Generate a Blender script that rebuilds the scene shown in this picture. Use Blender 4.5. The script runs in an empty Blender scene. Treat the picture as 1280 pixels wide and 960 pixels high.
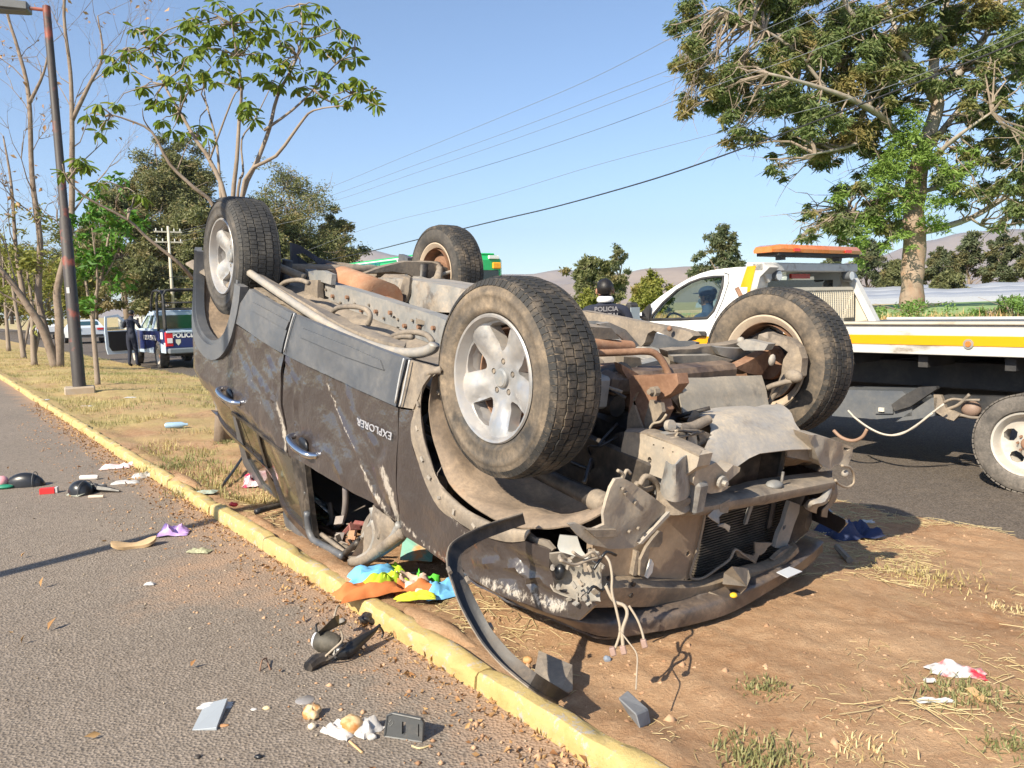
import bpy, bmesh, math, random
import numpy as np
from mathutils import Vector, Matrix, Euler, noise
from mathutils.geometry import delaunay_2d_cdt
R_ = random.Random(7)
nr = np.random.default_rng(5)
sc = bpy.context.scene
COL = sc.collection
rad = math.radians
# ------------------------------------------------------------------ camera, sky, sun, exposure
FPX = 1000.0
PITCH, ROLL = rad(5.55), rad(1.55)
CAMO = Vector((0, 0, 1.22))
FW = Vector((0, math.cos(PITCH), -math.sin(PITCH)))
_u0 = Vector((0, math.sin(PITCH), math.cos(PITCH))); _r0 = Vector((1, 0, 0))
RT = math.cos(ROLL) * _r0 - math.sin(ROLL) * _u0
UP = math.sin(ROLL) * _r0 + math.cos(ROLL) * _u0
cd = bpy.data.cameras.new('camera'); cam = bpy.data.objects.new('camera', cd); COL.objects.link(cam)
M = Matrix((RT, UP, -FW)).transposed().to_4x4(); M.translation = CAMO; cam.matrix_world = M
cd.sensor_width = 36; cd.lens = 36 * FPX / 1280; cd.clip_start = .05; cd.clip_end = 20000
sc.camera = cam
SUN_AZ, SUN_EL = rad(37.5), rad(36)           # shadows fall towards +Y turned 37.5 deg to +X
world = bpy.data.worlds.new('World'); sc.world = world; world.use_nodes = True
wn = world.node_tree.nodes; wl = world.node_tree.links
bg = wn['Background']; sky = wn.new('ShaderNodeTexSky'); sky.sky_type = 'NISHITA'; sky.sun_disc = False
sky.sun_elevation = SUN_EL; sky.sun_rotation = SUN_AZ + math.pi
sky.air_density = 1.0; sky.dust_density = 1.2; sky.ozone_density = 2.3; sky.altitude = 1500
wl.new(sky.outputs[0], bg.inputs[0]); bg.inputs[1].default_value = 0.108
sd = bpy.data.lights.new('sun', 'SUN'); sun = bpy.data.objects.new('sun', sd); COL.objects.link(sun)
sd.energy = 5.0; sd.angle = rad(.5); sd.color = (1, .90, .73)
_ld = Vector((math.sin(SUN_AZ) * math.cos(SUN_EL), math.cos(SUN_AZ) * math.cos(SUN_EL), -math.sin(SUN_EL)))
sun.rotation_euler = _ld.to_track_quat('-Z', 'Y').to_euler()
sc.view_settings.view_transform = 'Standard'; sc.view_settings.look = 'None'
sc.view_settings.exposure = 0.90; sc.view_settings.gamma = 1.0
sc.cycles.max_bounces = 6; sc.cycles.transparent_max_bounces = 6; sc.cycles.volume_bounces = 0

# ------------------------------------------------------------------ measuring helpers
def ray(u, v): return FW + RT * ((u - 640) / FPX) - UP * ((v - 480) / FPX)
def G(u, v, z=0.0):
    d = ray(u, v); return CAMO + d * ((z - CAMO.z) / d.z)
def Dp(u, v, dep): return CAMO + ray(u, v) * dep
_vp = ray(-108, 403); RD = Vector((_vp.x, _vp.y, 0)).normalized(); RN = Vector((RD.y, -RD.x, 0))
def N_(u, v, n):                                # point of the vertical plane at offset n from the kerb line
    d = ray(u, v); return CAMO + d * (n / (d.x * RN.x + d.y * RN.y))
def RF(s, n, z=0.0): return RD * s + RN * n + Vector((0, 0, z))
def sm(a, b, x):
    t = max(0., min(1., (x - a) / (b - a))); return t * t * (3 - 2 * t)
ZR, ZS = -.33, -.06                             # main road, service road
N0, N1, N2, N3 = 1.415, 1.50, 5.6, 12.6          # kerb front, kerb back, median edge, far road edge
def medz(n): return -.045 * sm(1.5, 1.75, n) - .27 * sm(2.5, 5.6, n)
def GM(u, v):                                   # point on the median
    z = 0.
    for _ in range(12):
        p = G(u, v, z); z = medz(p.dot(RN))
    return p
def GS(u, v): return G(u, v, ZS)

# ------------------------------------------------------------------ mesh helpers
class MB:
    def __init__(s): s.v = []; s.f = []; s.m = []
    def add(s, vs, fs, mi=0):
        o = len(s.v); s.v += [tuple(p) for p in vs]
        s.f += [tuple(i + o for i in f) for f in fs]; s.m += [mi] * len(fs); return s
    def box(s, c, d, rot=None, mi=0, taper=1.0):
        h = [x / 2 for x in d]; P = []
        for z in (-1, 1):
            k = taper if z > 0 else 1
            for x, y in ((-1, -1), (1, -1), (1, 1), (-1, 1)):
                p = Vector((x * h[0] * k, y * h[1] * k, z * h[2]))
                if rot is not None: p = rot @ p
                P.append(p + Vector(c))
        return s.add(P, [(3, 2, 1, 0), (4, 5, 6, 7), (0, 1, 5, 4), (1, 2, 6, 5), (2, 3, 7, 6), (3, 0, 4, 7)], mi)
    def tube(s, pts, r, n=8, mi=0, cap=True):
        pts = [Vector(p) for p in pts]
        rs = r if isinstance(r, (list, tuple)) else [r] * len(pts)
        prev = None; rings = []
        for i, p in enumerate(pts):
            t = (pts[min(i + 1, len(pts) - 1)] - pts[max(i - 1, 0)])
            t = t.normalized() if t.length > 1e-9 else Vector((0, 0, 1))
            if prev is None:
                a = Vector((0, 0, 1)) if abs(t.z) < .9 else Vector((1, 0, 0))
                x = t.cross(a).normalized()
            else:
                x = (prev - t * prev.dot(t)); x = x.normalized() if x.length > 1e-6 else t.orthogonal().normalized()
            prev = x; y = t.cross(x)
            rings.append([p + (x * math.cos(k * 2 * math.pi / n) + y * math.sin(k * 2 * math.pi / n)) * rs[i] for k in range(n)])
        vs = [q for rg in rings for q in rg]; fs = []
        for i in range(len(pts) - 1):
            for k in range(n):
                a = i * n + k; b = i * n + (k + 1) % n
                fs.append((a, b, b + n, a + n))
        if cap: fs.append(tuple(range(n))[::-1]); fs.append(tuple((len(pts) - 1) * n + k for k in range(n)))
        return s.add(vs, fs, mi)
    def lathe(s, prof, n=32, axis='y', c=(0, 0, 0), mi=0, close=False):
        vs = []; L = len(prof)
        for k in range(n):
            a = 2 * math.pi * k / n
            for (r, h) in prof:
                x, z = r * math.cos(a), r * math.sin(a)
                p = (x, h, z) if axis == 'y' else ((x, z, h) if axis == 'z' else (h, x, z))
                vs.append((p[0] + c[0], p[1] + c[1], p[2] + c[2]))
        fs = []
        for k in range(n):
            k2 = (k + 1) % n
            for i in range(L if close else L - 1):
                j = (i + 1) % L
                fs.append((k * L + i, k * L + j, k2 * L + j, k2 * L + i))
        return s.add(vs, fs, mi)
    def ball(s, c, r, n=8, mi=0):
        rr = r if isinstance(r, (tuple, list)) else (r, r, r); vs = []; fs = []
        for i in range(n + 1):
            t = math.pi * i / n
            for k in range(n * 2):
                a = math.pi * k / n
                vs.append((c[0] + rr[0] * math.sin(t) * math.cos(a), c[1] + rr[1] * math.sin(t) * math.sin(a), c[2] + rr[2] * math.cos(t)))
        for i in range(n):
            for k in range(2 * n):
                a = i * 2 * n + k; b = i * 2 * n + (k + 1) % (2 * n)
                fs.append((a, a + 2 * n, b + 2 * n, b))
        return s.add(vs, fs, mi)
    def build(s, name, mat, parent=None, smooth=False, bevel=0, autos=None, sub=0):
        me = bpy.data.meshes.new(name); me.from_pydata(s.v, [], s.f)
        for m in (mat if isinstance(mat, (list, tuple)) else [mat]): me.materials.append(m)
        if max(s.m, default=0): me.polygons.foreach_set('material_index', s.m)
        return finish(me, name, parent, smooth, bevel, autos, sub)
def finish(me, name, parent, smooth=False, bevel=0, autos=None, sub=0):
    if bevel or autos is not None or sub:
        bm = bmesh.new(); bm.from_mesh(me)
        bmesh.ops.remove_doubles(bm, verts=bm.verts, dist=1e-5)
        bmesh.ops.recalc_face_normals(bm, faces=bm.faces)
        if bevel:
            es = [e for e in bm.edges if len(e.link_faces) == 2 and e.calc_face_angle(0) > .6]
            bmesh.ops.bevel(bm, geom=es, offset=bevel, segments=1, affect='EDGES', profile=.5, clamp_overlap=True)
        if autos is not None:
            for e in bm.edges:
                if len(e.link_faces) == 2 and e.calc_face_angle(0) > autos: e.smooth = False
            for f in bm.faces: f.smooth = True
        bm.to_mesh(me); bm.free()
    elif smooth:
        me.polygons.foreach_set('use_smooth', [True] * len(me.polygons))
    me.update()
    o = bpy.data.objects.new(name, me); COL.objects.link(o)
    if parent is not None: o.parent = parent
    if sub:
        md = o.modifiers.new('s', 'SUBSURF'); md.levels = sub; md.render_levels = sub
    return o
def npmesh(name, V, F, mat, parent=None, smooth=False, mi=None):
    """fast mesh: V (n,3), F (m,k) one face size"""
    me = bpy.data.meshes.new(name); V = np.ascontiguousarray(V, dtype=np.float32); F = np.ascontiguousarray(F, dtype=np.int32)
    me.vertices.add(len(V)); me.vertices.foreach_set('co', V.ravel())
    k = F.shape[1]; me.loops.add(F.size); me.loops.foreach_set('vertex_index', F.ravel())
    me.polygons.add(len(F)); me.polygons.foreach_set('loop_start', np.arange(0, F.size, k, dtype=np.int32))
    me.polygons.foreach_set('loop_total', np.full(len(F), k, dtype=np.int32))
    for m in (mat if isinstance(mat, (list, tuple)) else [mat]): me.materials.append(m)
    if mi is not None: me.polygons.foreach_set('material_index', np.asarray(mi, dtype=np.int32))
    if smooth: me.polygons.foreach_set('use_smooth', np.ones(len(F), dtype=bool))
    me.update(calc_edges=True)
    o = bpy.data.objects.new(name, me); COL.objects.link(o)
    if parent is not None: o.parent = parent
    return o
def tag(o, label=None, cat=None, group=None, kind=None):
    if label: o['label'] = label
    if cat: o['category'] = cat
    if group: o['group'] = group
    if kind: o['kind'] = kind
    return o
def empty(name, loc=(0, 0, 0), rz=0.0, parent=None):
    o = bpy.data.objects.new(name, None); COL.objects.link(o); o.location = loc; o.rotation_euler = (0, 0, rz)
    o.empty_display_size = .1
    if parent is not None: o.parent = parent
    return o
def copy_tree(o, parent=None):
    c = o.copy(); COL.objects.link(c); c.parent = parent
    for k in ('label', 'group'):
        pass
    for ch in list(o.children): copy_tree(ch, c)
    return c
def inpoly(p, poly):
    x, y = p; r = False; n = len(poly)
    for i in range(n):
        x1, y1 = poly[i]; x2, y2 = poly[i - 1]
        if (y1 > y) != (y2 > y) and x < (x2 - x1) * (y - y1) / (y2 - y1) + x1: r = not r
    return r
def sdist(p, poly):
    q = Vector(p); d = 1e9
    for i in range(len(poly)):
        a = Vector(poly[i]); b = Vector(poly[i - 1]); ab = b - a
        t = max(0, min(1, (q - a).dot(ab) / max(ab.length_squared, 1e-12))); d = min(d, (q - a - ab * t).length)
    return d
def fill2d(poly, step, holes=()):
    bs = []; es = []
    for lp in [poly] + list(holes):
        st = len(bs); pts = []
        for i in range(len(lp)):
            a = Vector(lp[i]); b = Vector(lp[(i + 1) % len(lp)]); k = max(1, int((b - a).length / step))
            for j in range(k): pts.append(a.lerp(b, j / k))
        bs += pts; es += [(st + i, st + (i + 1) % len(pts)) for i in range(len(pts))]
    xs = [p[0] for p in poly]; ys = [p[1] for p in poly]; ins = []
    nx = int((max(xs) - min(xs)) / step) + 1; ny = int((max(ys) - min(ys)) / step) + 1
    for i in range(nx + 1):
        for j in range(ny + 1):
            p = (min(xs) + i * step, min(ys) + (j + .5 * (i % 2)) * step)
            if inpoly(p, poly) and sdist(p, poly) > step * .45 and all(not inpoly(p, h) and sdist(p, h) > step * .45 for h in holes):
                ins.append(Vector(p))
    r = delaunay_2d_cdt([Vector((p[0], p[1])) for p in bs] + ins, es, [], 0, 1e-6)
    V, F = r[0], r[2]; out = []
    for f in F:
        c = ((V[f[0]][0] + V[f[1]][0] + V[f[2]][0]) / 3, (V[f[0]][1] + V[f[1]][1] + V[f[2]][1]) / 3)
        if inpoly(c, poly) and not any(inpoly(c, h) for h in holes): out.append(tuple(f))
    return V, out
def slab(name, V3, tris, off, mat, parent, autos=.6, wear=None, bevel=0):
    """sheet with real thickness: V3 front vertices, off(i, p) -> back vertex"""
    n = len(V3); B = [off(i, p) for i, p in enumerate(V3)]
    ec = {}
    for f in tris:
        for a, b in ((f[0], f[1]), (f[1], f[2]), (f[2], f[0])): ec[(a, b)] = 1
    fs = list(tris) + [(c + n, b + n, a + n) for a, b, c in tris]
    for (a, b) in ec:
        if (b, a) not in ec: fs.append((b, a, a + n, b + n))
    me = bpy.data.meshes.new(name); me.from_pydata([tuple(p) for p in V3] + [tuple(p) for p in B], [], fs)
    me.materials.append(mat)
    if wear is not None:
        at = me.attributes.new('wear', 'FLOAT', 'POINT'); at.data.foreach_set('value', [wear(Vector(p)) for p in V3] + [0.0] * n)
    bm = bmesh.new(); bm.from_mesh(me); bmesh.ops.recalc_face_normals(bm, faces=bm.faces)
    for e in bm.edges:
        if len(e.link_faces) == 2 and e.calc_face_angle(0) > autos: e.smooth = False
    for f in bm.faces: f.smooth = True
    bm.to_mesh(me); bm.free()
    o = bpy.data.objects.new(name, me); COL.objects.link(o)
    if parent is not None: o.parent = parent
    return o
def crom(pts, k=4):
    """Catmull-Rom through 3D points"""
    P = [Vector(p) for p in pts]; out = []
    for i in range(len(P) - 1):
        p0 = P[max(i - 1, 0)]; p1 = P[i]; p2 = P[i + 1]; p3 = P[min(i + 2, len(P) - 1)]
        for j in range(k):
            t = j / k
            out.append(.5 * ((2 * p1) + (p2 - p0) * t + (2 * p0 - 5 * p1 + 4 * p2 - p3) * t * t + (3 * p1 - p0 - 3 * p2 + p3) * t ** 3))
    out.append(P[-1]); return out
def sheet(name, rows, mat, parent, thick=.006, k=3, bump=0.0, autos=.9, seed=0, closed=False):
    """curved sheet through rows of 3D points, with thickness"""
    rr = [crom(r, k) for r in rows]; cols = list(zip(*rr)); cc = [crom(c, k) for c in cols]
    nu, nv = len(cc), len(cc[0]); V = []
    for i in range(nu):
        for j in range(nv):
            a = cc[min(i + 1, nu - 1)][j] - cc[max(i - 1, 0)][j]; b = cc[i][min(j + 1, nv - 1)] - cc[i][max(j - 1, 0)]
            nn = a.cross(b); nn = nn.normalized() if nn.length > 1e-9 else Vector((0, 0, 1))
            V.append((cc[i][j], nn))
    P = [p + nn * (bump * noise.noise(p * 9 + Vector((seed, 0, 0)))) for p, nn in V]
    tr = []
    for i in range(nu - 1):
        for j in range(nv - 1):
            a = i * nv + j; tr += [(a, a + nv, a + nv + 1), (a, a + nv + 1, a + 1)]
    return slab(name, P, tr, lambda i, p: p - V[i][1] * thick, mat, parent, autos)
_txt = {}
def text_obj(name, body, size, mat, parent, mw, ext=.002, xs=1.0, bold=0.0, align='CENTER'):
    cu = bpy.data.curves.new(name + '_c', 'FONT'); cu.body = body; cu.size = size; cu.extrude = ext; cu.offset = bold
    cu.align_x = align; cu.align_y = 'CENTER'; cu.resolution_u = 3
    t = bpy.data.objects.new(name + '_t', cu); COL.objects.link(t)
    dg = bpy.context.evaluated_depsgraph_get(); me = bpy.data.meshes.new_from_object(t.evaluated_get(dg))
    bpy.data.objects.remove(t); bpy.data.curves.remove(cu)
    me.transform(Matrix.Diagonal((xs, 1, 1, 1))); me.transform(mw); me.materials.clear(); me.materials.append(mat); me.name = name
    o = bpy.data.objects.new(name, me); COL.objects.link(o); o.parent = parent
    return o
def frame(o, x, y, z):
    m = Matrix((x, y, z)).transposed().to_4x4(); m.translation = o; return m
# ------------------------------------------------------------------ materials
def _nt(name):
    m = bpy.data.materials.new(name); m.use_nodes = True; nt = m.node_tree
    return m, nt, nt.nodes, nt.links, nt.nodes['Principled BSDF']
def _noise(N, L, co, scale, det=5, rough=.6, dist=0.0, stretch=None):
    t = N.new('ShaderNodeTexNoise'); t.inputs['Scale'].default_value = scale; t.inputs['Detail'].default_value = det
    t.inputs['Roughness'].default_value = rough; t.inputs['Distortion'].default_value = dist
    if stretch:
        mp = N.new('ShaderNodeMapping'); mp.inputs['Scale'].default_value = stretch; L.new(co, mp.inputs[0]); L.new(mp.outputs[0], t.inputs['Vector'])
    else: L.new(co, t.inputs['Vector'])
    return t.outputs['Fac']
def _ramp(N, L, f, a, b, ca=(0, 0, 0, 1), cb=(1, 1, 1, 1)):
    r = N.new('ShaderNodeValToRGB'); e = r.color_ramp.elements
    e[0].position = a; e[1].position = b; e[0].color = ca; e[1].color = cb; L.new(f, r.inputs[0]); return r.outputs[0]
def _mix(N, L, f, a, b):
    m = N.new('ShaderNodeMix'); m.data_type = 'RGBA'
    for s, v in ((0, f), (6, a), (7, b)):
        if isinstance(v, (int, float)): m.inputs[s].default_value = v
        elif isinstance(v, tuple): m.inputs[s].default_value = v if len(v) == 4 else v + (1,)
        else: L.new(v, m.inputs[s])
    return m.outputs[2]
def _bump(N, L, h, strength, dist=.01, nrm=None):
    b = N.new('ShaderNodeBump'); b.inputs['Strength'].default_value = strength; b.inputs['Distance'].default_value = dist
    L.new(h, b.inputs['Height'])
    if nrm is not None: L.new(nrm, b.inputs['Normal'])
    return b.outputs[0]
def MT(name, c, dust=None, amt=.5, soft=.18, sc_=4., rough=.6, drough=.9, metal=0., bump=.15, bs=40., coat=0., var=.18, streak=None, c2=None, c2t=.55, bd=.004, geo=False):
    """base colour c with blotches of c2 and a patchy coat of dust over it"""
    m, nt, N, L, B = _nt(name)
    tc = N.new('ShaderNodeTexCoord'); co = tc.outputs['Object']
    n1 = _noise(N, L, co, sc_ * 2.7, 6, .65); dark = tuple(x * (1 - var) for x in c); lite = tuple(min(1, x * (1 + var)) for x in c)
    col = _mix(N, L, n1, dark + (1,), lite + (1,))
    if c2: col = _mix(N, L, _ramp(N, L, _noise(N, L, co, sc_ * 1.3, 4, .6), c2t, c2t + .12), col, c2)
    rr = rough
    if dust:
        nd = _noise(N, L, co, sc_, 7, .68, .3, streak)
        f = _ramp(N, L, nd, 1 - amt - soft, 1 - amt + soft)
        nd2 = _noise(N, L, co, sc_ * 9, 4, .7)
        mm = N.new('ShaderNodeMath'); mm.operation = 'MULTIPLY'; L.new(f, mm.inputs[0])
        L.new(_ramp(N, L, nd2, .25, .7, (.45, .45, .45, 1)), mm.inputs[1]); f = mm.outputs[0]
        dc = _mix(N, L, nd2, tuple(x * .72 for x in dust) + (1,), tuple(min(1, x * 1.2) for x in dust) + (1,))
        col = _mix(N, L, f, col, dc)
        mr = N.new('ShaderNodeMapRange'); L.new(f, mr.inputs[0]); mr.inputs[3].default_value = rough; mr.inputs[4].default_value = drough
        L.new(mr.outputs[0], B.inputs['Roughness'])
        if metal:
            mr = N.new('ShaderNodeMapRange'); L.new(f, mr.inputs[0]); mr.inputs[3].default_value = metal; mr.inputs[4].default_value = 0; L.new(mr.outputs[0], B.inputs['Metallic'])
        if coat:
            mr = N.new('ShaderNodeMapRange'); L.new(f, mr.inputs[0]); mr.inputs[3].default_value = coat; mr.inputs[4].default_value = 0; L.new(mr.outputs[0], B.inputs['Coat Weight'])
    else:
        B.inputs['Roughness'].default_value = rough; B.inputs['Metallic'].default_value = metal; B.inputs['Coat Weight'].default_value = coat
    B.inputs['Coat Roughness'].default_value = .06
    L.new(col, B.inputs['Base Color'])
    if bump: L.new(_bump(N, L, _noise(N, L, co, bs, 4, .6), bump, bd), B.inputs['Normal'])
    return m
DUST = (.46, .35, .24); DUSTG = (.44, .40, .34)
def paint_mat():
    m, nt, N, L, B = _nt('dark_paint')
    co = N.new('ShaderNodeTexCoord').outputs['Object']
    base = _mix(N, L, _noise(N, L, co, 9, 4), (.023, .020, .021, 1), (.034, .029, .030, 1))
    f = _ramp(N, L, _noise(N, L, co, 1.8, 6, .62, .3), .30, .85, (.12, .12, .12, 1), (.34, .34, .34, 1))
    col = _mix(N, L, f, base, (.135, .098, .075, 1))
    wr = N.new('ShaderNodeAttribute'); wr.attribute_name = 'wear'
    st = _noise(N, L, co, 38, 6, .8, .3, (1.2, 1, .5))
    a = N.new('ShaderNodeMath'); a.operation = 'ADD'; L.new(wr.outputs['Fac'], a.inputs[0]); L.new(st, a.inputs[1])
    w = _ramp(N, L, a.outputs[0], .90, 1.28)
    g = N.new('ShaderNodeMath'); g.operation = 'GREATER_THAN'; L.new(wr.outputs['Fac'], g.inputs[0]); g.inputs[1].default_value = .02
    w2 = N.new('ShaderNodeMath'); w2.operation = 'MULTIPLY'; L.new(w, w2.inputs[0]); L.new(g.outputs[0], w2.inputs[1])
    col = _mix(N, L, w2.outputs[0], col, (.40, .355, .30, 1)); L.new(col, B.inputs['Base Color'])
    # fine scratches
    mr = N.new('ShaderNodeMapRange'); L.new(f, mr.inputs[0]); mr.inputs[3].default_value = .24; mr.inputs[4].default_value = .5; L.new(mr.outputs[0], B.inputs['Roughness'])
    mr = N.new('ShaderNodeMapRange'); L.new(f, mr.inputs[0]); mr.inputs[3].default_value = .85; mr.inputs[4].default_value = .5; L.new(mr.outputs[0], B.inputs['Coat Weight'])
    b1 = _bump(N, L, _noise(N, L, co, 6, 4, .55), .6, .03)
    L.new(_bump(N, L, _noise(N, L, co, 60, 4, .6), .12, .003, b1), B.inputs['Normal']); L.new(b1, B.inputs['Coat Normal'])
    return m
def leaf_mat(name, c1, c2, c3=None, trans=.25):
    m, nt, N, L, B = _nt(name)
    g = N.new('ShaderNodeNewGeometry'); co = N.new('ShaderNodeTexCoord').outputs['Object']
    col = _mix(N, L, g.outputs['Random Per Island'], c1, c2)
    if c3: col = _mix(N, L, _ramp(N, L, _noise(N, L, co, .55, 3), .50, .62), col, c3)
    L.new(col, B.inputs['Base Color']); B.inputs['Roughness'].default_value = .55; B.inputs['Specular IOR Level'].default_value = .35
    t = N.new('ShaderNodeBsdfTranslucent'); L.new(_mix(N, L, .35, col, (.30, .36, .05, 1)), t.inputs[0])
    mx = N.new('ShaderNodeMixShader'); mx.inputs[0].default_value = trans
    L.new(B.outputs[0], mx.inputs[1]); L.new(t.outputs[0], mx.inputs[2]); L.new(mx.outputs[0], N['Material Output'].inputs[0])
    return m
def glass_mat(name, tint=(.02, .025, .02), rough=.05, alpha=None):
    m, nt, N, L, B = _nt(name); B.inputs['Base Color'].default_value = tint + (1,); B.inputs['Roughness'].default_value = rough
    if alpha is not None: B.inputs['Alpha'].default_value = alpha
    B.inputs['Coat Weight'].default_value = .5
    return m
def asphalt_mat(name, c, tint, edge=False):
    m, nt, N, L, B = _nt(name)
    tc = N.new('ShaderNodeTexCoord'); co = tc.outputs['Object']
    vo = N.new('ShaderNodeTexVoronoi'); vo.inputs['Scale'].default_value = 95; L.new(co, vo.inputs['Vector'])
    big = _noise(N, L, co, .55, 5, .6); mid = _noise(N, L, co, 6, 6, .7); fine = _noise(N, L, co, 160, 3, .7)
    col = _mix(N, L, _ramp(N, L, big, .3, .7), tuple(x * .86 for x in c) + (1,), tuple(x * 1.14 for x in c) + (1,))
    col = _mix(N, L, _ramp(N, L, mid, .45, .8), col, tint + (1,))
    sp = _ramp(N, L, vo.outputs['Color'], .15, 1.0)
    col = _mix(N, L, sp, _mix(N, L, .38, col, (.03, .025, .02, 1)), _mix(N, L, .22, col, (.45, .39, .33, 1)))
    if edge:      # soil washed on to the road beside the kerb
        dt = N.new('ShaderNodeVectorMath'); dt.operation = 'DOT_PRODUCT'; L.new(co, dt.inputs[0]); dt.inputs[1].default_value = tuple(RN)
        mr = N.new('ShaderNodeMapRange'); L.new(dt.outputs['Value'], mr.inputs[0]); mr.inputs[1].default_value = N0 - .42; mr.inputs[2].default_value = N0
        mr.inputs[3].default_value = 0; mr.inputs[4].default_value = .55
        ds = N.new('ShaderNodeVectorMath'); ds.operation = 'DISTANCE'; L.new(co, ds.inputs[0]); ds.inputs[1].default_value = tuple(GS(345, 705))
        m2 = N.new('ShaderNodeMapRange'); L.new(ds.outputs['Value'], m2.inputs[0]); m2.inputs[1].default_value = .35; m2.inputs[2].default_value = 1.1; m2.inputs[3].default_value = .42; m2.inputs[4].default_value = 0
        mx = N.new('ShaderNodeMath'); mx.operation = 'MAXIMUM'; L.new(mr.outputs[0], mx.inputs[0]); L.new(m2.outputs[0], mx.inputs[1])
        ad = N.new('ShaderNodeMath'); ad.operation = 'ADD'; L.new(mx.outputs[0], ad.inputs[0]); L.new(_noise(N, L, co, 3.2, 7, .75), ad.inputs[1])
        col = _mix(N, L, _ramp(N, L, ad.outputs[0], .72, 1.02), col, _mix(N, L, fine, (.26, .165, .11, 1), (.42, .30, .21, 1)))
    L.new(col, B.inputs['Base Color']); B.inputs['Roughness'].default_value = .88; B.inputs['Specular IOR Level'].default_value = .3
    b1 = _bump(N, L, vo.outputs['Distance'], .8, .006); L.new(_bump(N, L, fine, .35, .003, b1), B.inputs['Normal'])
    return m
def soil_mat():
    m, nt, N, L, B = _nt('median_soil')
    co = N.new('ShaderNodeTexCoord').outputs['Object']
    a = _noise(N, L, co, 1.1, 7, .65, .3); b = _noise(N, L, co, 14, 8, .75); f = _noise(N, L, co, 120, 4, .7)
    col = _mix(N, L, _ramp(N, L, a, .32, .68), (.37, .205, .105, 1), (.52, .335, .195, 1))
    col = _mix(N, L, _ramp(N, L, b, .42, .8), col, (.62, .43, .265, 1))
    col = _mix(N, L, _ramp(N, L, f, .35, .75), _mix(N, L, .3, col, (.13, .06, .03, 1)), col)
    # dried grass litter, thicker further up the median
    dt = N.new('ShaderNodeVectorMath'); dt.operation = 'DOT_PRODUCT'; L.new(co, dt.inputs[0]); dt.inputs[1].default_value = tuple(RD)
    mr = N.new('ShaderNodeMapRange'); L.new(dt.outputs['Value'], mr.inputs[0]); mr.inputs[1].default_value = 4.2; mr.inputs[2].default_value = 11; mr.inputs[3].default_value = 0; mr.inputs[4].default_value = .30
    ad = N.new('ShaderNodeMath'); ad.operation = 'ADD'; L.new(mr.outputs[0], ad.inputs[0]); L.new(_noise(N, L, co, .9, 8, .72, .4), ad.inputs[1])
    lit = _mix(N, L, _noise(N, L, co, 5, 6, .8), (.33, .25, .10, 1), (.55, .43, .21, 1))
    lit = _mix(N, L, _ramp(N, L, _noise(N, L, co, 1.7, 6, .7), .56, .70), lit, (.24, .22, .08, 1))
    col = _mix(N, L, _ramp(N, L, ad.outputs[0], .62, .86), col, lit)
    L.new(col, B.inputs['Base Color']); B.inputs['Roughness'].default_value = .95; B.inputs['Specular IOR Level'].default_value = .15
    b1 = _bump(N, L, b, .7, .03); L.new(_bump(N, L, f, .6, .006, b1), B.inputs['Normal'])
    return m
def ground_mat(name, c1, c2, s=1.0, c3=None, bump=.5):
    m, nt, N, L, B = _nt(name); co = N.new('ShaderNodeTexCoord').outputs['Object']
    a = _noise(N, L, co, s, 8, .7, .3); col = _mix(N, L, _ramp(N, L, a, .35, .65), c1 + (1,), c2 + (1,))
    if c3: col = _mix(N, L, _ramp(N, L, _noise(N, L, co, s * .37, 6, .7), .5, .62), col, c3 + (1,))
    L.new(col, B.inputs['Base Color']); B.inputs['Roughness'].default_value = .95
    L.new(_bump(N, L, a, bump, .1), B.inputs['Normal']); return m
def kerb_mat():
    m, nt, N, L, B = _nt('yellow_kerb_paint'); co = N.new('ShaderNodeTexCoord').outputs['Object']
    f = _noise(N, L, co, 90, 5, .7); b = _noise(N, L, co, 7, 8, .75, .2); w = _noise(N, L, co, 17, 8, .8)
    col = _mix(N, L, _ramp(N, L, b, .35, .65), (.46, .33, .12, 1), (.57, .44, .18, 1))
    col = _mix(N, L, _ramp(N, L, b, .55, .72), col, (.42, .30, .17, 1))
    col = _mix(N, L, _ramp(N, L, w, .55, .60), col, (.42, .38, .32, 1))
    col = _mix(N, L, _ramp(N, L, f, .28, .42), _mix(N, L, .5, col, (.22, .14, .06, 1)), col)
    L.new(col, B.inputs['Base Color']); B.inputs['Roughness'].default_value = .85
    b1 = _bump(N, L, w, .6, .012); L.new(_bump(N, L, f, .5, .004, b1), B.inputs['Normal']); return m
PAINT = paint_mat()
CLAD = MT('grey_cladding', (.075, .083, .098), (.24, .225, .205), .40, .2, 3., .34, .85, bump=.1, var=.12)
TANM = MT('dust_caked_metal', (.15, .13, .11), (.39, .31, .225), .50, .2, 6., .65, .95, bump=.4, bs=40, c2=(.075, .065, .06, 1), c2t=.54, var=.3)
GREYM = MT('dusty_grey_frame', (.20, .21, .215), (.40, .345, .28), .46, .2, 4., .6, .9, metal=.15, bump=.2, c2=(.09, .09, .095, 1))
PALEM = MT('pale_bare_metal', (.25, .26, .26), (.46, .37, .275), .50, .2, 7., .5, .9, metal=.2, bump=.35, bs=30, c2=(.10, .10, .105, 1), c2t=.55, var=.3)
RUSTM = MT('rusty_brown_metal', (.17, .085, .05), (.40, .24, .15), .50, .2, 6., .75, .95, bump=.4, bs=60)
ORUST = MT('orange_rust_pipe', (.36, .16, .08), (.46, .30, .19), .50, .2, 6., .8, .95, bump=.4, bs=50)
DARKP = MT('dark_brown_crossmember', (.050, .035, .032), (.30, .21, .14), .48, .16, 5., .45, .9, bump=.2)
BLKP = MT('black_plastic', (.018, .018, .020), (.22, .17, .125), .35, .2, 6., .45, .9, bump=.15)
BLKC = MT('clean_black_plastic', (.016, .017, .020), (.16, .14, .12), .22, .15, 8., .32, .8, bump=.06)
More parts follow.
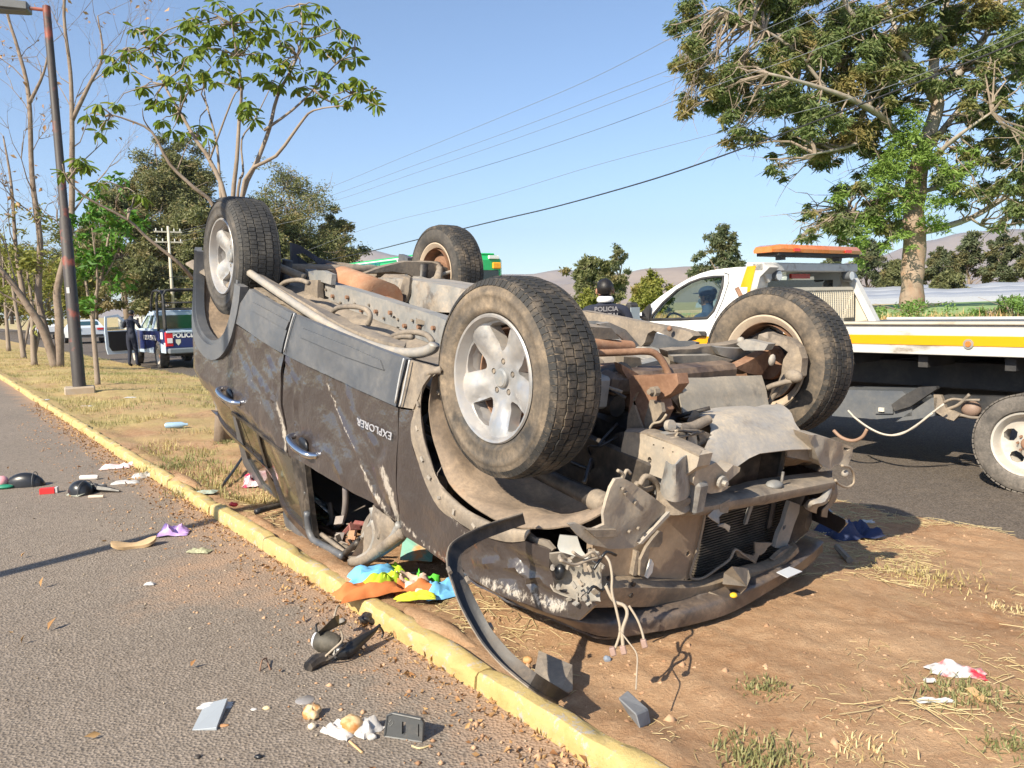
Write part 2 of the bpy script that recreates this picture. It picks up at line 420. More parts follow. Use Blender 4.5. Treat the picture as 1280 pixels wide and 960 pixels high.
SKID = MT('scuffed_grey_shield', (.22, .205, .18), (.42, .35, .26), .50, .2, 7., .7, .95, bump=.25, var=.3, c2=(.12, .115, .11, 1), c2t=.58)
SKIDP = MT('pale_scuffed_shield', (.24, .25, .265), (.50, .41, .30), .55, .2, 6., .65, .95, bump=.3, var=.25, streak=(1, .3, 1), c2=(.15, .15, .16, 1), c2t=.60)
LINER = MT('dusty_wheel_liner', (.15, .12, .095), (.42, .31, .215), .56, .22, 5., .8, .95, bump=.4, bs=26, bd=.008, c2=(.42, .24, .13, 1), c2t=.60)
TYRE = MT('dusty_tyre_rubber', (.036, .034, .032), (.31, .235, .16), .50, .16, 5.5, .75, .95, bump=.3, bs=70)
TYRE2 = MT('tyre_rubber', (.032, .031, .030), (.20, .17, .14), .42, .22, 6., .78, .95, bump=.3, bs=70)
TREAD = MT('dusty_tread', (.028, .027, .026), (.30, .23, .16), .36, .16, 9., .8, .95, bump=.25, bs=90)
ALLOY = MT('silver_alloy', (.46, .46, .465), (.42, .35, .27), .42, .22, 8., .33, .8, metal=.75, bump=.06)
TANL = MT('pale_tan_dusty_metal', (.27, .25, .22), (.46, .37, .27), .54, .2, 6., .6, .95, bump=.4, bs=40, c2=(.12, .105, .09, 1), c2t=.57, var=.25)
RIMB = MT('tan_rim_barrel', (.42, .34, .26), (.50, .39, .28), .6, .2, 7., .6, .95, metal=.1, bump=.15)
CHROME = MT('scratched_chrome', (.62, .63, .66), (.30, .24, .18), .26, .12, 14., .12, .8, metal=1., bump=.1)
RAD = MT('radiator_core', (.030, .029, .027), (.19, .15, .115), .45, .2, 8., .6, .9, bump=.3, bs=80)
INTG = MT('interior_grey_plastic', (.20, .18, .18), (.36, .29, .22), .38, .2, 7., .6, .9, bump=.1)
INTB = MT('interior_black_cloth', (.016, .016, .018), None, rough=.9, bump=.1)
REDB = MT('dark_red_cloth', (.22, .05, .05), (.36, .22, .17), .45, .2, 12., .8, .9)
WIREM = MT('pale_wire', (.30, .26, .21), (.40, .32, .23), .6, .2, 20., .6, .9, bump=0)
def flat(name, c, rough=.6, metal=0., bump=.06, **k): return MT(name, c, None, rough=rough, metal=metal, bump=bump, var=.10, **k)
ASPH = asphalt_mat('worn_asphalt', (.25, .205, .165), (.27, .215, .17), True)
ASPH2 = asphalt_mat('road_asphalt', (.105, .085, .070), (.16, .125, .095))
SOIL = soil_mat(); KERB = kerb_mat()
BARK2 = MT('brown_grey_bark', (.24, .185, .14), (.13, .09, .065), .45, .1, 4., .9, .95, bump=.5, bs=30, bd=.01)
BARK = MT('pale_bark', (.46, .37, .29), (.20, .12, .08), .42, .08, 3., .9, .95, bump=.6, bs=12, bd=.02, streak=(1, 1, .3))
BARKG = MT('grey_bark', (.27, .215, .165), (.15, .11, .08), .45, .1, 5., .9, .95, bump=.5, bs=30, bd=.01, streak=(1, 1, .3))
BARKR = MT('reddish_bark', (.24, .14, .09), (.13, .08, .06), .45, .1, 5., .9, .95, bump=.4, bs=30, bd=.01)
# ------------------------------------------------------------------ the land
def rgrid(name, ss, nn, zf, mat, kind='structure', jit=0.0):
    S, Nn = len(ss), len(nn); V = np.zeros((S * Nn, 3), np.float32); i = 0
    for s in ss:
        for n in nn:
            p = RF(s, n, 0); V[i] = (p.x, p.y, zf(s, n)); i += 1
    a = np.arange(S * Nn).reshape(S, Nn); F = np.stack([a[:-1, :-1].ravel(), a[:-1, 1:].ravel(), a[1:, 1:].ravel(), a[1:, :-1].ravel()], 1)
    o = npmesh(name, V, F, mat, smooth=True); tag(o, kind=kind); return o
def spaced(a, b, st, g):
    r = [a]; d = st
    while r[-1] < b: r.append(r[-1] + d); d *= g
    return r
def base_z(s, n):
    if n < 12.6: return -.46
    up = sm(12.9, 15.5, n) * (1 - sm(20, 52, s))
    return -.37 + 1.08 * up + .05 * noise.noise(Vector((s * .3, n * .3, 0)))
VERGE = ground_mat('dry_verge', (.40, .30, .14), (.55, .43, .22), .9, (.20, .22, .08))
FIELD = ground_mat('green_field', (.20, .30, .10), (.27, .38, .14), .25)
FAR = ground_mat('far_plain', (.24, .24, .12), (.34, .29, .17), .02)
ss = [-400, -150, -60, -30, -15, -8, -3] + list(range(0, 70, 2)) + [80, 95, 115, 140, 180, 240, 330, 500, 900, 2000, 5000]
nn = [-3000, -800, -200, -60, -20, 0, 6, 12.55, 12.9, 13.3, 13.8, 14.4, 15, 15.6, 17, 20, 24, 30, 40, 60, 100, 200, 500, 1200, 3500, 8000]
rgrid('ground', ss, nn, base_z, VERGE)
rgrid('service_road', spaced(-8, 140, .5, 1.04), [-9, -6, -4, -2.5, -1.2, 0, .8, N0 + .02], lambda s, n: ZS + .012 * noise.noise(Vector((s * .8, n * .8, 3))), ASPH)
rgrid('main_road', spaced(-30, 400, 1, 1.05), [N2 - .2, N2 + .5, 7, 9, 11, N3], lambda s, n: ZR, ASPH2)
rgrid('verge_edge_strip', spaced(-30, 200, 2, 1.05), [N3 - .02, N3 + .2], lambda s, n: ZR + .06, flat('pale_concrete', (.5, .46, .38), .9))
def far_pt(u, v, d): p = Dp(u, v, d); return p
rgrid('green_field', spaced(-60, 70, 3, 1.02), [16.6, 17.5, 20, 24, 30, 40, 52], lambda s, n: base_z(s, n) + .05 + .02 * (s > 60), FIELD)
def soil_z(s, n, fine=True):
    z = medz(n); P = Vector((s, n, 0))
    z += .03 * noise.noise(P * 1.1) + .016 * noise.noise(P * 4.3)
    if fine: z += .011 * noise.noise(P * 13) + .006 * noise.noise(P * 27)
    k = sm(N1 - .02, N1 + .12, n) * (1 - sm(5.35, 5.6, n)); z = z * 1.0
    z -= .035 * sm(5.3, 5.6, n) * 0
    return z - .012 * (1 - sm(N1, N1 + .08, n)) - .06 * sm(5.45, 5.65, n) * (1 + .3 * noise.noise(P * 2))
s1 = list(np.arange(-3.0, 8.0, .035)); n1 = list(np.arange(N1 - .03, 5.75, .035))
rgrid('median_soil', s1 , n1, soil_z, SOIL)
rgrid('median_far', [s1[-1]] + list(np.arange(8, 16, .08)) + spaced(16, 160, .2, 1.05), list(np.arange(N1 - .03, 5.75, .07)) + [5.72], lambda s, n: soil_z(s, min(n, 5.72), s < 30), SOIL)
# kerb of yellow painted stones
kerb = empty('kerb', RF(0, N0, 0)); tag(kerb, kind='structure')
def kerb_stone(s0, s1_, seed):
    L = s1_ - s0; k = max(3, int(L / .06)); rr = random.Random(seed); off = rr.uniform(-.008, .008); dz = rr.uniform(-.006, .006)
    prof = [(N0 - .004, ZS - .05), (N0 + .001, -.03), (N0 + .004, .000), (N0 + .014, .011), (N0 + .05, .014), (N1 - .014, .011), (N1 - .003, .000), (N1, -.08)]
    V = []; m = len(prof)
    for i in range(k + 1):
        t = i / k; s = s0 + L * t; e = min(t, 1 - t) * L; sh = .012 * (1 - sm(0, .035, e))
        for j, (n, z) in enumerate(prof):
            P = Vector((s, n, z)); w = noise.noise(P * 7 + Vector((seed, 0, 0))) * .007 + noise.noise(P * 26) * .003 + min(0, noise.noise(Vector((s * 9, n * 9, z * 9 + seed))) + .22) * .075 * (j in (2, 3, 5))
            cn = (n - (N0 + N1) / 2)
            V.append(RF(s, n - cn * sh * 8 * (j > 0) + off + w * (j not in (0, 7)), z + dz + w - sh))
    F = []
    for i in range(k):
        for j in range(m - 1): a = i * m + j; F.append((a, a + 1, a + m + 1, a + m))
    F.append(tuple(range(m))[::-1]); F.append(tuple(k * m + j for j in range(m)))
    b = MB(); b.add([v - kerb.location for v in V], F); return b.build('kerb_stone', KERB, kerb, autos=.7)
s = -1.9; i = 0
while s < 34:
    L = .98 + .12 * R_.random() if s < 9 else .75
    kerb_stone(s, s + L - .012, i); s += L; i += 1
kk = MB()
while s < 120: kk.box(RF(s + .7, (N0 + N1) / 2, -.05) - kerb.location, (.15, 1.35, .16), Matrix.Rotation(math.atan2(RD.y, RD.x) - math.pi / 2, 3, 'Z')); s += 1.4
kk.build('far_kerb_run', KERB, kerb)
# mountains
def ridge(name, pts, dist, mat, depth=.35, seed=0, base=-40):
    """a range whose crest passes the given picture heights; crest, foot towards us and foot behind"""
    xs = [p[0] for p in pts]; V = []; cols = 160; rows = 14
    for i in range(cols + 1):
        u = xs[0] + (xs[-1] - xs[0]) * i / cols
        j = max(k for k in range(len(xs)) if xs[k] <= u + 1e-6); j = min(j, len(xs) - 2)
        t = (u - xs[j]) / (xs[j + 1] - xs[j]); t = t * t * (3 - 2 * t); v = pts[j][1] * (1 - t) + pts[j + 1][1] * t
        top = Dp(u, v, dist); 
        for r in range(rows + 1):
            q = r / rows; a = abs(q - .55) / .55 if q < .55 else (q - .55) / .45
            d = 1 + (q - .55) * depth; h = (1 - a ** .8) if a < 1 else 0
            P = Vector((top.x * d, top.y * d, 0)); nz = noise.fractal(P * (9 / dist), 1.0, 2.1, 5)
            V.append((P.x, P.y, base + (top.z - base) * max(0, h) * (1 + .16 * nz * a * (1 - h * .5)) + dist * .002 * nz * (a > .02)))
    a = np.arange((cols + 1) * (rows + 1)).reshape(cols + 1, rows + 1)
    F = np.stack([a[:-1, :-1].ravel(), a[:-1, 1:].ravel(), a[1:, 1:].ravel(), a[1:, :-1].ravel()], 1)
    tag(npmesh(name, np.array(V), F, mat, smooth=True), kind='structure')
HILL = ground_mat('haze_paled_hillside', (.24, .19, .16), (.34, .27, .21), .004, None, .2)  # dry hillside tones, paled so part of the haze is in the colour
ridge('mountain_range', [(120, 385), (250, 350), (380, 330), (430, 316), (462, 304), (500, 312), (540, 325), (600, 338), (660, 338), (700, 332), (760, 337), (820, 345), (1000, 340), (1080, 318), (1160, 292), (1210, 282), (1290, 278), (1500, 300), (1800, 330)], 5200, HILL, seed=1)
ridge('near_hills', [(560, 378), (640, 366), (700, 352), (760, 340), (815, 330), (870, 327), (940, 326), (1000, 333), (1060, 342), (1150, 352), (1300, 362)], 2700, HILL, seed=2)
# plastic-covered crop rows far across the field
PLAS = flat('white_plastic_sheet', (.27, .29, .33), .45, bump=.5, bs=3.)
def crop_tunnel(n, sa, sb, w, z0, h, lab):
    o = MB(); L = sb - sa; k = int(L / 1.3); V = []; m = 9
    for i in range(k + 1):
        s = sa + L * i / k; hh = h * (1 + .08 * noise.noise(Vector((s * .7, n, 0)))) * (.93 if i % 2 else 1)
        for j in range(m):
            a = math.pi * j / (m - 1); V.append(RF(s, n + w / 2 - math.cos(a) * w / 2, z0 + hh * math.sin(a) ** .6))
    F = [(i * m + j, i * m + j + 1, (i + 1) * m + j + 1, (i + 1) * m + j) for i in range(k) for j in range(m - 1)]
    o.add(V, F); F2 = [tuple(range(m)), tuple(k * m + j for j in range(m))[::-1]]; o.add(V, F2)
    tag(o.build('crop_tunnel', PLAS), lab, 'greenhouse', 'plastic crop tunnels beyond the green field')
    return o
crop_tunnel(54, -70, 46, 3, .68, .70, 'long white plastic crop tunnel at the near edge, beyond the green field')
crop_tunnel(58.5, -70, 46, 3, .68, 1.0, 'second white plastic crop tunnel row behind the nearest one')
crop_tunnel(63, -70, 46, 3, .68, 1.35, 'farthest white plastic crop tunnel, grey topped, behind the other two')
wl_ = MB(); 
for i in range(9): wl_.box(RF(78 + i * 4, 21 + .02 * (i % 2), .35), (.2, 3.98, 1.7), Matrix.Rotation(math.atan2(RD.y, RD.x) - math.pi / 2, 3, 'Z'))
tag(wl_.build('field_wall', flat('whitewashed_wall', (.46, .46, .45), .9)), 'long low whitewashed wall beyond the dry verge behind the police officer', 'wall')
# ------------------------------------------------------------------ vegetation
def leafcloud(C, size, ratio=.35, droop=0.0, jit=.3, curl=.25, rng=nr, up=None):
    """one small folded leaf (two tris a side of the midrib) per centre"""
    n = len(C); a = rng.normal(size=(n, 3)); a /= np.linalg.norm(a, axis=1)[:, None] + 1e-9
    a[:, 2] = a[:, 2] * (1 - abs(droop)) - droop; a /= np.linalg.norm(a, axis=1)[:, None] + 1e-9
    b = rng.normal(size=(n, 3)); b -= a * (a * b).sum(1)[:, None]; b /= np.linalg.norm(b, axis=1)[:, None] + 1e-9
    c = np.cross(a, b); L = size * (1 + jit * rng.normal(size=(n, 1))).clip(.4, 1.8); W = L * ratio
    p0 = C; p1 = C + a * L * .45 + b * W * .5 + c * W * curl; p2 = C + a * L - c * L * .08; p3 = C + a * L * .45 - b * W * .5 + c * W * curl
    V = np.stack([p0, p1, p2, p3], 1).reshape(-1, 3); k = np.arange(n)[:, None] * 4
    F = np.concatenate([k + [0, 1, 2], k + [0, 2, 3]], 1).reshape(-1, 3)
    return V, F
def clump_pts(c, r, n, rng=nr, hollow=.55, flatz=.75):
    d = rng.normal(size=(n, 3)); d /= np.linalg.norm(d, axis=1)[:, None]
    rr = (hollow + (1 - hollow) * rng.random((n, 1)) ** .7) * (1 + .22 * rng.normal(size=(n, 1)))
    return np.array(c) + d * rr * r * np.array([1, 1, flatz])
def wig(a, b, k, amp, rr, sag=0.0):
    a = Vector(a); b = Vector(b); L = (b - a).length; out = [a]
    for i in range(1, k):
        t = i / k; out.append(a.lerp(b, t) + Vector((rr.gauss(0, 1), rr.gauss(0, 1), rr.gauss(0, .7))) * amp * L * math.sin(math.pi * t) + Vector((0, 0, sag * L * math.sin(math.pi * t))))
    out.append(b); return out
def tree_obj(name, base, label, cat='tree', group=None):
    t = empty(name, base); tag(t, label, cat, group); return t
def loc(mb, t):
    o = Vector(t.location); mb.v = [tuple(Vector(p) - o) for p in mb.v]; return mb
LEU = leaf_mat('eucalyptus_leaves', (.095, .145, .045, 1), (.19, .225, .085, 1), (.26, .21, .075, 1), .32)
LEUB = leaf_mat('bright_sprout_leaves', (.13, .22, .035, 1), (.22, .32, .07, 1), None, .3)
LOLV = leaf_mat('olive_leaves', (.115, .13, .055, 1), (.21, .215, .09, 1), (.24, .19, .085, 1), .25)
LDRK = leaf_mat('dark_grey_green_leaves', (.075, .10, .05, 1), (.145, .165, .085, 1), (.17, .15, .065, 1), .25)
LYEL = leaf_mat('yellow_green_leaves', (.17, .19, .035, 1), (.28, .28, .06, 1), (.30, .22, .06, 1), .3)
LBRI = leaf_mat('fresh_green_leaves', (.045, .14, .015, 1), (.11, .26, .03, 1), None, .3)
LBIG = leaf_mat('broad_leaves', (.10, .17, .02, 1), (.23, .29, .04, 1), (.36, .33, .05, 1), .35)
LDRY = leaf_mat('dry_pods', (.32, .17, .08, 1), (.50, .32, .17, 1), None, .15)

# --- the eucalyptus across the road: clumps (u, v, depth, radius in px)
def clumps_to(V, name, mat, t, per, size, ratio=.3, droop=.45, hollow=.25, flatz=.8):
    C = []
    for (c, r) in V:
        n = max(14, int(per * r * r)); C.append(clump_pts(c, r, n, hollow=hollow, flatz=flatz))
    C = np.concatenate(C) - np.array(t.location); v, f = leafcloud(C, size, ratio, droop)
    o = npmesh(name, v, f, mat, t); return o
def eucalyptus():
    rr = random.Random(3); D = 28.; base = Dp(1141, 384, D); t = tree_obj('eucalyptus_tree', base, 'tall old eucalyptus with peeling pale trunk standing in the field behind the flatbed')
    P = lambda u, v, d=0.: Dp(u, v, D + d)
    tk = MB(); tk.tube(crom([P(1141, 395), P(1140, 372), P(1141, 330), P(1142, 290), P(1143, 250), P(1146, 222), P(1150, 200)], 4), [.42, .37, .35, .42, .41, .41, .40, .40, .39, .40, .40, .38, .38, .38, .37, .37, .36, .36, .36, .36, .36, .36, .34, .34, .34][:25], 14)
    v = tk.v; tk.v = [tuple(Vector(p) + (Vector(p) - base).cross(Vector((0, 0, 1))).normalized() * 0 + Vector((noise.noise(Vector(p) * 1.6), noise.noise(Vector(p) * 1.6 + Vector((9, 0, 0))), 0)) * .10) for p in v]
    loc(tk, t).build('trunk', MT('eucalyptus_bark', (.29, .215, .16), (.26, .14, .085), .46, .08, 1.4, .85, .95, bump=.7, bs=9, bd=.03, streak=(1, 1, .3), c2=(.42, .26, .17, 1)), t, smooth=True)
    limbs = [([(1150, 205), (1160, 170), (1172, 130), (1166, 100), (1170, 60), (1180, 20), (1190, -40)], .30, 0), ([(1168, 125), (1150, 95), (1120, 60), (1090, 40), (1060, 10), (1040, -40)], .17, -.8),
        ([(1172, 118), (1200, 90), (1225, 55), (1245, 20), (1262, -30)], .2, .8), ([(1150, 200), (1115, 160), (1095, 140), (1060, 122), (1010, 105), (960, 92)], .15, -1.6),
        ([(1095, 142), (1070, 128), (1040, 118), (990, 60), (940, 30), (900, 10)], .10, -1.), ([(1152, 198), (1180, 160), (1215, 120), (1250, 100), (1300, 90)], .14, 1.2),
        ([(1142, 240), (1170, 235), (1205, 215), (1245, 190), (1290, 165)], .10, .6), ([(1143, 290), (1175, 285), (1215, 272), (1250, 252), (1270, 240)], .15, .2), ([(1141, 300), (1115, 285), (1090, 272), (1060, 262)], .09, -.4),
        ([(1146, 225), (1175, 190), (1200, 168), (1240, 140)], .12, -1.), ([(1110, 155), (1070, 180), (1030, 190), (1005, 195)], .07, -1.4), ([(1166, 100), (1130, 70), (1115, 20), (1100, -20)], .11, .5),
        ([(1212, 272), (1235, 285), (1265, 280)], .05, .1), ([(1100, 60), (1075, 70), (1050, 75), (1000, 90)], .06, 0)]
    lb = MB(); tips = []
    for pts, r, dd in limbs:
        k = len(pts); c = crom([P(u, v, dd * i / (k - 1) * 2.2) for i, (u, v) in enumerate(pts)], 3)
        lb.tube(c, [r * (1 - .72 * i / (len(c) - 1)) for i in range(len(c))], 7); tips += c[2:]
    loc(lb, t).build('limb', MT('pale_limb_bark', (.34, .30, .25), (.24, .15, .10), .42, .1, 2., .85, .95, bump=.4, bs=12), t, smooth=True)
    cl = [(870, 60, 34), (905, 30, 40), (930, 70, 40), (950, 20, 42), (985, 55, 42), (1000, 10, 40), (890, 100, 30), (850, 75, 20), (925, 120, 34), (905, 150, 26), (960, 105, 38), (860, 130, 16), (915, 175, 14),
        (1010, 100, 42), (1040, 55, 40), (1060, 15, 40), (1000, 140, 40), (985, 180, 32), (970, 205, 18), (1040, 130, 40), (1060, 165, 38), (1030, 195, 30), (1090, 90, 38), (1100, 40, 40), (1085, 200, 26),
        (1140, 20, 36), (1130, 80, 30), (1180, 40, 32), (1195, 95, 26), (1230, 20, 38), (1240, 80, 28), (1270, 50, 36), (1275, 120, 32), (1120, 130, 26), (1220, 145, 26), (1100, -30, 50), (1180, -30, 45), (1250, -30, 45), (1020, -40, 40), (950, -30, 36), (1330, 0, 50), (1340, 90, 45),
        (1270, 170, 32), (1255, 200, 26), (1285, 210, 28), (1240, 230, 22), (1280, 250, 24), (1100, 240, 24), (1070, 240, 28), (1060, 275, 28), (1085, 270, 20), (1040, 285, 22), (1015, 262, 12), (1010, 295, 14), (1110, 290, 20), (1190, 215, 20), (1170, 180, 14), (1200, 245, 14), (1260, 275, 18), (1320, 180, 40), (1325, 240, 30), (1210, 190, 16), (900, 90, 34), (945, 100, 30), (1000, 75, 34), (1070, 60, 34), (1050, 100, 34), (1110, 60, 30), (1150, 45, 30), (1160, 110, 22), (1210, 60, 30), (1255, 85, 30), (1225, 115, 26), (1030, 165, 28), (1085, 165, 24), (1250, 150, 30), (1015, 60, 30)]
    V = []; A = []
    for u, v, r in cl:
        for _ in range(8):
            k = r * .98; uu = u + rr.gauss(0, k * .58); vv = v + rr.gauss(0, k * .52); d = rr.uniform(-2.6, 2.8) * min(1, r / 30)
            c = P(uu, vv, d); V.append((c, r * rr.uniform(.22, .46) / FPX * D)); A.append(c)
    clumps_to(V, 'crown', LEU, t, 2600, .20, .27, .55, hollow=.1)
    bl = [(1140, 150, 20), (1128, 175, 26), (1115, 205, 26), (1095, 225, 24), (1150, 190, 20), (1135, 225, 22), (1175, 240, 20), (1060, 285, 14), (1120, 250, 18), (1190, 225, 16), (1165, 265, 24), (1100, 265, 26), (1120, 300, 18), (1160, 205, 22), (1075, 305, 20), (1205, 205, 20), (1050, 245, 20)]
    Vb = [(P(u + rr.gauss(0, r * .5), v + rr.gauss(0, r * .5), -1.2 + rr.uniform(-.8, .8)), r * rr.uniform(.3, .55) / FPX * D) for u, v, r in bl for _ in range(8)]
    clumps_to(Vb, 'trunk_sprouts', LEUB, t, 1100, .17, .26, .3, hollow=.1)
    tw = MB()
    for c in A[::1]:
        q = min(tips, key=lambda p: (p - c).length)
        if (q - c).length > 5: q = q.lerp(c, 1 - 5 / (q - c).length)
        w = wig(q, c, 4, .08, rr, .06); tw.tube(w, [.05, .035, .025, .018, .01], 4)
        for _ in range(2): e = c + Vector((rr.gauss(0, .5), rr.gauss(0, .5), rr.gauss(-.2, .45))); tw.tube(wig(w[3], e, 3, .1, rr), [.018, .012, .009, .005], 3)
    loc(tw, t).build('twigs', BARKG, t); 
eucalyptus()

BG = 'trees lining the far side of the road on the left'
# --- generic leafy tree seen from afar
def far_tree(name, u, v, D, top, wpx, label, mat, n=9000, size=.22, group=None, trunk=True, seed=1, dens=1.0, zb=None, bark=None, hol=.2, cat='tree', lobes=16, droop=.25, splay=.75):
    rr = random.Random(seed); rg = np.random.default_rng(seed)
    if group == BG: wpx *= 1.45; n = int(n * 1.5); D *= 1.5; size *= 1.3
    base = Dp(u, v, D)
    if zb is not None: base.z = zb
    H = (Dp(u, top, D).z - base.z); Wd = wpx / FPX * D / 2; t = tree_obj(name, base, label, cat, group); b = MB(); V = []
    r0 = max(.06, H * .028); topp = Vector((rr.gauss(0, .03) * H, rr.gauss(0, .03) * H, H * .55)); tr = wig((0, 0, -.3), topp, 5, .02, rr)
    b.tube(tr, [r0 * (1 - .1 * i) for i in range(6)], 7)
    for i in range(lobes):
        z = H * (.30 + .64 * (i + .5) / lobes) if trunk else H * (.12 + .78 * (i + .5) / lobes)
        q = z / H; wr = Wd * splay * math.sin(math.pi * min(1, (q * 1.06)) ** .75) ** .7 if q < .96 else Wd * .2; a = i * 2.4 + rr.uniform(-.5, .5); rad_ = wr * rr.uniform(.25, 1.0)
        c = Vector((math.cos(a) * rad_, math.sin(a) * rad_, z)); r = Wd * rr.uniform(.22, .40) * (.9 if q < .8 else .7)
        V.append((c, r)); s_ = tr[min(5, max(1, int(q * 6)))]; b.tube(wig(s_, c, 4, .07, rr, .05), [r0 * .38, r0 * .28, r0 * .2, r0 * .12, r0 * .06], 5)
        for _ in range(3): b.tube(wig(c, c + Vector((rr.gauss(0, r * .6), rr.gauss(0, r * .6), rr.gauss(r * .2, r * .5))), 3, .1, rr), [r0 * .1, r0 * .07, r0 * .05, r0 * .03], 4)
    C = []; tot = sum(r * r for _, r in V)
    for c, r in V:
        for _ in range(6):
            cc = np.array(c) + rg.normal(size=3) * r * np.array([.5, .5, .42]); C.append(clump_pts(cc, r * rg.uniform(.35, .62), max(8, int(2.6 * n * r * r / tot / 6)), rg, hol))
    vv, ff = leafcloud(np.concatenate(C), size, .38, droop, rng=rg); o1 = npmesh('crown', vv, ff, mat, t)
    b.build('trunk', bark or BARKG, t, smooth=True); return t
far_tree('broadleaf_tree', 228, 395, 66, 178, 150, 'tallest green rounded tree of the wood behind the police pickup', LOLV, 22000, .27, BG, seed=11, lobes=22)
far_tree('broadleaf_tree', 160, 400, 60, 250, 130, 'olive tree left of the utility pole, rising behind the officer', LOLV, 10000, .30, BG, seed=12)
far_tree('broadleaf_tree', 265, 400, 52, 250, 90, 'mid green tree showing between the utility pole and the raised rear wheel', LOLV, 8000, .28, BG, seed=13)
far_tree('broadleaf_tree', 368, 400, 60, 208, 140, 'brownish half bare tree with wispy twigs behind the raised rear wheel', LOLV, 5200, .22, BG, seed=14, lobes=26, hol=.6)
far_tree('broadleaf_tree', 330, 400, 56, 262, 110, 'dense olive tree directly behind the raised rear wheel', LOLV, 9000, .28, BG, seed=15)
far_tree('broadleaf_tree', 425, 400, 64, 268, 86, 'rightmost small olive tree of the wood, beside the distant blue mountain', LOLV, 6500, .28, BG, seed=16)
far_tree('broadleaf_tree', 385, 400, 58, 292, 90, 'low olive bushy tree between the half bare tree and the rightmost one', LOLV, 6500, .28, BG, seed=17, trunk=False)
far_tree('broadleaf_tree', 120, 402, 70, 300, 110, 'yellowish olive tree behind the street lamp post', LYEL, 5500, .30, BG, seed=18)
for i, (u, tp, w, D, m, lb) in enumerate([(15, 318, 90, 62, LYEL, 'yellow green thin tree at the left picture edge'), (62, 300, 110, 75, LOLV, 'brownish tree behind the bare multi stemmed tree'), (95, 330, 70, 50, LYEL, 'small yellowish tree just left of the lamp post'), (-20, 300, 110, 70, LOLV, 'olive tree cut off by the left picture edge'), (190, 320, 80, 48, LOLV, 'shaded olive bush behind the pickup roll bars'), (290, 330, 90, 46, LOLV, 'low olive bush left of the raised rear wheel')]):
    far_tree('broadleaf_tree', u, 402, D, tp, w, lb, m, 4200, .26, BG, seed=30 + i, trunk=False)
far_tree('broadleaf_tree', 905, 378, 58, 278, 62, 'slim round topped tree alone behind the tow truck light bar', LDRK, 3600, .24, None, seed=47, zb=.8, lobes=18, splay=1.15, hol=.5)
far_tree('broadleaf_tree', 742, 380, 40, 316, 80, 'greyish dry tree behind the head of the standing officer', LOLV, 5200, .17, None, seed=42, trunk=False, zb=.5)
far_tree('broadleaf_tree', 772, 380, 60, 304, 44, 'thin taller grey tree to the right behind the standing officer', LDRK, 1700, .22, None, seed=43, zb=.5, lobes=12)
far_tree('round_bush', 815, 385, 26, 338, 72, 'round yellow green bush just in front of the tow truck windscreen pillar', LYEL, 5000, .11, None, seed=44, trunk=False, zb=.2, cat='bush')
far_tree('round_bush', 735, 392, 30, 362, 60, 'low bright green bush left of the standing officer', LYEL, 2500, .11, None, seed=45, trunk=False, zb=.1, cat='bush')
far_tree('broadleaf_tree', 578, 380, 70, 306, 46, 'small distant tree between the rear wheel and the black cable', LOLV, 1800, .3, None, seed=46, zb=.3)
for i, (u, tp, w, D, m, lb) in enumerate([(1040, 322, 60, 70, LDRK, 'first dark tree of the far row, left of the eucalyptus sprouts'), (1085, 300, 80, 72, LDRK, 'dark tree just left of the eucalyptus trunk in the far row'), (1120, 325, 50, 66, LOLV, 'small olive tree touching the eucalyptus trunk from the left'), (1172, 312, 60, 75, LDRK, 'dark tree just right of the eucalyptus trunk in the far row'),
        (1212, 290, 66, 70, LDRK, 'broad dark round tree in the far row at the right'), (1252, 292, 56, 68, LDRK, 'tall olive green tree near the right picture edge'), (1290, 285, 60, 66, LDRK, 'dark tree cut off by the right picture edge'), (1185, 340, 60, 60, LOLV, 'low olive bush at the foot of the far row')]):
    far_tree('field_tree', u, 374, D, tp, w, lb, m, 4200, .26, 'far row of trees beyond the field', seed=60 + i, trunk=i < 7, zb=.8)

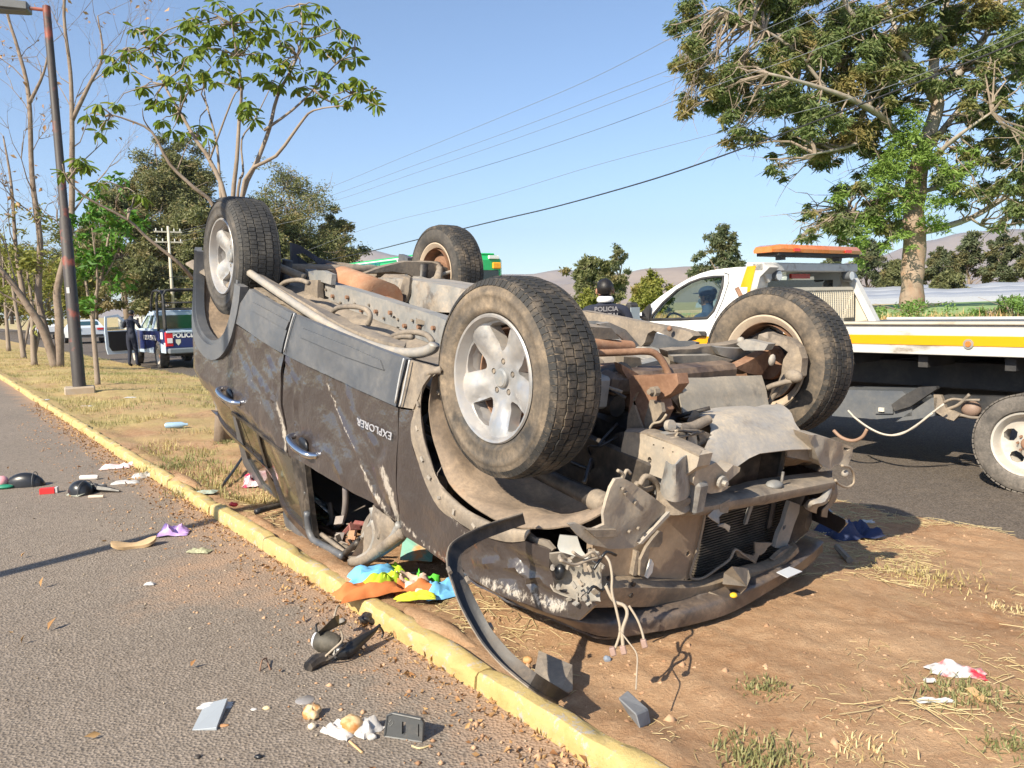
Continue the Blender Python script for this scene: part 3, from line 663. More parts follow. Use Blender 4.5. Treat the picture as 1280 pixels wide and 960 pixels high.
# --- broad leafed street tree behind the wreck; leaf clusters (u, v)
def street_tree():
    rr = random.Random(8); D = 8.0; base = GM(272, 520); base = Vector((-2.95, 8.0, soil_z(0, 2.4))); t = tree_obj('street_tree', base, 'slender tree with big drooping yellow green leaves rising behind the raised rear wheel')
    P = lambda u, v, d=0.: Dp(u, v, D + d)
    fork = P(286, 340)
    tk = MB(); tk.tube([base - Vector((0, 0, .1)), base.lerp(fork, .3), base.lerp(fork, .6) + Vector((.04, 0, 0)), fork], [.085, .07, .065, .06], 10); loc(tk, t).build('trunk', BARKG, t, smooth=True)
    br = [([(286, 342), (268, 260), (243, 235), (212, 205), (190, 165), (160, 150), (138, 143)], .032, -.5), ([(286, 342), (282, 250), (262, 200), (245, 175), (225, 140), (205, 105), (188, 60), (178, 40)], .036, .4),
        ([(288, 342), (276, 245), (271, 180), (258, 130), (255, 110)], .026, .9), ([(290, 342), (291, 250), (296, 200), (299, 150), (302, 110), (296, 70), (290, 30)], .034, -.3),
        ([(292, 342), (303, 245), (322, 200), (337, 160), (347, 120), (372, 70), (378, 30), (374, 5)], .036, .3), ([(294, 342), (306, 225), (345, 195), (375, 155), (392, 138), (430, 132)], .03, -.6),
        ([(290, 345), (298, 235), (304, 215), (302, 175), (318, 150), (345, 95)], .022, .8), ([(330, 163), (365, 138), (392, 112), (420, 80), (445, 62)], .022, .5), ([(240, 348), (225, 330), (185, 298), (160, 275), (110, 248), (85, 225), (78, 205)], .026, -.9),
        ([(160, 272), (145, 255), (155, 235), (168, 240)], .012, -.9), ([(190, 165), (180, 150), (178, 135)], .012, -.5), ([(372, 50), (400, 45), (425, 35)], .014, .3), ([(262, 200), (290, 125), (300, 112), (315, 100)], .014, .4), ([(392, 112), (415, 128), (440, 118), (470, 110)], .016, .4), ([(222, 212), (235, 180), (248, 170)], .01, .3), ([(190, 100), (165, 85), (160, 60)], .012, .4)]
    bb = MB()
    for pts, r, dd in br:
        k = len(pts); c = crom([P(u, v, dd * i / (k - 1) + rr.gauss(0, .03)) for i, (u, v) in enumerate(pts)], 3)
        bb.tube(c, [.78 * r * (1 - .75 * i / (len(c) - 1)) for i in range(len(c))], 6)
    nodes = [q for pts, r, dd in br for q in [(P(u, v, dd * i / (len(pts) - 1))) for i, (u, v) in enumerate(pts)][2:]]
    cl = [(165, 35), (190, 40), (160, 60), (195, 55), (138, 65), (150, 75), (178, 72), (200, 80), (165, 90), (210, 95), (150, 130), (120, 130), (110, 145), (135, 150), (128, 162), (180, 110), (195, 120), (170, 112), (190, 130), (220, 105), (240, 105), (215, 130), (225, 140),
        (235, 30), (250, 15), (265, 30), (280, 10), (300, 15), (310, 30), (255, 45), (290, 45), (270, 5), (330, 25), (345, 35), (320, 50), (235, 20), (262, 60), (340, 10), (362, 28), (350, 50), (300, 60), (365, 60), (358, 75), (330, 70), (315, 65), (375, 10), (390, 15), (400, 5), (412, 25), (425, 35), (440, 40), (395, 30), (370, 40),
        (215, 65), (225, 75), (240, 70), (250, 85), (235, 90), (262, 90), (275, 85), (285, 95), (290, 75), (252, 60), (265, 100), (240, 60), (345, 85), (355, 95), (380, 90), (375, 110), (390, 120), (350, 105), (335, 100), (400, 115), (420, 60), (430, 70), (440, 60), (425, 55), (410, 100), (425, 105), (440, 110), (455, 105), (465, 118), (472, 130), (450, 120), (435, 120), (415, 118), (405, 60),
        (240, 165), (250, 160), (230, 165), (262, 175), (310, 140), (318, 150), (312, 135), (305, 125), (95, 205), (85, 215), (110, 212), (125, 225), (165, 240), (175, 245), (95, 200), (205, 150), (215, 155), (320, 15), (285, 28), (305, 45), (270, 40), (385, 45), (400, 85), (325, 90), (300, 95), (275, 70), (230, 45), (245, 35), (330, 40), (200, 45), (175, 58), (140, 80), (280, 60), (225, 118), (205, 128), (360, 90), (460, 112), (445, 75)]
    def leaf_mesh():
        b = MB(); L = .15; W = .058; st = 5; V = []
        for i in range(st + 1):
            q = i / st; w = W * (math.sin(math.pi * min(1, q * .98 + .02)) ** .8) * (.6 + .6 * q if q < .6 else 1) * .55; z = -L * .16 * q * q
            V += [(L * q, -w, z + .012), (L * q, 0, z), (L * q, w, z + .012)]
        F = []
        for i in range(st):
            a = i * 3; F += [(a, a + 1, a + 4, a + 3), (a + 1, a + 2, a + 5, a + 4)]
        b.add(V, F); me = bpy.data.meshes.new('leaf'); me.from_pydata(b.v, [], b.f); me.materials.append(LBIG2); me.polygons.foreach_set('use_smooth', [True] * len(F)); return me
    lm = leaf_mesh(); cnt = 0; rest = MB()
    for (u, v) in cl:
        q0 = P(u, v, 0); q = min(nodes, key=lambda p: (p - q0).length_squared); 
        c = P(u + rr.gauss(0, 3), v + rr.gauss(0, 3), (q - CAMO).dot(FW) - D + rr.gauss(0, .18))
        near = min(nodes, key=lambda p: (p - c).length); bb.tube(wig(near, c, 4, .07, rr, .04), [.011, .008, .006, .005, .003], 5)
        k = rr.randint(9, 14); a0 = rr.uniform(0, 6.28)
        for j in range(k):
            a = a0 + j * 6.28 / k + rr.gauss(0, .2); el = rr.uniform(-1.15, -.25) if rr.random() < .8 else rr.uniform(-.3, .4); s_ = rr.uniform(.5, .88)
            m = Matrix.Translation(c - Vector(t.location)) @ Matrix.Rotation(a, 4, 'Z') @ Matrix.Rotation(-el, 4, 'Y') @ Matrix.Translation((.02, 0, 0)) @ Matrix.Rotation(rr.gauss(0, .5), 4, 'X') @ Matrix.Scale(s_, 4)
            if cnt < 300 and j % 4 == 0:
                o = bpy.data.objects.new('leaf', lm); COL.objects.link(o); o.parent = t; o.matrix_basis = m; cnt += 1
            else: rest.add([m @ Vector(x.co) for x in lm.vertices], [tuple(p.vertices) for p in lm.polygons])
    tag(rest.build('leaf_mass', LBIG2, t, smooth=True), kind='stuff')
    loc(bb, t).build('branches', BARKG, t, smooth=True)
LBIG2 = leaf_mat('drooping_leaf', (.12, .19, .022, 1), (.26, .30, .035, 1), None, .35)
_n = LBIG2.node_tree.nodes; _oi = _n.new('ShaderNodeObjectInfo'); _r2 = _mix(_n, LBIG2.node_tree.links, _ramp(_n, LBIG2.node_tree.links, _oi.outputs['Random'], .55, .95), (.15, .21, .025, 1), (.42, .37, .05, 1))
_pm = [x for x in _n if x.bl_idname == 'ShaderNodeMix'][0]; LBIG2.node_tree.links.new(_r2, _pm.inputs[7])
street_tree()

# --- bare and half bare trees on the median at the left
def bare_tree(name, base, stems, label, D, r0, twig=1.0, seed=0, leaves=None, nl=0, lsize=.08, bark=None, lev=3, pods=0, group=None):
    rr = random.Random(seed); t = tree_obj(name, base, label, group=group); tk = MB(); tw = MB(); ends = []
    for pts, r, dd in stems:
        k = len(pts); c = [Dp(u, v, D + dd * i / (k - 1)) for i, (u, v) in enumerate(pts)]
        if (c[0] - base).length < 1.0: c[0] = base + (c[0] - base) * .35 - Vector((0, 0, .05))
        c = crom(c, 4); n = len(c); tk.tube(c, [r * (1 - .8 * (i / (n - 1)) ** .8) + .006 for i in range(n)], 8)
        def grow(p, d, L, r_, l):
            e = p + d * L; mid = p.lerp(e, .5) + Vector((rr.gauss(0, .06), rr.gauss(0, .06), rr.gauss(0, .05))) * L
            tw.tube([p, mid, e], [r_, r_ * .75, r_ * .5], 4 if l > 1 else 3, cap=False)
            if l == 0: ends.append(e); return
            for _ in range(rr.choice((2, 2, 3))):
                nd = (d + Vector((rr.gauss(0, .45), rr.gauss(0, .45), rr.gauss(.12, .35)))).normalized(); grow(e, nd, L * rr.uniform(.6, .85), r_ * .55, l - 1)
            if rr.random() < .5: ends.append(e)
        for i in range(n // 3, n, 2):
            d = (c[min(i + 1, n - 1)] - c[i - 1]).normalized(); sd_ = Vector((rr.gauss(0, 1), rr.gauss(0, 1), rr.gauss(0, .4))).normalized()
            grow(c[i], (d + sd_ * .8).normalized(), twig * rr.uniform(.5, 1.), max(.008, r * .28 * (1 - i / n) + .006), lev)
    loc(tk, t).build('trunk', bark or BARKG, t, smooth=True); loc(tw, t).build('twigs', bark or BARKG, t)
    if nl:
        E = np.array([tuple(rr.choice(ends)) for _ in range(nl)]); E += nr.normal(size=E.shape) * .12 * twig; v, f = leafcloud(E - np.array(base), lsize, .42, .35); npmesh('foliage', v, f, leaves, t)
    if pods:
        E = np.array([tuple(rr.choice(ends)) for _ in range(pods)]); v, f = leafcloud(E - np.array(base), .12, .5, .5); tag(npmesh('dry_pods', v, f, LDRY, t), kind='stuff')
    return t
B1 = GM(72, 459); D1 = (B1 - CAMO).dot(FW)
bare_tree('bare_tree', B1, [([(68, 462), (55, 415), (30, 375), (8, 345), (-15, 315), (-40, 250)], .13, -1.), ([(72, 462), (58, 418), (48, 370), (50, 300), (40, 220), (36, 120), (22, 60), (10, 20), (0, -40)], .11, .5), ([(78, 462), (74, 400), (72, 360), (88, 290), (90, 200), (90, 150), (88, 90), (80, 20), (84, -40)], .12, 0), ([(90, 150), (112, 105), (128, 70), (122, 20)], .06, .5), ([(30, 375), (20, 310), (14, 230), (4, 170)], .07, .5), ([(36, 130), (55, 90), (62, 50)], .05, 0)],
    'large bare tree with several grey stems splaying from one foot, left of the lamp post', D1, .2, 1.25, 5, bark=BARK2 if 'BARK2' in globals() else BARKG, pods=420, lev=4)
B2 = GM(122, 481); D2 = (B2 - CAMO).dot(FW)
bare_tree('sapling', B2, [([(123, 482), (119, 440), (116, 400), (120, 370), (128, 340), (135, 300), (140, 275)], .05, 0), ([(116, 405), (110, 370), (104, 330), (98, 300)], .03, .4), ([(119, 385), (122, 350), (118, 310), (115, 285)], .025, -.4), ([(122, 360), (140, 330), (150, 300)], .02, .2)],
    'young tree with fresh green leaves and pale stem right of the lamp post', D2, .05, .32, 6, LBRI, 1500, .13, BARK if False else BARKG)
for i, (u, v, pts, lab, L) in enumerate([(43, 457, [(43, 458), (41, 420), (40, 380), (34, 340)], 'thin dark stemmed tree directly left of the multi stemmed bare tree', LYEL), (30, 448, [(30, 449), (26, 420), (20, 385), (14, 350), (10, 320)], 'small tree with pale leaning stem, second from the left picture edge', LYEL), (11, 439, [(11, 440), (8, 400), (5, 360), (3, 320)], 'slim straight stemmed tree nearest the left picture edge', LYEL)]):
    b = GM(u, v); d = (b - CAMO).dot(FW)
    bare_tree('sapling', b, [(pts, .09, 0), ([pts[1], (pts[1][0] + 14, pts[1][1] - 30), (pts[1][0] + 22, pts[1][1] - 60)], .05, .5)], lab, d, .09, .8, 20 + i, L, 900, .16, None, 3, group='saplings along the median')

# --- plants, grass and litter on the ground
def blades(name, pts, h, w, mat, lean=.5, kind='stuff', rng=nr, flatn=False):
    P = np.array(pts, dtype=float); n = len(P); a = rng.uniform(0, 2 * np.pi, n); l = rng.normal(0, lean, n); hh = h * (1 + .35 * rng.normal(size=n)).clip(.3, 2)
    dx = np.stack([np.cos(a), np.sin(a), np.zeros(n)], 1); sd_ = np.stack([-np.sin(a), np.cos(a), np.zeros(n)], 1)
    up = np.stack([np.zeros(n), np.zeros(n), np.ones(n)], 1)
    k = np.clip(np.abs(l), 0, 1.45)[:, None]; dirv = up * np.cos(k) + dx * np.sin(k)
    A = P - sd_ * w / 2; B = P + sd_ * w / 2; Mid = P + dirv * hh[:, None] * .55; C = P + dirv * hh[:, None] + dx * hh[:, None] * .18 - up * hh[:, None] * .05
    V = np.stack([A, B, Mid + sd_ * w * .4, Mid - sd_ * w * .4, C], 1).reshape(-1, 3); i = np.arange(n)[:, None] * 5
    F = np.concatenate([i + [0, 1, 2], i + [0, 2, 3], i + [3, 2, 4]], 1).reshape(-1, 3)
    o = npmesh(name, V, F, mat); tag(o, kind=kind); return o
STRAW = leaf_mat('dry_straw', (.50, .39, .19, 1), (.68, .56, .32, 1), None, .1)
GRN = leaf_mat('grass_green', (.15, .16, .06, 1), (.33, .31, .14, 1), None, .2)
DRYG = leaf_mat('dry_grass', (.40, .32, .13, 1), (.58, .47, .22, 1), (.22, .24, .08, 1), .2)
def median_pts(n, s0, s1_, dens, nlo=1.58, nhi=5.55, cond=None):
    out = []
    while len(out) < n:
        s = s0 + (s1_ - s0) * R_.random() ** dens; nn_ = R_.uniform(nlo, nhi)
        q = noise.noise(Vector((s * .9, nn_ * .9, 5))) + .5 * noise.noise(Vector((s * 3, nn_ * 3, 8)))
        if cond and not cond(s, nn_, q): continue
        out.append(tuple(RF(s, nn_, soil_z(s, nn_, s < 9) - .004)))
    return out
far_c = lambda s, n, q: q + .35 * noise.noise(Vector((s * .35, n * .5, 2))) > .34 - min(.32, max(0, (s - 5.2)) * .06)
tag(blades('dry_grass', median_pts(42000, 5.2, 42, 1.5, cond=far_c), .055, .006, DRYG, .9), 'short dry yellow grass covering the far median', 'grass')
tag(blades('green_grass', median_pts(5000, 5.4, 36, 1.4, cond=lambda s, n, q: noise.noise(Vector((s * .8, n * .9, 15))) > .12), .05, .007, GRN, .8), 'patches of short green grass on the far median', 'grass')
# straw stalks lying on the bare soil
def stalks(name, P, L, w, mat):
    n = len(P); P = np.array(P); a = nr.uniform(0, 6.28, n); LL = L * nr.gamma(2.2, .45, n).clip(.15, 3); d = np.stack([np.cos(a), np.sin(a), nr.normal(0, .07, n)], 1); s_ = np.stack([-np.sin(a), np.cos(a), np.zeros(n)], 1)
    c = P + np.array([0, 0, .006]); bend = s_ * (nr.normal(0, .12, n) * LL)[:, None]
    A = c - d * LL[:, None] / 2; Bm = c + bend + np.array([0, 0, .004]); C = c + d * LL[:, None] / 2
    up = np.array([0, 0, 1.0]) * w * .7
    V = np.stack([A - s_ * w / 2, A + s_ * w / 2, A + up, Bm - s_ * w / 2, Bm + s_ * w / 2, Bm + up, C - s_ * w / 4, C + s_ * w / 4, C + up], 1).reshape(-1, 3)
    i = np.arange(n)[:, None] * 9; q = [[0, 1, 4, 3], [1, 2, 5, 4], [2, 0, 3, 5], [3, 4, 7, 6], [4, 5, 8, 7], [5, 3, 6, 8]]
    F = np.concatenate([i + x for x in q], 1).reshape(-1, 4); o = npmesh(name, V, F, mat); tag(o, kind='stuff'); return o
sp = median_pts(5600, -2.4, 5.6, 1.0, cond=lambda s, n, q: q > .10 - (.25 if n > 3.3 else 0))
tag(stalks('dry_straw', sp, .11, .0034, STRAW), 'dry straw stalks strewn over the bare soil', 'straw')
tag(stalks('fine_straw', median_pts(9000, -2.4, 6.5, 1.0, cond=lambda s, n, q: q > -.15), .035, .0022, STRAW), 'fine straw bits over the bare soil', 'straw')
def tuft(u, v, r, n, h, lab, mat=GRN, f=GM):
    c = f(u, v); P = [tuple(Vector((c.x, c.y, soil_z(c.dot(RD), c.dot(RN)) - .004)) + Vector((R_.gauss(0, r), R_.gauss(0, r * .8), 0))) for _ in range(n)]
    o = blades('weed_tuft', P, h, .005, mat, .85); tag(o, lab, 'weed', 'low weed tufts on the bare soil'); 
tuft(955, 865, .04, 260, .018, 'small grey green weed tuft in front of the wreck, alone on bare soil')
tuft(950, 945, .07, 520, .024, 'largest weed tuft at the bottom picture edge')
tuft(1205, 868, .08, 420, .022, 'weed tuft under the red and white crisp packet')
tuft(1255, 935, .04, 160, .02, 'small weed tuft at the bottom right corner')
tuft(1075, 935, .06, 160, .022, 'dry grass tuft at the bottom edge right of the largest weed', STRAW)
tuft(1255, 760, .08, 200, .02, 'dry grass tuft near the right picture edge', STRAW)
tuft(1150, 725, .14, 500, .03, 'flat grass tuft behind the crisp packet', DRYG)
tuft(500, 480 + 62, .1, 10, .03, 'tiny grass tuft hidden beside the wreck')
tuft(290, 552, .10, 420, .03, 'olive weed tuft beside the rear door of the wreck')
tuft(200, 640 - 55, .1, 260, .04, 'low weed tuft beside the kerb left of the pink bag')
tuft(235, 612, .07, 240, .03, 'low weed tuft on the kerb edge by the red scrap')
# loose stones and crumbs
def pebbles(name, P, r, mat, rng=nr):
    n = len(P); P = np.array(P); b = np.array([(1, 0, 0), (-1, 0, 0), (0, 1, 0), (0, -1, 0), (0, 0, .8), (0, 0, -.5)]); sc_ = r * rng.gamma(2, .4, (n, 1, 1)).clip(.25, 3)
    V = (b[None] * sc_ * rng.uniform(.5, 1.3, (n, 6, 3)) + P[:, None]).reshape(-1, 3); f = [[0, 2, 4], [2, 1, 4], [1, 3, 4], [3, 0, 4], [2, 0, 5], [1, 2, 5], [3, 1, 5], [0, 3, 5]]
    F = np.concatenate([np.arange(n)[:, None] * 6 + x for x in f], 1).reshape(-1, 3); o = npmesh(name, V, F, mat); tag(o, kind='stuff'); return o
def rnd_mat(name, a, b):
    m = leaf_mat(name, a, b, None, 0.0); m.node_tree.nodes['Principled BSDF'].inputs['Roughness'].default_value = .95; return m
SOILP = rnd_mat('soil_crumbs', (.30, .165, .09, 1), (.52, .34, .21, 1)); GRAV = rnd_mat('gravel_bits', (.10, .08, .065, 1), (.46, .38, .28, 1)); LITT = rnd_mat('leaf_litter_bits', (.22, .10, .04, 1), (.52, .33, .15, 1))
tag(pebbles('soil_crumbs', median_pts(26000, -2.4, 7.5, 1.0, cond=lambda s, n, q: True), .0055, SOILP), 'crumbs and clods of reddish soil', 'soil')
tag(pebbles('soil_clods', [p for p in median_pts(2600, -2.4, 6, 1.0, 1.55, 2.6)], .0085, SOILP), 'larger clods of soil beside the kerb', 'soil')
def serv_pts(n, s0, s1_, lo, hi, pw=1.0):
    o = []
    for _ in range(n):
        s = R_.uniform(s0, s1_); k = hi - (hi - lo) * R_.random() ** pw; o.append(tuple(RF(s, k, ZS + .012 * noise.noise(Vector((s * .8, k * .8, 3))) + .001)))
    return o
tag(pebbles('loose_gravel', serv_pts(9000, -1.5, 14, -4.5, N0, 1.0), .0038, GRAV), 'loose grit on the service road', 'gravel')
tag(pebbles('kerb_dirt', serv_pts(4500, -1.5, 12, N0 - .55, N0, 2.6), .0055, SOILP), 'soil washed against the kerb', 'soil')
Cl = np.array(serv_pts(2400, -1.0, 14, N0 - .22, N0 - .01, 2.0)) + np.array([0, 0, .006]); v_, f_ = leafcloud(Cl, .022, .5, 0.0, curl=.5); tag(npmesh('leaf_litter', v_, f_, LITT), 'dry leaf litter lying in the gutter along the kerb', 'leaf litter', kind='stuff')
Cl = np.array(serv_pts(260, -1.0, 9, -3.5, N0, 1.2)) + np.array([0, 0, .006]); v_, f_ = leafcloud(Cl, .035, .4, 0.0, curl=.4); tag(npmesh('scattered_leaves', v_, f_, LITT), 'scattered dry leaves and twigs on the service road', 'leaf litter', kind='stuff')
# verge vegetation across the main road
def verge_pts(n, n0, n1_, s0, s1_):
    o = []
    for _ in range(n):
        s = R_.uniform(s0, s1_); k = R_.uniform(n0, n1_); o.append(tuple(RF(s, k, base_z(s, k))))
    return o
tag(blades('verge_grass', verge_pts(26000, 13.0, 17.0, -8, 22), .15, .012, DRYG, .55), 'tall dry grass along the verge beyond the flatbed', 'grass')
tag(blades('far_verge_grass', verge_pts(9000, 12.9, 20, 22, 75), .25, .03, DRYG, .6), 'dry grass along the far verge', 'grass')
tag(blades('verge_straw', verge_pts(12000, 13.2, 16.6, -8, 16), .18, .010, rnd_mat('reddish_dry_grass', (.45, .27, .11, 1), (.62, .42, .22, 1)), .6), 'reddish dry grass on the verge behind the deck', 'grass')
VB = leaf_mat('verge_bush_leaves', (.08, .17, .03, 1), (.17, .28, .06, 1), None, .25)
for i, (u, D, w, h, lb) in enumerate([(1165, 14.5, .9, .32, 'low green bush on the verge at the foot of the eucalyptus'), (1205, 14, .9, .34, 'low green bush above the amber marker lamp of the flatbed'), (1105, 15, .5, .3, 'small green bush beside the headboard of the flatbed'), (1270, 14.5, .6, .45, 'upright green bush at the right picture edge on the verge'), (1240, 15, .5, .26, 'small green bush between two larger ones on the verge'), (1140, 16.5, 1.0, .38, 'green bush around the base of the eucalyptus trunk'), (1075, 16, .7, .4, 'green bush seen through the headboard mesh')]):
    d = ray(u, 400); b = Vector((d.x * D, D * d.y, 0)); ng = b.dot(RN); b.z = base_z(b.dot(RD), ng); t = tree_obj('verge_bush', b, lb, 'bush', 'low bushes on the verge'); C = np.concatenate([clump_pts((R_.gauss(0, w * .4), R_.gauss(0, w * .4), h * R_.uniform(.3, .85)), w * .25, 80, flatz=.6) for _ in range(9)]); v_, f_ = leafcloud(C, .06, .5, .1); npmesh('foliage', v_, f_, VB, t); mb = MB()
    for _ in range(9): mb.tube([(0, 0, 0), (R_.gauss(0, w * .2), R_.gauss(0, w * .2), h * .5), (R_.gauss(0, w * .4), R_.gauss(0, w * .4), h)], [.012, .008, .004], 4)
    mb.build('stem', BARKG, t)
# ------------------------------------------------------------------ the overturned car (built upright in its own axes: x forward, y left, z up)
SR = Matrix(((0.595615, -0.792457, -0.131356), (-0.777658, -0.609826, 0.152839), (-0.201223, 0.011116, -0.979482)))
ST = Vector((0.65811, 3.41457, 1.28784))
SM = SR.to_4x4(); SM.translation = ST; SI = SR.transposed()
suv = empty('overturned_suv'); suv.matrix_world = SM
tag(suv, 'dark dusty SUV lying crushed on its roof on the median, wheels in the air', 'car')
def toL(p): return SI @ (Vector(p) - ST)
_co = toL(CAMO)
def c(u, v, ax, val):
    d = SI @ ray(u, v); return _co + d * ((val - _co[ax]) / d[ax])
def cdp(u, v, dep): return toL(Dp(u, v, dep))
def gz(p):                                  # height above the median in world for a local point
    w = SR @ Vector(p) + ST; return w.z - medz(w.dot(RN))
def clampz(p, lo=-.012):
    p = Vector(p); h = gz(p)
    if h < lo: p.z += (h - lo) / -SR[2][2] * -1 if False else 0; p.z -= (lo - h) / abs(SR[2][2])
    return p
def sideY(x, z):
    y = .925 + .012 * math.sin((z - .5) * 2.6)
    if z > 1.17: y -= (z - 1.17) * (.42 - .34 * sm(-2.5, -1.7, x))
    if x > .15: y -= ((x - .15) / .6) ** 2 * .24
    if x < -3.2: y -= ((-3.2 - x) / .7) ** 2 * .22
    return y
def S(u, v, off=0.0):
    y = .93
    for _ in range(10): p = c(u, v, 1, y); y = sideY(p.x, p.z) + off
    return c(u, v, 1, y)
def pl(pts, f=S): return [f(u, v) for u, v in pts]
WL = []                                      # worn strokes on the paint: (points, radius, strength)
def stroke(pts, r, s): WL.append(([(S(u, v).x, S(u, v).z) for u, v in pts], r, s))
stroke([(346, 505), (352, 530), (357, 560)], .035, .75); stroke([(405, 472), (417, 514), (446, 570), (462, 612)], .016, .62); stroke([(478, 590), (488, 615), (497, 650)], .045, .72)
stroke([(455, 600), (470, 625), (490, 655)], .03, .6); stroke([(600, 725), (650, 745), (700, 760)], .035, .62); stroke([(500, 650), (530, 680), (560, 700)], .02, .6); stroke([(245, 445), (262, 500), (285, 540)], .02, .5)
stroke([(690, 690), (690, 735), (735, 752)], .012, .7); stroke([(375, 470), (380, 520)], .01, .45); stroke([(300, 455), (330, 500)], .008, .5); stroke([(560, 640), (590, 672)], .02, .55); stroke([(365, 447), (430, 478), (495, 508)], .006, .4)
def pdist(p, pl_):
    d = 9.
    for i in range(len(pl_) - 1):
        a = Vector(pl_[i]); b = Vector(pl_[i + 1]); ab = b - a; t = max(0, min(1, (Vector(p) - a).dot(ab) / max(ab.length_squared, 1e-9))); d = min(d, (Vector(p) - a - ab * t).length)
    return d
def wearf(p):
    w = 0.
    if p.y < 0: return 0.
    for q, r, s in WL:
        d = pdist((p.x, p.z), q)
        if d < r * 2: w = max(w, .78 * s * (1 - sm(0, r * 2, d)))
    return w
CREASE = [(S(u, v).x, S(u, v).z) for u, v in [(404, 468), (417, 515), (443, 563), (466, 620), (488, 655)]]
CREASE2 = [(S(u, v).x, S(u, v).z) for u, v in [(384, 560), (410, 566), (424, 585), (430, 600)]]
CREASE3 = [[(S(u, v).x, S(u, v).z) for u, v in q] for q in ([(358, 448), (370, 482), (365, 520), (372, 560)], [(300, 430), (318, 470), (340, 500), (352, 545)], [(430, 485), (440, 520), (470, 560)], [(330, 445), (345, 470), (338, 505)], [(590, 700), (640, 712), (690, 735)], [(620, 690), (650, 720), (660, 745)])]
def dent(x, z, sd):
    v = .015 * noise.noise(Vector((x * 3.1, z * 2.6, sd))) + .006 * noise.noise(Vector((x * 9, z * 9, sd)))
    d = pdist((x, z), CREASE); v += .014 * math.exp(-(d / .022) ** 2) - .022 * math.exp(-(d / .10) ** 2)
    for q in CREASE3: d = pdist((x, z), q); v += .009 * math.exp(-(d / .014) ** 2) - .011 * math.exp(-((d - .03) / .035) ** 2)
    d = pdist((x, z), CREASE2); v += .010 * math.exp(-(d / .018) ** 2)
    return v
def spanel(name, px, mat, off=0.0, th=.014, step=.03, both=True, wear=True, holes=(), raw=None, lab=None, dn=1.0):
    poly = raw or [(p.x, p.z) for p in pl(px)]; hs = [[(p.x, p.z) for p in pl(h)] for h in holes]; res = None
    V, T_ = fill2d(poly, step, hs)
    for sd in ((1, -1) if both else (1,)):
        P = [Vector((a[0], sd * (sideY(a[0], a[1]) + off + dn * dent(a[0], a[1], sd)), a[1])) for a in V]; P = [clampz(p) for p in P]
        tr = T_ if sd > 0 else [(a, c_, b) for a, b, c_ in T_]
        o = slab(name, P, tr, lambda i, p: Vector((p.x, p.y - sd * th, p.z)), mat, suv, .55, wearf if wear else None)
        if lab and sd > 0: o['label'] = lab
        if sd > 0: res = o
    return res
spanel('rear_door_cladding', [(314, 361), (340, 377), (368, 392), (362, 412), (354, 441), (330, 427), (295, 402), (302, 380)], CLAD, .012, .03, wear=False, dn=.4)
spanel('front_door_cladding', [(370, 393), (420, 414), (470, 434), (511, 449), (506, 470), (501, 490), (498, 508), (450, 487), (400, 464), (356, 442), (364, 413)], CLAD, .012, .03, wear=False, dn=.4)
# swage rib pressed in the cladding
spanel('cladding_rib', [(320, 378), (366, 402), (362, 412), (318, 388)], CLAD, .020, .02, wear=False, dn=.4, step=.04)
spanel('cladding_rib', [(382, 410), (440, 433), (480, 450), (484, 462), (436, 446), (379, 421)], CLAD, .020, .02, wear=False, dn=.4, step=.04)
spanel('fender_sill_end', [(513, 450), (532, 455), (551, 461), (540, 469), (531, 482), (526, 498), (520, 511), (500, 508), (505, 480)], TANM, .006, wear=False, both=False)
RDOOR = [(294, 404), (330, 429), (354, 443), (352, 470), (353, 510), (356, 540), (360, 568), (340, 556), (315, 538), (290, 516), (280, 492), (274, 470), (281, 440)]
spanel('rear_door', RDOOR, PAINT)
FDOOR = [(357, 444), (400, 466), (450, 489), (498, 510), (499, 545), (497, 595), (499, 640), (499, 656), (478, 681), (446, 702), (439, 697), (451, 672), (461, 648), (463, 630), (440, 616), (420, 602), (378, 579), (362, 569), (358, 540), (355, 505), (356, 470)]
spanel('front_door', FDOOR, PAINT, step=.024)
spanel('front_fender', [(501, 511), (519, 513), (516, 540), (518, 562), (532, 600), (551, 634), (582, 659), (606, 672), (584, 690), (562, 702), (557, 703), (532, 686), (502, 667), (499, 600)], PAINT, .002, step=.026)
spanel('fender_nose', [(568, 694), (597, 678), (621, 664), (650, 673), (668, 681), (686, 688), (683, 710), (689, 738), (706, 746), (735, 753), (741, 758), (722, 776), (690, 769), (646, 753), (610, 735), (583, 719)], PAINT, .0, step=.024, lab='scraped front corner of the fender beside the torn headlight')
# door handles, hinge covers, badge
def handle(a, b):
    for sd in (1, -1):
        A = S(*a); B = S(*b); A.y += .004; B.y += .004; ax = (B - A); m = MB(); mid = A.lerp(B, .5)
        pts = [A + Vector((0, -.01, 0)), A + ax * .08 + Vector((0, .028, 0)), A + ax * .35 + Vector((0, .045, 0)), A + ax * .65 + Vector((0, .045, 0)), A + ax * .92 + Vector((0, .028, 0)), B + Vector((0, -.01, 0))]
        m.tube(crom(pts, 3), .019, 8); m.v = [(p[0], sd * p[1], p[2]) for p in m.v]; h = m.build('door_handle', CHROME, suv, autos=1.0)
        n = MB(); n.ball(tuple(mid), (.062, .014, .045), 8); n.v = [(p[0], sd * p[1], p[2]) for p in n.v]; n.build('handle_cup', BLKC, h, smooth=True)
handle((366, 545), (394, 570)); handle((277, 486), (299, 504))
e0, e1 = S(498, 547), S(446, 524); zx = (e1 - e0).normalized(); zz = Vector((0, 1, 0)); zz = (zz - zx * zz.dot(zx)).normalized(); zy = zz.cross(zx); mid = e0.lerp(e1, .5) + Vector((0, .014, 0))
text_obj('door_lettering', 'EXPLORER', .048, flat('silver_badge', (.38, .38, .41), .3, bump=0), suv, frame(mid, zx, zy, zz), .002, 1.42, .0)
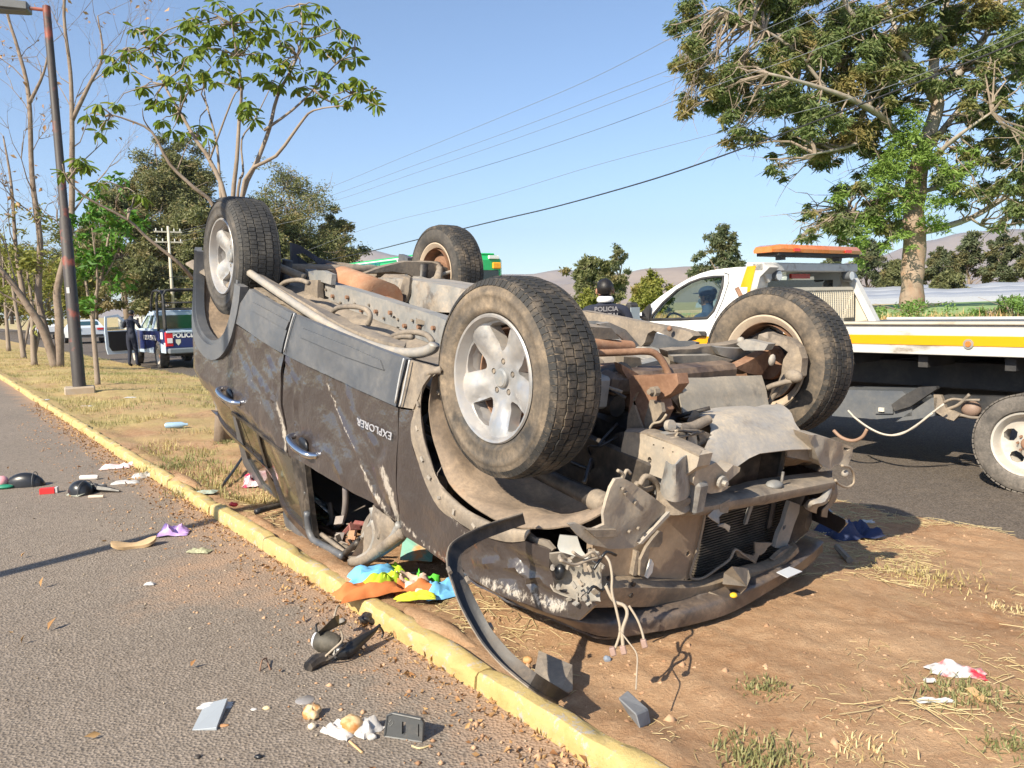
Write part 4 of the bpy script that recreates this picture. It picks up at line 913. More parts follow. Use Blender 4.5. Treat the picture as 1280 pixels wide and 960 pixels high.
# arch flanges and cladding
def arc(cx, cz, r, a0, a1, k): return [(cx + r * math.cos(rad(a0 + (a1 - a0) * i / k)), cz + r * math.sin(rad(a0 + (a1 - a0) * i / k))) for i in range(k + 1)]
def archband(name, cx, cz, ri, ro, a0, a1, mat, off, th, k=22):
    A = arc(cx, cz, ri, a0, a1, k); B = arc(cx, cz, ro, a0, a1, k)[::-1]; return spanel(name, None, mat, off, th, .05, raw=A + B, wear=False, dn=.25)
fo_ = [(550, 458), (530, 462), (520, 472), (516, 500), (514, 530), (518, 562), (532, 604), (549, 635), (572, 653), (602, 669), (632, 677), (656, 676)]
fi_ = [(551, 467), (541, 468), (533, 474), (527, 503), (530, 543), (541, 581), (557, 614), (584, 638), (605, 650), (625, 657), (645, 661), (662, 662)]
ang_ = [184, 180, 174, 163, 152, 140, 126, 112, 101, 91, 82, 74]
for sd in (1, -1):
    K = lambda P: [Vector((p.x, sd * p.y, p.z)) for p in P]
    q0 = 0 if sd > 0 else 4
    sheet('wheel_arch_flange', [K([S(u, v, .004) for u, v in fo_])[q0:], K([S(u * .5 + a * .5, v * .5 + b * .5, .012) for (u, v), (a, b) in zip(fo_, fi_)])[q0:], K([S(u, v, .002) for u, v in fi_])[q0:], K([S(u, v, -.045) for u, v in fi_])[q0:]], TANM, suv, .008, 3, .008)
    r0 = [S(u + 10, v - 2, -.035) for u, v in fi_[2:]] + [c(695, 662, 1, .84), c(725, 653, 1, .80), c(758, 634, 1, .72)]
    an = ang_[2:] + [66, 56, 46]; rr_ = []
    for t in (0, .12, .3, .55, .8, 1):
        rr_.append(K([Vector((p.x * (1 - t) + t * (.035 + .43 * math.cos(rad(a))), p.y * (1 - t) + t * .42, p.z * (1 - t) + t * (.375 + .45 * math.sin(rad(a))) - .02 * math.sin(t * 9))) for p, a in zip(r0, an)]))
    sheet('wheel_arch_liner', [r_[max(0, q0 - 1):] for r_ in rr_], LINER, suv, .006, 3, .022)
for u, v in ((521, 535), (527, 574), (536, 597), (549, 622), (567, 640), (592, 657), (522, 505)):
    m = MB(); m.box(S(u, v, .016), (.022, .006, .012), Matrix.Rotation(rad(u * 3), 3, 'Y')); m.build('flange_clip', PALEM, suv)
archband('rear_arch_cladding', -3.05, .40, .50, .60, 2, 186, CLAD, .022, .05)
archband('rear_arch_lip', -3.05, .40, .472, .502, 0, 186, CLAD, .004, .06)
spanel('quarter_panel', None, PAINT, 0, raw=[(-2.555, .74), (-2.46, .95), (-2.50, 1.14), (-2.60, 1.26), (-3.0, 1.27), (-3.5, 1.27), (-3.93, 1.25), (-3.97, .98), (-3.72, .62)] + arc(-3.05, .40, .603, 175, 38, 16), step=.035)
spanel('rear_bumper_side', None, CLAD, .01, .02, raw=[(-3.62, .47), (-3.9, .50), (-4.0, .58), (-3.98, .80), (-3.74, .62)], wear=False)
bz = MB(); bz.box((-4.02, 0, .68), (.10, 1.40, .34)); bz.build('rear_bumper', CLAD, suv, bevel=.03)
tg = MB(); tg.box((-3.96, 0, 1.0), (.05, 1.34, .50)); tg.box((-3.93, 0, 1.40), (.04, 1.14, .36)); tg.build('tailgate', PAINT, suv, bevel=.015)
# greenhouse of the far end (pillars, glass)
GLS = glass_mat('dusty_tinted_glass', (.055, .048, .034), .16)
BP = MT('black_window_frame', (.015, .015, .016), (.26, .21, .16), .36, .2, 7., .35, .85, bump=.1)
def gpts(px): return [(p.x, p.z) for p in pl(px)]
spanel('rear_door_glass', [(293, 521), (325, 544), (359, 569), (366, 600), (374, 640), (380, 664), (360, 650), (345, 632), (325, 606), (308, 575)], GLS, -.022, .006, wear=False, dn=.1)
spanel('rear_window_frame', [(288, 514), (292, 519), (308, 574), (326, 606), (347, 633), (362, 651), (381, 665), (388, 690), (372, 676), (350, 650), (330, 624), (303, 580)], CLAD, -.006, .02, wear=False, dn=.3)
spanel('window_divider', [(318, 538), (321, 541), (337, 600), (348, 634), (345, 633), (334, 605)], BP, -.008, .02, wear=False, dn=.1)
spanel('window_sill_trim', [(290, 514), (361, 567), (362, 571), (290, 518)], BP, .006, .02, wear=False, dn=.2)
spanel('middle_pillar', [(361, 570), (378, 578), (381, 600), (386, 640), (391, 676), (398, 697), (388, 692), (380, 665), (370, 622), (365, 592)], BP, -.01, .03, wear=False, dn=.3)
spanel('quarter_window', None, GLS, -.02, .006, raw=[(-2.66, 1.30), (-3.0, 1.30), (-3.55, 1.30), (-3.68, 1.52), (-3.5, 1.62), (-2.75, 1.62)], wear=False, dn=.1)
spanel('roof_side_rail', None, PAINT, 0, .04, raw=[(-1.4, 1.64), (-3.9, 1.62), (-3.95, 1.27), (-3.72, 1.27), (-3.66, 1.56), (-2.7, 1.60), (-1.45, 1.6)], wear=False, dn=.3)
# crushed front pillar and window rubber
def stube(name, px, r, mat, off=-.01, n=7, f=None, sm_=True):
    P = [S(u, v, off) for u, v in px] if f is None else [f(u, v) for u, v in px]
    P = [clampz(p, .02) for p in crom(P, 4)]; m = MB(); m.tube(P, r, n); return m.build(name, mat, suv, smooth=sm_)
stube('door_seal', [(383, 614), (381, 640), (385, 668), (400, 690), (419, 703), (433, 690), (448, 678)], .016, BP, -.02)
stube('door_seal', [(388, 608), (387, 640), (392, 668), (406, 684), (424, 697), (440, 682), (452, 671)], .010, BP, -.05)
stube('bent_roof_rail', [(391, 665), (400, 675), (415, 687), (430, 696), (446, 703)], .022, TANM, -.09)
stube('bent_roof_rail', [(397, 662), (414, 676), (432, 688), (452, 690)], .016, RUSTM, -.16)
stube('crushed_front_pillar', [(440, 702), (455, 700), (476, 686), (492, 674), (503, 666)], .026, TANM, .0)
stube('pillar_seam', [(455, 706), (476, 693), (500, 676), (506, 668)], .014, BP, -.02)
stube('seat_belt', [(432, 608), (432, 630), (428, 650), (416, 662)], .020, INTG, -.22, 4)
stube('seat_belt', [(412, 628), (414, 655), (402, 664)], .016, INTG, -.22, 4)
stube('torn_trim', [(466, 634), (468, 648), (462, 660), (455, 672)], .018, PALEM, -.02)
stube('mirror_bracket_stub', [(470, 642), (478, 655), (474, 672)], .012, TANM, .01)
# shell: floor, firewall, dash, roof, seats
def plate(name, px, ax, val, th, mat, holes=(), step=.06, bump=.004, lab=None, f=None, par=None, tilt=None):
    """flat pressed plate lying in the plane axis=val, th deep behind it"""
    o2 = [k for k in (0, 1, 2) if k != ax]; P3 = [c(u, v, ax, val) for u, v in px]; poly = [(p[o2[0]], p[o2[1]]) for p in P3]
    hs = [[(lambda q: (q[o2[0]], q[o2[1]]))(c(u, v, ax, val)) for u, v in h] for h in holes]; V, T_ = fill2d(poly, step, hs)
    sg = 1 if _co[ax] > val else -1
    def mk(a):
        q = Vector((0, 0, 0)); q[o2[0]] = a[0]; q[o2[1]] = a[1]; q[ax] = val + bump * 2 * noise.noise(Vector((a[0] * 11, a[1] * 11, val * 7))); 
        if tilt: q[ax] += tilt[0] * (a[0] - poly[0][0]) + tilt[1] * (a[1] - poly[0][1])
        return q
    P = [mk(a) for a in V]
    def off(i, p):
        q = p.copy(); q[ax] -= sg * th; return q
    o = slab(name, P, T_, off, mat, par or suv, .5)
    if lab: o['label'] = lab
    return o
def lbox(name, c0, d, mat, bev=.01, rot=None, par=None):
    m = MB(); m.box(c0, d, rot); return m.build(name, mat, par or suv, bevel=bev)
def gridz(name, x0, x1, y0, y1, zf, mat, th=.01, nx=24, ny=14):
    P = []; T_ = []
    for i in range(nx + 1):
        for j in range(ny + 1):
            x = x0 + (x1 - x0) * i / nx; y = y0 + (y1 - y0) * j / ny; P.append(clampz(Vector((x, y, zf(x, y))), .015))
    for i in range(nx):
        for j in range(ny): a = i * (ny + 1) + j; T_ += [(a, a + ny + 1, a + ny + 2), (a, a + ny + 2, a + 1)]
    return slab(name, P, T_, lambda i, p: p + Vector((0, 0, -th)), mat, suv, .6)
gridz('floor_pan', -3.85, -.35, -.86, .86, lambda x, y: .50 + .03 * math.sin(y * 22) * (abs(y) > .2) + (.10 if abs(y) < .16 else 0) + .02 * noise.noise(Vector((x * 4, y * 4, 0))), TANM, .012, 50, 34)
gridz('roof', -3.85, -.95, -.66, .66, lambda x, y: 1.70 - .06 * (y / .66) ** 4 - (.25 * sm(-1.6, -.9, x)), PAINT)
gridz('headliner', -3.75, -1.0, -.6, .6, lambda x, y: 1.64 - (.25 * sm(-1.6, -.9, x)), INTG, .01)
gridz('cracked_windscreen', -1.0, -.42, -.62, .62, lambda x, y: 1.20 + (-.42 - x) * .36 + .02 * noise.noise(Vector((x * 9, y * 9, 1))), GLS, .006)
lbox('firewall', (-.38, 0, .80), (.04, 1.5, .62), BLKP); lbox('dashboard', (-.62, 0, 1.02), (.40, 1.42, .26), INTG, .05)
lbox('inner_door_card', (-1.0, .84, .84), (.9, .03, .6), INTB); lbox('inner_door_card', (-1.0, -.84, .84), (.9, .03, .6), INTB); lbox('inner_door_card', (-2.0, .84, .84), (.85, .03, .6), INTB); lbox('inner_door_card', (-2.0, -.84, .84), (.85, .03, .6), INTB)
for y in (.42, -.42):
    sbk = MB(); sbk.box((-1.35, y, .72), (.55, .52, .16)); sbk.box((-1.62, y, 1.06), (.16, .5, .62), Matrix.Rotation(rad(-12), 3, 'Y')); st_ = sbk.build('front_seat', INTB, suv, bevel=.05)
    hr = MB(); hr.box((-1.70, y, 1.44), (.09, .26, .18)); hr.build('headrest', INTB, st_, bevel=.03)
rs = MB(); rs.box((-2.4, 0, .78), (.5, 1.4, .16)); rs.box((-2.68, 0, 1.08), (.14, 1.4, .56), Matrix.Rotation(rad(-14), 3, 'Y')); rs.build('rear_bench', INTB, suv, bevel=.05)
sw = MB(); sw.tube([Vector((-.88, .40, 1.02)) + Matrix.Rotation(rad(-25), 3, 'Y') @ Vector((0, .18 * math.cos(a * .3142), .18 * math.sin(a * .3142))) for a in range(21)], .013, 7); sw.tube([(-.88, .40, 1.02), (-.6, .40, .95)], .03, 8); sw.box((-.88, .4, 1.02), (.05, .32, .05)); sw.build('steering_wheel', INTB, suv, smooth=True)
rc = MB(); rc.ball((-.95, .62, 1.33), (.16, .10, .05), 6); rc.build('cabin_cloth', REDB, suv, smooth=True)
# --- hood lying on the soil
lo_ = [(585, 722), (610, 737), (650, 757), (700, 777), (728, 789), (760, 797), (811, 791), (860, 782), (905, 769), (940, 752), (980, 728), (1010, 708), (1029, 689)]
up_ = [(583, 716), (608, 731), (648, 750), (698, 769), (735, 777), (765, 774), (799, 765), (850, 761), (887, 750), (910, 743), (955, 726), (995, 704), (1028, 676)]
A = [c(u, v, 2, 1.20) for u, v in lo_]; B = [c(u, v, 2, 1.13) for u, v in up_]
mid = [c(a[0] * .5 + b[0] * .5, a[1] * .5 + b[1] * .5, 2, 1.155) for a, b in zip(lo_, up_)]; inn = [b + Vector((-.09, 0, .01)) for b in B]
HOODP = MT('scraped_dark_hood', (.045, .042, .045), (.28, .20, .14), .46, .2, 7., .4, .8, coat=.3, bump=.2, c2=(.20, .18, .17, 1), c2t=.60)
A = [clampz(a, .006) for a in A]
sheet('hood_lip', [A, mid, B, inn], HOODP, suv, .006, 3, .004)
back = [Vector((-.42, a.y * .95 + .0, 1.20)) for a in A]; m2 = [a.lerp(b, .5) + Vector((0, 0, .02)) for a, b in zip(A, back)]
A2 = [Vector((a.x - .01, a.y, a.z)) for a in A]; sheet('hood', [A2, m2, back], PAINT, suv, .008, 3, .01)
stk = MB(); q = [c(u, v, 2, 1.11) for u, v in [(967, 717), (983, 710), (999, 716), (981, 724)]]; stk.add([p + Vector((.012, 0, -.010)) for p in q] + [p + Vector((.012, 0, -.013)) for p in q], [(0, 1, 2, 3), (7, 6, 5, 4), (0, 4, 5, 1), (1, 5, 6, 2), (2, 6, 7, 3), (3, 7, 4, 0)]); stk.build('hood_label', flat('white_label', (.5, .52, .56), .4), suv)
# --- wheel arch liners, light-blocking inner aprons, engine
def liner(cx, cz, r, a0, a1, ya, yb, sd, mat):
    k = 26; m_ = 10; P = []; T_ = []
    for i in range(k + 1):
        a = rad(a0 + (a1 - a0) * i / k)
        for j in range(m_ + 1):
            y = ya + (yb - ya) * j / m_; rr = r + .016 * noise.noise(Vector((a * 3, y * 7, sd))) - .012 * math.exp(-((j - 3.5) / .8) ** 2); P.append(Vector((cx + rr * math.cos(a), sd * y, cz + rr * math.sin(a))))
    for i in range(k):
        for j in range(m_): a = i * (m_ + 1) + j; T_ += [(a, a + m_ + 1, a + m_ + 2), (a, a + m_ + 2, a + 1)]
    slab('wheel_arch_liner', P, T_, lambda i, p: Vector((cx + (p.x - cx) * 1.012, p.y, cz + (p.z - cz) * 1.012)), mat, suv, .8)
for sd in (1, -1): liner(-3.05, .40, .49, 12, 166, .88, .40, sd, LINER)
for sd in (1, -1): lbox('light_block_apron', (.02, sd * .43, .80), (.86, .03, .44), BLKP, .01)  # black aprons added to stop light coming through the wheel bays
lbox('engine_block', (-.02, 0, .74), (.56, .56, .46), BLKP, .05); lbox('oil_pan', (-.05, .05, .46), (.44, .34, .14), RUSTM, .04); lbox('gearbox', (-.72, 0, .55), (.80, .34, .26), TANM, .08)
lbox('fan_shroud', (.33, -.05, .88), (.05, .74, .48), BLKP, .02)
# --- wheels
def make_tyre_mesh(shared={}):
    if 'm' in shared: return shared['m']
    b = MB(); prof = [(.232, -.100), (.246, -.117), (.285, -.127), (.325, -.124), (.350, -.113), (.361, -.100), (.364, -.060), (.3655, 0), (.364, .060), (.361, .100), (.350, .113), (.325, .124), (.318, .1255), (.316, .128), (.300, .1285), (.298, .1265), (.285, .127), (.262, .124), (.258, .126), (.246, .117), (.232, .100), (.228, .05), (.228, -.05)]
    b.lathe(prof, 72, close=True, mi=0)
    ribs = [(-.088, .037, .3585, .3), (-.045, .038, .362, .0), (0, .040, .3625, .5), (.045, .038, .362, .2), (.088, .037, .3585, .7)]; NB = 88
    for y, w, r, ph in ribs:
        for k in range(NB):
            a = 2 * math.pi * (k + ph) / NB; da = 2 * math.pi / NB * .455; sk = .0035 * (1 if k % 2 else -1); V = []
            for (rr, s_) in ((r - .004, 1.0), (r + .0095, .95)):
                for (aa, yy) in ((-da * s_, -w / 2 * s_), (da * s_, -w / 2 * s_ + sk * .6), (da * s_, w / 2 * s_ + sk), (-da * s_, w / 2 * s_ - sk * .4)):
                    yq = y + yy; rq = rr - (max(0, abs(yq) - .085) * .42 if abs(y) > .08 else 0); V.append((rq * math.cos(a + aa), yq, rq * math.sin(a + aa)))
            b.add(V, [(0, 1, 2, 3), (7, 6, 5, 4), (0, 4, 5, 1), (1, 5, 6, 2), (2, 6, 7, 3), (3, 7, 4, 0)], 1)
    for k in range(NB):                     # shoulder lugs
        for s_ in (1, -1):
            a = 2 * math.pi * (k + (.3 if s_ < 0 else .7)) / NB; da = 2 * math.pi / NB * .44; V = []
            for e in (0, .0022):
                for (aa, rr, yy) in ((-da, .337 + e * .3, .121 + e), (da, .337 + e * .3, .121 + e), (da, .358 + e, .106 + e), (-da, .358 + e, .106 + e)): V.append((rr * math.cos(a + aa), s_ * yy, rr * math.sin(a + aa)))
            b.add(V, [(4, 5, 6, 7), (0, 1, 5, 4), (1, 2, 6, 5), (2, 3, 7, 6), (3, 0, 4, 7)], 1)
    me = bpy.data.meshes.new('tyre'); me.from_pydata([(p[0], p[1] * .92, p[2]) for p in b.v], [], b.f); me.polygons.foreach_set('material_index', b.m)
    bm = bmesh.new(); bm.from_mesh(me); bmesh.ops.recalc_face_normals(bm, faces=bm.faces)
    for f in bm.faces: f.smooth = f.material_index == 0
    bm.to_mesh(me); bm.free(); shared['m'] = me; return me
def make_rim_mesh(shared={}):
    if 'm' in shared: return shared['m']
    me = bpy.data.meshes.new('rim'); b = MB()
    b.lathe([(.237, .104), (.232, .110), (.224, .108), (.216, .092), (.210, .060), (.198, .030), (.192, -.03), (.198, -.085), (.214, -.098), (.228, -.106), (.236, -.104), (.222, -.09), (.206, -.03), (.214, .03), (.228, .09)], 64, close=True, mi=0)
    # face plate with five openings
    def pol(r, a): return (r * math.cos(rad(a)), r * math.sin(rad(a)))
    outer = [pol(.216, i * 5) for i in range(72)]; holes = []
    for k in range(5):
        a = 90 + 36 + k * 72; holes.append([pol(.196, a - 18.5), pol(.203, a - 12), pol(.206, a), pol(.203, a + 12), pol(.196, a + 18.5), pol(.165, a + 15.5), pol(.125, a + 10), pol(.104, a + 4.5), pol(.100, a), pol(.104, a - 4.5), pol(.125, a - 10), pol(.165, a - 15.5)])
        holes.append([pol(1, 0)] * 0 or [(pol(.060, a)[0] + .0125 * math.cos(rad(t)), pol(.060, a)[1] + .0125 * math.sin(rad(t))) for t in range(0, 360, 40)])
    V, T_ = fill2d(outer, .014, holes)
    def yf(x, z):
        r = math.hypot(x, z); a = math.degrees(math.atan2(z, x)); q = abs(((a - 90 + 36) % 72) - 36) ; y = .050 + .030 * sm(.06, .21, r) - .008 * sm(.0, .05, .05 - r)
        return y - .012 * sm(10, 17, q) * sm(.09, .13, r) + .004 * (q < 6) * sm(.07, .1, r)
    n = len(V); P = [(a[0], yf(a[0], a[1]), a[1]) for a in V]; Q = [(a[0] * 1.0, yf(a[0], a[1]) - .050, a[1]) for a in V]; ec = {}
    for f in T_:
        for i in range(3): ec[(f[i], f[(i + 1) % 3])] = 1
    fs = [(a, c_, b_) for a, b_, c_ in T_] + [(a + n, b_ + n, c_ + n) for a, b_, c_ in T_] + [(a, b_, b_ + n, a + n) for (a, b_) in ec if (b_, a) not in ec]
    b.add(P + Q, fs, 0); b.lathe([(0, .066), (.030, .066), (.036, .060), (.037, .045)], 24, mi=1)
    for k in range(5): x, z = pol(.060, 90 + 36 + k * 72); b.lathe([(0, .050), (.008, .050), (.0095, .045), (.0095, .0)], 6, c=(x, 0, z), mi=2)
    me.from_pydata(b.v, [], b.f); me.polygons.foreach_set('material_index', b.m)
    for m_ in (ALLOY, MT('grey_centre_cap', (.20, .21, .22), (.4, .34, .26), .4, .2, 20., .5), TANM): me.materials.append(m_)
    bm = bmesh.new(); bm.from_mesh(me); bmesh.ops.recalc_face_normals(bm, faces=bm.faces)
    for e in bm.edges:
        if len(e.link_faces) == 2 and e.calc_face_angle(0) > .6: e.smooth = False
    for f in bm.faces: f.smooth = True
    bm.to_mesh(me); bm.free(); shared['m'] = me; return me
def wheel(pos, side, toe=0., camber=0., spin=0., tm=(TYRE, TREAD), rimmat=None, lab=None, brake=True):
    w = empty('wheel', pos); w.parent = suv
    w.rotation_euler = (Matrix.Rotation(rad(toe), 3, 'Z') @ Matrix.Rotation(rad(camber), 3, 'X') @ (Matrix.Rotation(math.pi, 3, 'Z') if side < 0 else Matrix.Identity(3)) @ Matrix.Rotation(rad(spin), 3, 'Y')).to_euler()
    if lab: w['label'] = lab
    for nm, me, mats in (('tyre', make_tyre_mesh(), tm), ('rim', make_rim_mesh(), None)):
        m2_ = me.copy() if mats or side < 0 else me
        if mats:
            for x in mats: m2_.materials.append(x)
        elif side < 0: m2_.materials[0] = RIMB
        o = bpy.data.objects.new(nm, m2_); COL.objects.link(o); o.parent = w
    bd = MB(); bd.lathe([(0, -.01), (.150, -.01), (.150, -.035), (.09, -.035), (.085, -.075), (0, -.075)], 36); bd.lathe([(.188, -.104), (.184, -.06), (.18, .02), (.186, .02), (.190, -.06)], 40); bd.build('brake_disc', RUSTM, w, autos=.6)
    return w
FLW = wheel((.045, .80, .335), 1, 0, 0, 8, lab='front wheel nearest the camera, muddy tyre on silver five spoke rim')
RLW = wheel((-2.89, .79, .30), 1, 0, 0, 22, (TYRE2, MT('clean_dark_tread', (.035, .034, .033), (.20, .18, .15), .32, .2, 9., .75, .9, bump=.2)), lab='rear wheel nearest the kerb, clean dark tyre on silver rim')
RLW.scale = (1.02, 1.16, 1.02)
FRW = wheel((.01, -.90, .375), -1, 0, 0, 3, lab='front wheel on the far side, seen from its open inner side')
RRW = wheel((-2.90, -.80, .39), -1, 0, 0, 40, (TYRE2, TREAD), lab='rear wheel on the far side, standing up behind the frame')
# --- underside: frame rails, step, exhaust, tank, arms
def rail_poly(px, y, th, mat, name, holes=(), **k): return plate(name, px, 1, y, th, mat, holes, **k)
rail_poly([(381, 336), (397, 350), (440, 362), (500, 381), (545, 395), (600, 420), (600, 470), (556, 436), (520, 424), (470, 407), (430, 392), (404, 380), (385, 366)], .47, .075, GREYM, 'frame_rail', holes=[[(455 + 3 * math.cos(a), 399 + 2 * math.sin(a)) for a in (0, 1, 2, 3, 4, 5)], [(493 + 2.4 * math.cos(a), 397 + 2.5 * math.sin(a)) for a in (0, 1, 2, 3, 4, 5)], [(496, 408), (499, 409), (498, 412), (495, 411)], [(405, 369), (411, 372), (410, 375), (404, 373)], [(402, 375), (414, 377), (413, 380), (402, 378)]])
lbox('frame_rail_top', (-.40, .43, .40), (1.1, .08, .13), GREYM, .012); lbox('frame_rail_rear', (-3.1, .47, .56), (1.3, .08, .14), GREYM, .012); lbox('frame_rail_far', (-1.5, -.47, .46), (2.6, .08, .14), GREYM, .012)
plate('rail_bracket', [(381, 350), (397, 350), (397, 376), (381, 366)], 1, .52, .04, TANM); plate('rail_bracket', [(392, 338), (403, 338), (414, 343), (414, 356), (397, 351), (392, 348)], 1, .50, .03, GREYM)
stube('side_step', [(312, 341), (335, 357), (360, 374), (400, 400), (436, 420), (470, 434), (500, 441), (525, 441), (540, 436), (543, 430)], .024, MT('dusty_silver_step', (.34, .33, .31), (.46, .37, .27), .5, .2, 5., .45, .9, metal=.4), f=lambda u, v: c(u, v, 1, .86))
stube('step_rib', [(316, 340), (360, 368), (400, 392), (436, 412), (470, 426), (495, 432)], .012, TANM, f=lambda u, v: c(u, v, 1, .80))
sheet('step_pad', [[c(316, 340, 1, .845), c(380, 378, 1, .845), c(440, 412, 1, .845), c(505, 434, 1, .845)], [c(318, 337, 1, .77), c(382, 374, 1, .77), c(444, 405, 1, .77), c(508, 428, 1, .77)]], TANM, suv, .02, 4, .004)
SEAM = MT('scuffed_pale_edge', (.46, .47, .48), (.4, .34, .28), .35, .2, 20., .6)
for px in ([(368, 392), (362, 412), (355, 440)], [(505, 448), (500, 470), (494, 504)], [(512, 450), (506, 480), (500, 508)]): stube('cladding_seam', px, .005, SEAM, .024, 5)
for px in ([(412, 396), (420, 386), (438, 383), (456, 386), (463, 395), (460, 406)], [(480, 432), (492, 420), (512, 415), (532, 418), (541, 428)], [(485, 428), (500, 421), (516, 421)], [(346, 362), (356, 353), (374, 350), (386, 354)]): stube('step_bracket', px, .014, TANM, f=lambda u, v: c(u, v, 1, .72))
plate('sill_ledge', [(314, 358), (345, 372), (400, 400), (440, 419), (470, 430), (515, 446), (560, 462), (560, 445), (500, 432), (440, 402), (400, 382), (350, 356)], 2, .44, .02, TANM, bump=.006)
def cyl(name, a, b, r, mat, n=18, par=None, caps=True):
    m = MB(); m.tube([a, b], r, n); return m.build(name, mat, par or suv, autos=.6)
mu = [c(424, 352, 1, .10), c(484, 376, 1, .10)]; ax_ = (mu[1] - mu[0]).normalized()
m = MB(); m.tube([mu[0] - ax_ * .25, mu[0] - ax_ * .18, mu[0], mu[0] + ax_ * .3, mu[1]], [.03, .10, .115, .118, .115], 22, cap=False); m.tube([mu[1], mu[1] - ax_ * .03], [.115, .095], 22); mf = m.build('muffler', ORUST, suv, autos=.7)
m = MB(); m.tube([mu[1] - ax_ * .05, mu[1] + ax_ * .25, mu[1] + ax_ * .7 + Vector((0, .02, 0)), (-.7, .12, .40)], .03, 10); m.build('exhaust_pipe', ORUST, mf, smooth=True)
plate('fuel_tank', [(473, 347), (500, 348), (560, 357), (590, 364), (588, 380), (570, 391), (548, 390), (530, 388), (512, 380), (503, 370), (478, 362)], 1, -.06, .34, PALEM, bump=.012, step=.05)
plate('tank_strap', [(504, 346), (512, 347), (510, 366), (506, 378), (499, 366)], 1, -.04, .02, TANM)
plate('skid_bracket', [(520, 390), (556, 396), (552, 404), (520, 400)], 2, .37, .02, TANM)
plate('rear_control_arm', [(455, 342), (480, 333), (508, 327), (540, 328), (560, 335), (572, 345), (556, 352), (534, 353), (525, 352), (512, 343), (490, 339), (470, 341)], 0, -2.78, .05, TANM, holes=[[(530 + 6 * math.cos(a), 339 + 3 * math.sin(a)) for a in (0, .8, 1.6, 2.4, 3.1, 4, 4.8, 5.5)]], step=.04)
stube('rear_link', [(536, 352), (550, 344), (566, 339)], .014, PALEM, f=lambda u, v: c(u, v, 0, -2.7))
plate('rear_heat_shield', [(363, 303), (376, 307), (398, 322), (414, 327), (424, 331), (430, 344), (427, 351), (414, 346), (398, 340), (386, 352), (376, 350), (365, 332)], 0, -3.05, .03, flat('dark_blue_grey_plastic', (.04, .05, .075), .6), step=.05, bump=.02, holes=[[(371, 318), (380, 317), (392, 325), (400, 333), (385, 330)]])
plate('rear_link_plate', [(366, 333), (372, 342), (380, 350), (384, 354), (376, 354), (368, 344)], 0, -2.9, .02, PALEM)
m = MB()
for i in range(9):
    a = c(424 + i * 3.6, 334 + i * 1.2, 1, -.12); b_ = c(430 + i * 3.6, 350 + i * 1.4, 1, -.12); m.tube([a, a.lerp(b_, .5) + Vector((0, .03, -.02)), b_], .014, 6)
m.build('corrugated_hose', TANM, suv, smooth=True)
plate('rear_shield', [(411, 327), (440, 330), (468, 335), (474, 342), (466, 349), (455, 350), (440, 345), (428, 338)], 1, -.20, .05, TANM, bump=.015)
m = MB(); m.tube([(-2.85, -.55, .36), (-2.85, .55, .36)], .03, 10); m.ball((-2.85, .02, .50), (.15, .15, .11), 8); m.build('rear_differential', TANM, suv, smooth=True)
m = MB(); m.tube([(-2.7, -.12, .52), (-1.1, -.05, .50)], .03, 10); m.build('drive_shaft', GREYM, suv, smooth=True)
for x in (-2.3, -1.2): lbox('frame_crossmember', (x, 0, .50), (.09, .9, .07), GREYM, .012)
for sd in (1, -1):
    m = MB()
    for q in ((-2.55, .50, .38), (-3.15, .5, .38)): m.tube([q, ((q[0] - 2.87) / 2, .62, .33), (-2.87, .70, .32)], [.03, .024, .03], 7)
    m.v = [(p[0], sd * p[1], p[2]) for p in m.v]; m.build('rear_wishbone', TANM, suv, smooth=True)
    m = MB(); m.tube([(-2.78, sd * .52, .30), (-2.85, sd * .56, .88)], .035, 10); m.build('rear_shock', BLKP, suv, smooth=True)
# --- front suspension, crossmember
plate('far_frame_end', [(726, 388), (760, 394), (800, 402), (850, 411), (862, 415), (866, 420), (860, 426), (850, 426), (838, 421), (818, 413), (808, 417), (806, 428), (800, 436), (792, 434), (784, 420), (770, 408), (758, 403), (745, 401), (735, 401)], 1, -.44, .06, TANM, bump=.008)
m = MB(); m.ball(tuple(c(837, 411, 1, -.40)), (.014, .014, .014), 5); m.build('frame_bolt', RUSTM, suv, smooth=True)
plate('brace_strap', [(748, 405), (762, 403), (782, 412), (800, 432), (792, 436), (772, 418), (755, 410)], 0, -.25, .02, PALEM)
plate('heat_shield_box', [(733, 408), (764, 410), (775, 424), (738, 424)], 0, -.2, .08, TANM, bump=.003); cyl('exhaust_down_pipe', cdp(738, 431, 3.5), cdp(788, 434, 3.7), .030, ORUST)
stube('stabiliser_bar', [(735, 441), (756, 441), (780, 440), (805, 439), (817, 441), (826, 449), (832, 459), (837, 470)], .0155, RUSTM, f=lambda u, v: cdp(u, v, 3.25 + (u - 735) * .0012))
plate('engine_mount', [(780, 446), (800, 447), (802, 456), (794, 459), (790, 464), (780, 456)], 0, .0, .05, TANM); plate('engine_mount', [(798, 456), (824, 450), (832, 464), (798, 466)], 0, -.05, .05, GREYM)
plate('engine_mount', [(838, 448), (862, 450), (872, 462), (838, 466)], 0, -.05, .06, TANM); plate('mount_arm', [(776, 455), (799, 468), (786, 476), (778, 463)], 0, .12, .04, RUSTM)
plate('far_lower_arm', [(832, 438), (860, 436), (897, 432), (935, 427), (958, 428), (967, 435), (955, 446), (945, 462), (930, 468), (905, 466), (880, 464), (850, 452), (838, 447)], 0, -.05, .05, TANM, bump=.012, step=.04)
plate('far_arm_rib', [(895, 434), (935, 436), (958, 436), (946, 447), (930, 452), (918, 450), (900, 444)], 0, -.02, .03, GREYM, bump=.006, step=.03)
plate('far_arm_edge', [(840, 445), (890, 444), (917, 450), (902, 456), (860, 456), (842, 452)], 0, .0, .03, SKID, bump=.006)
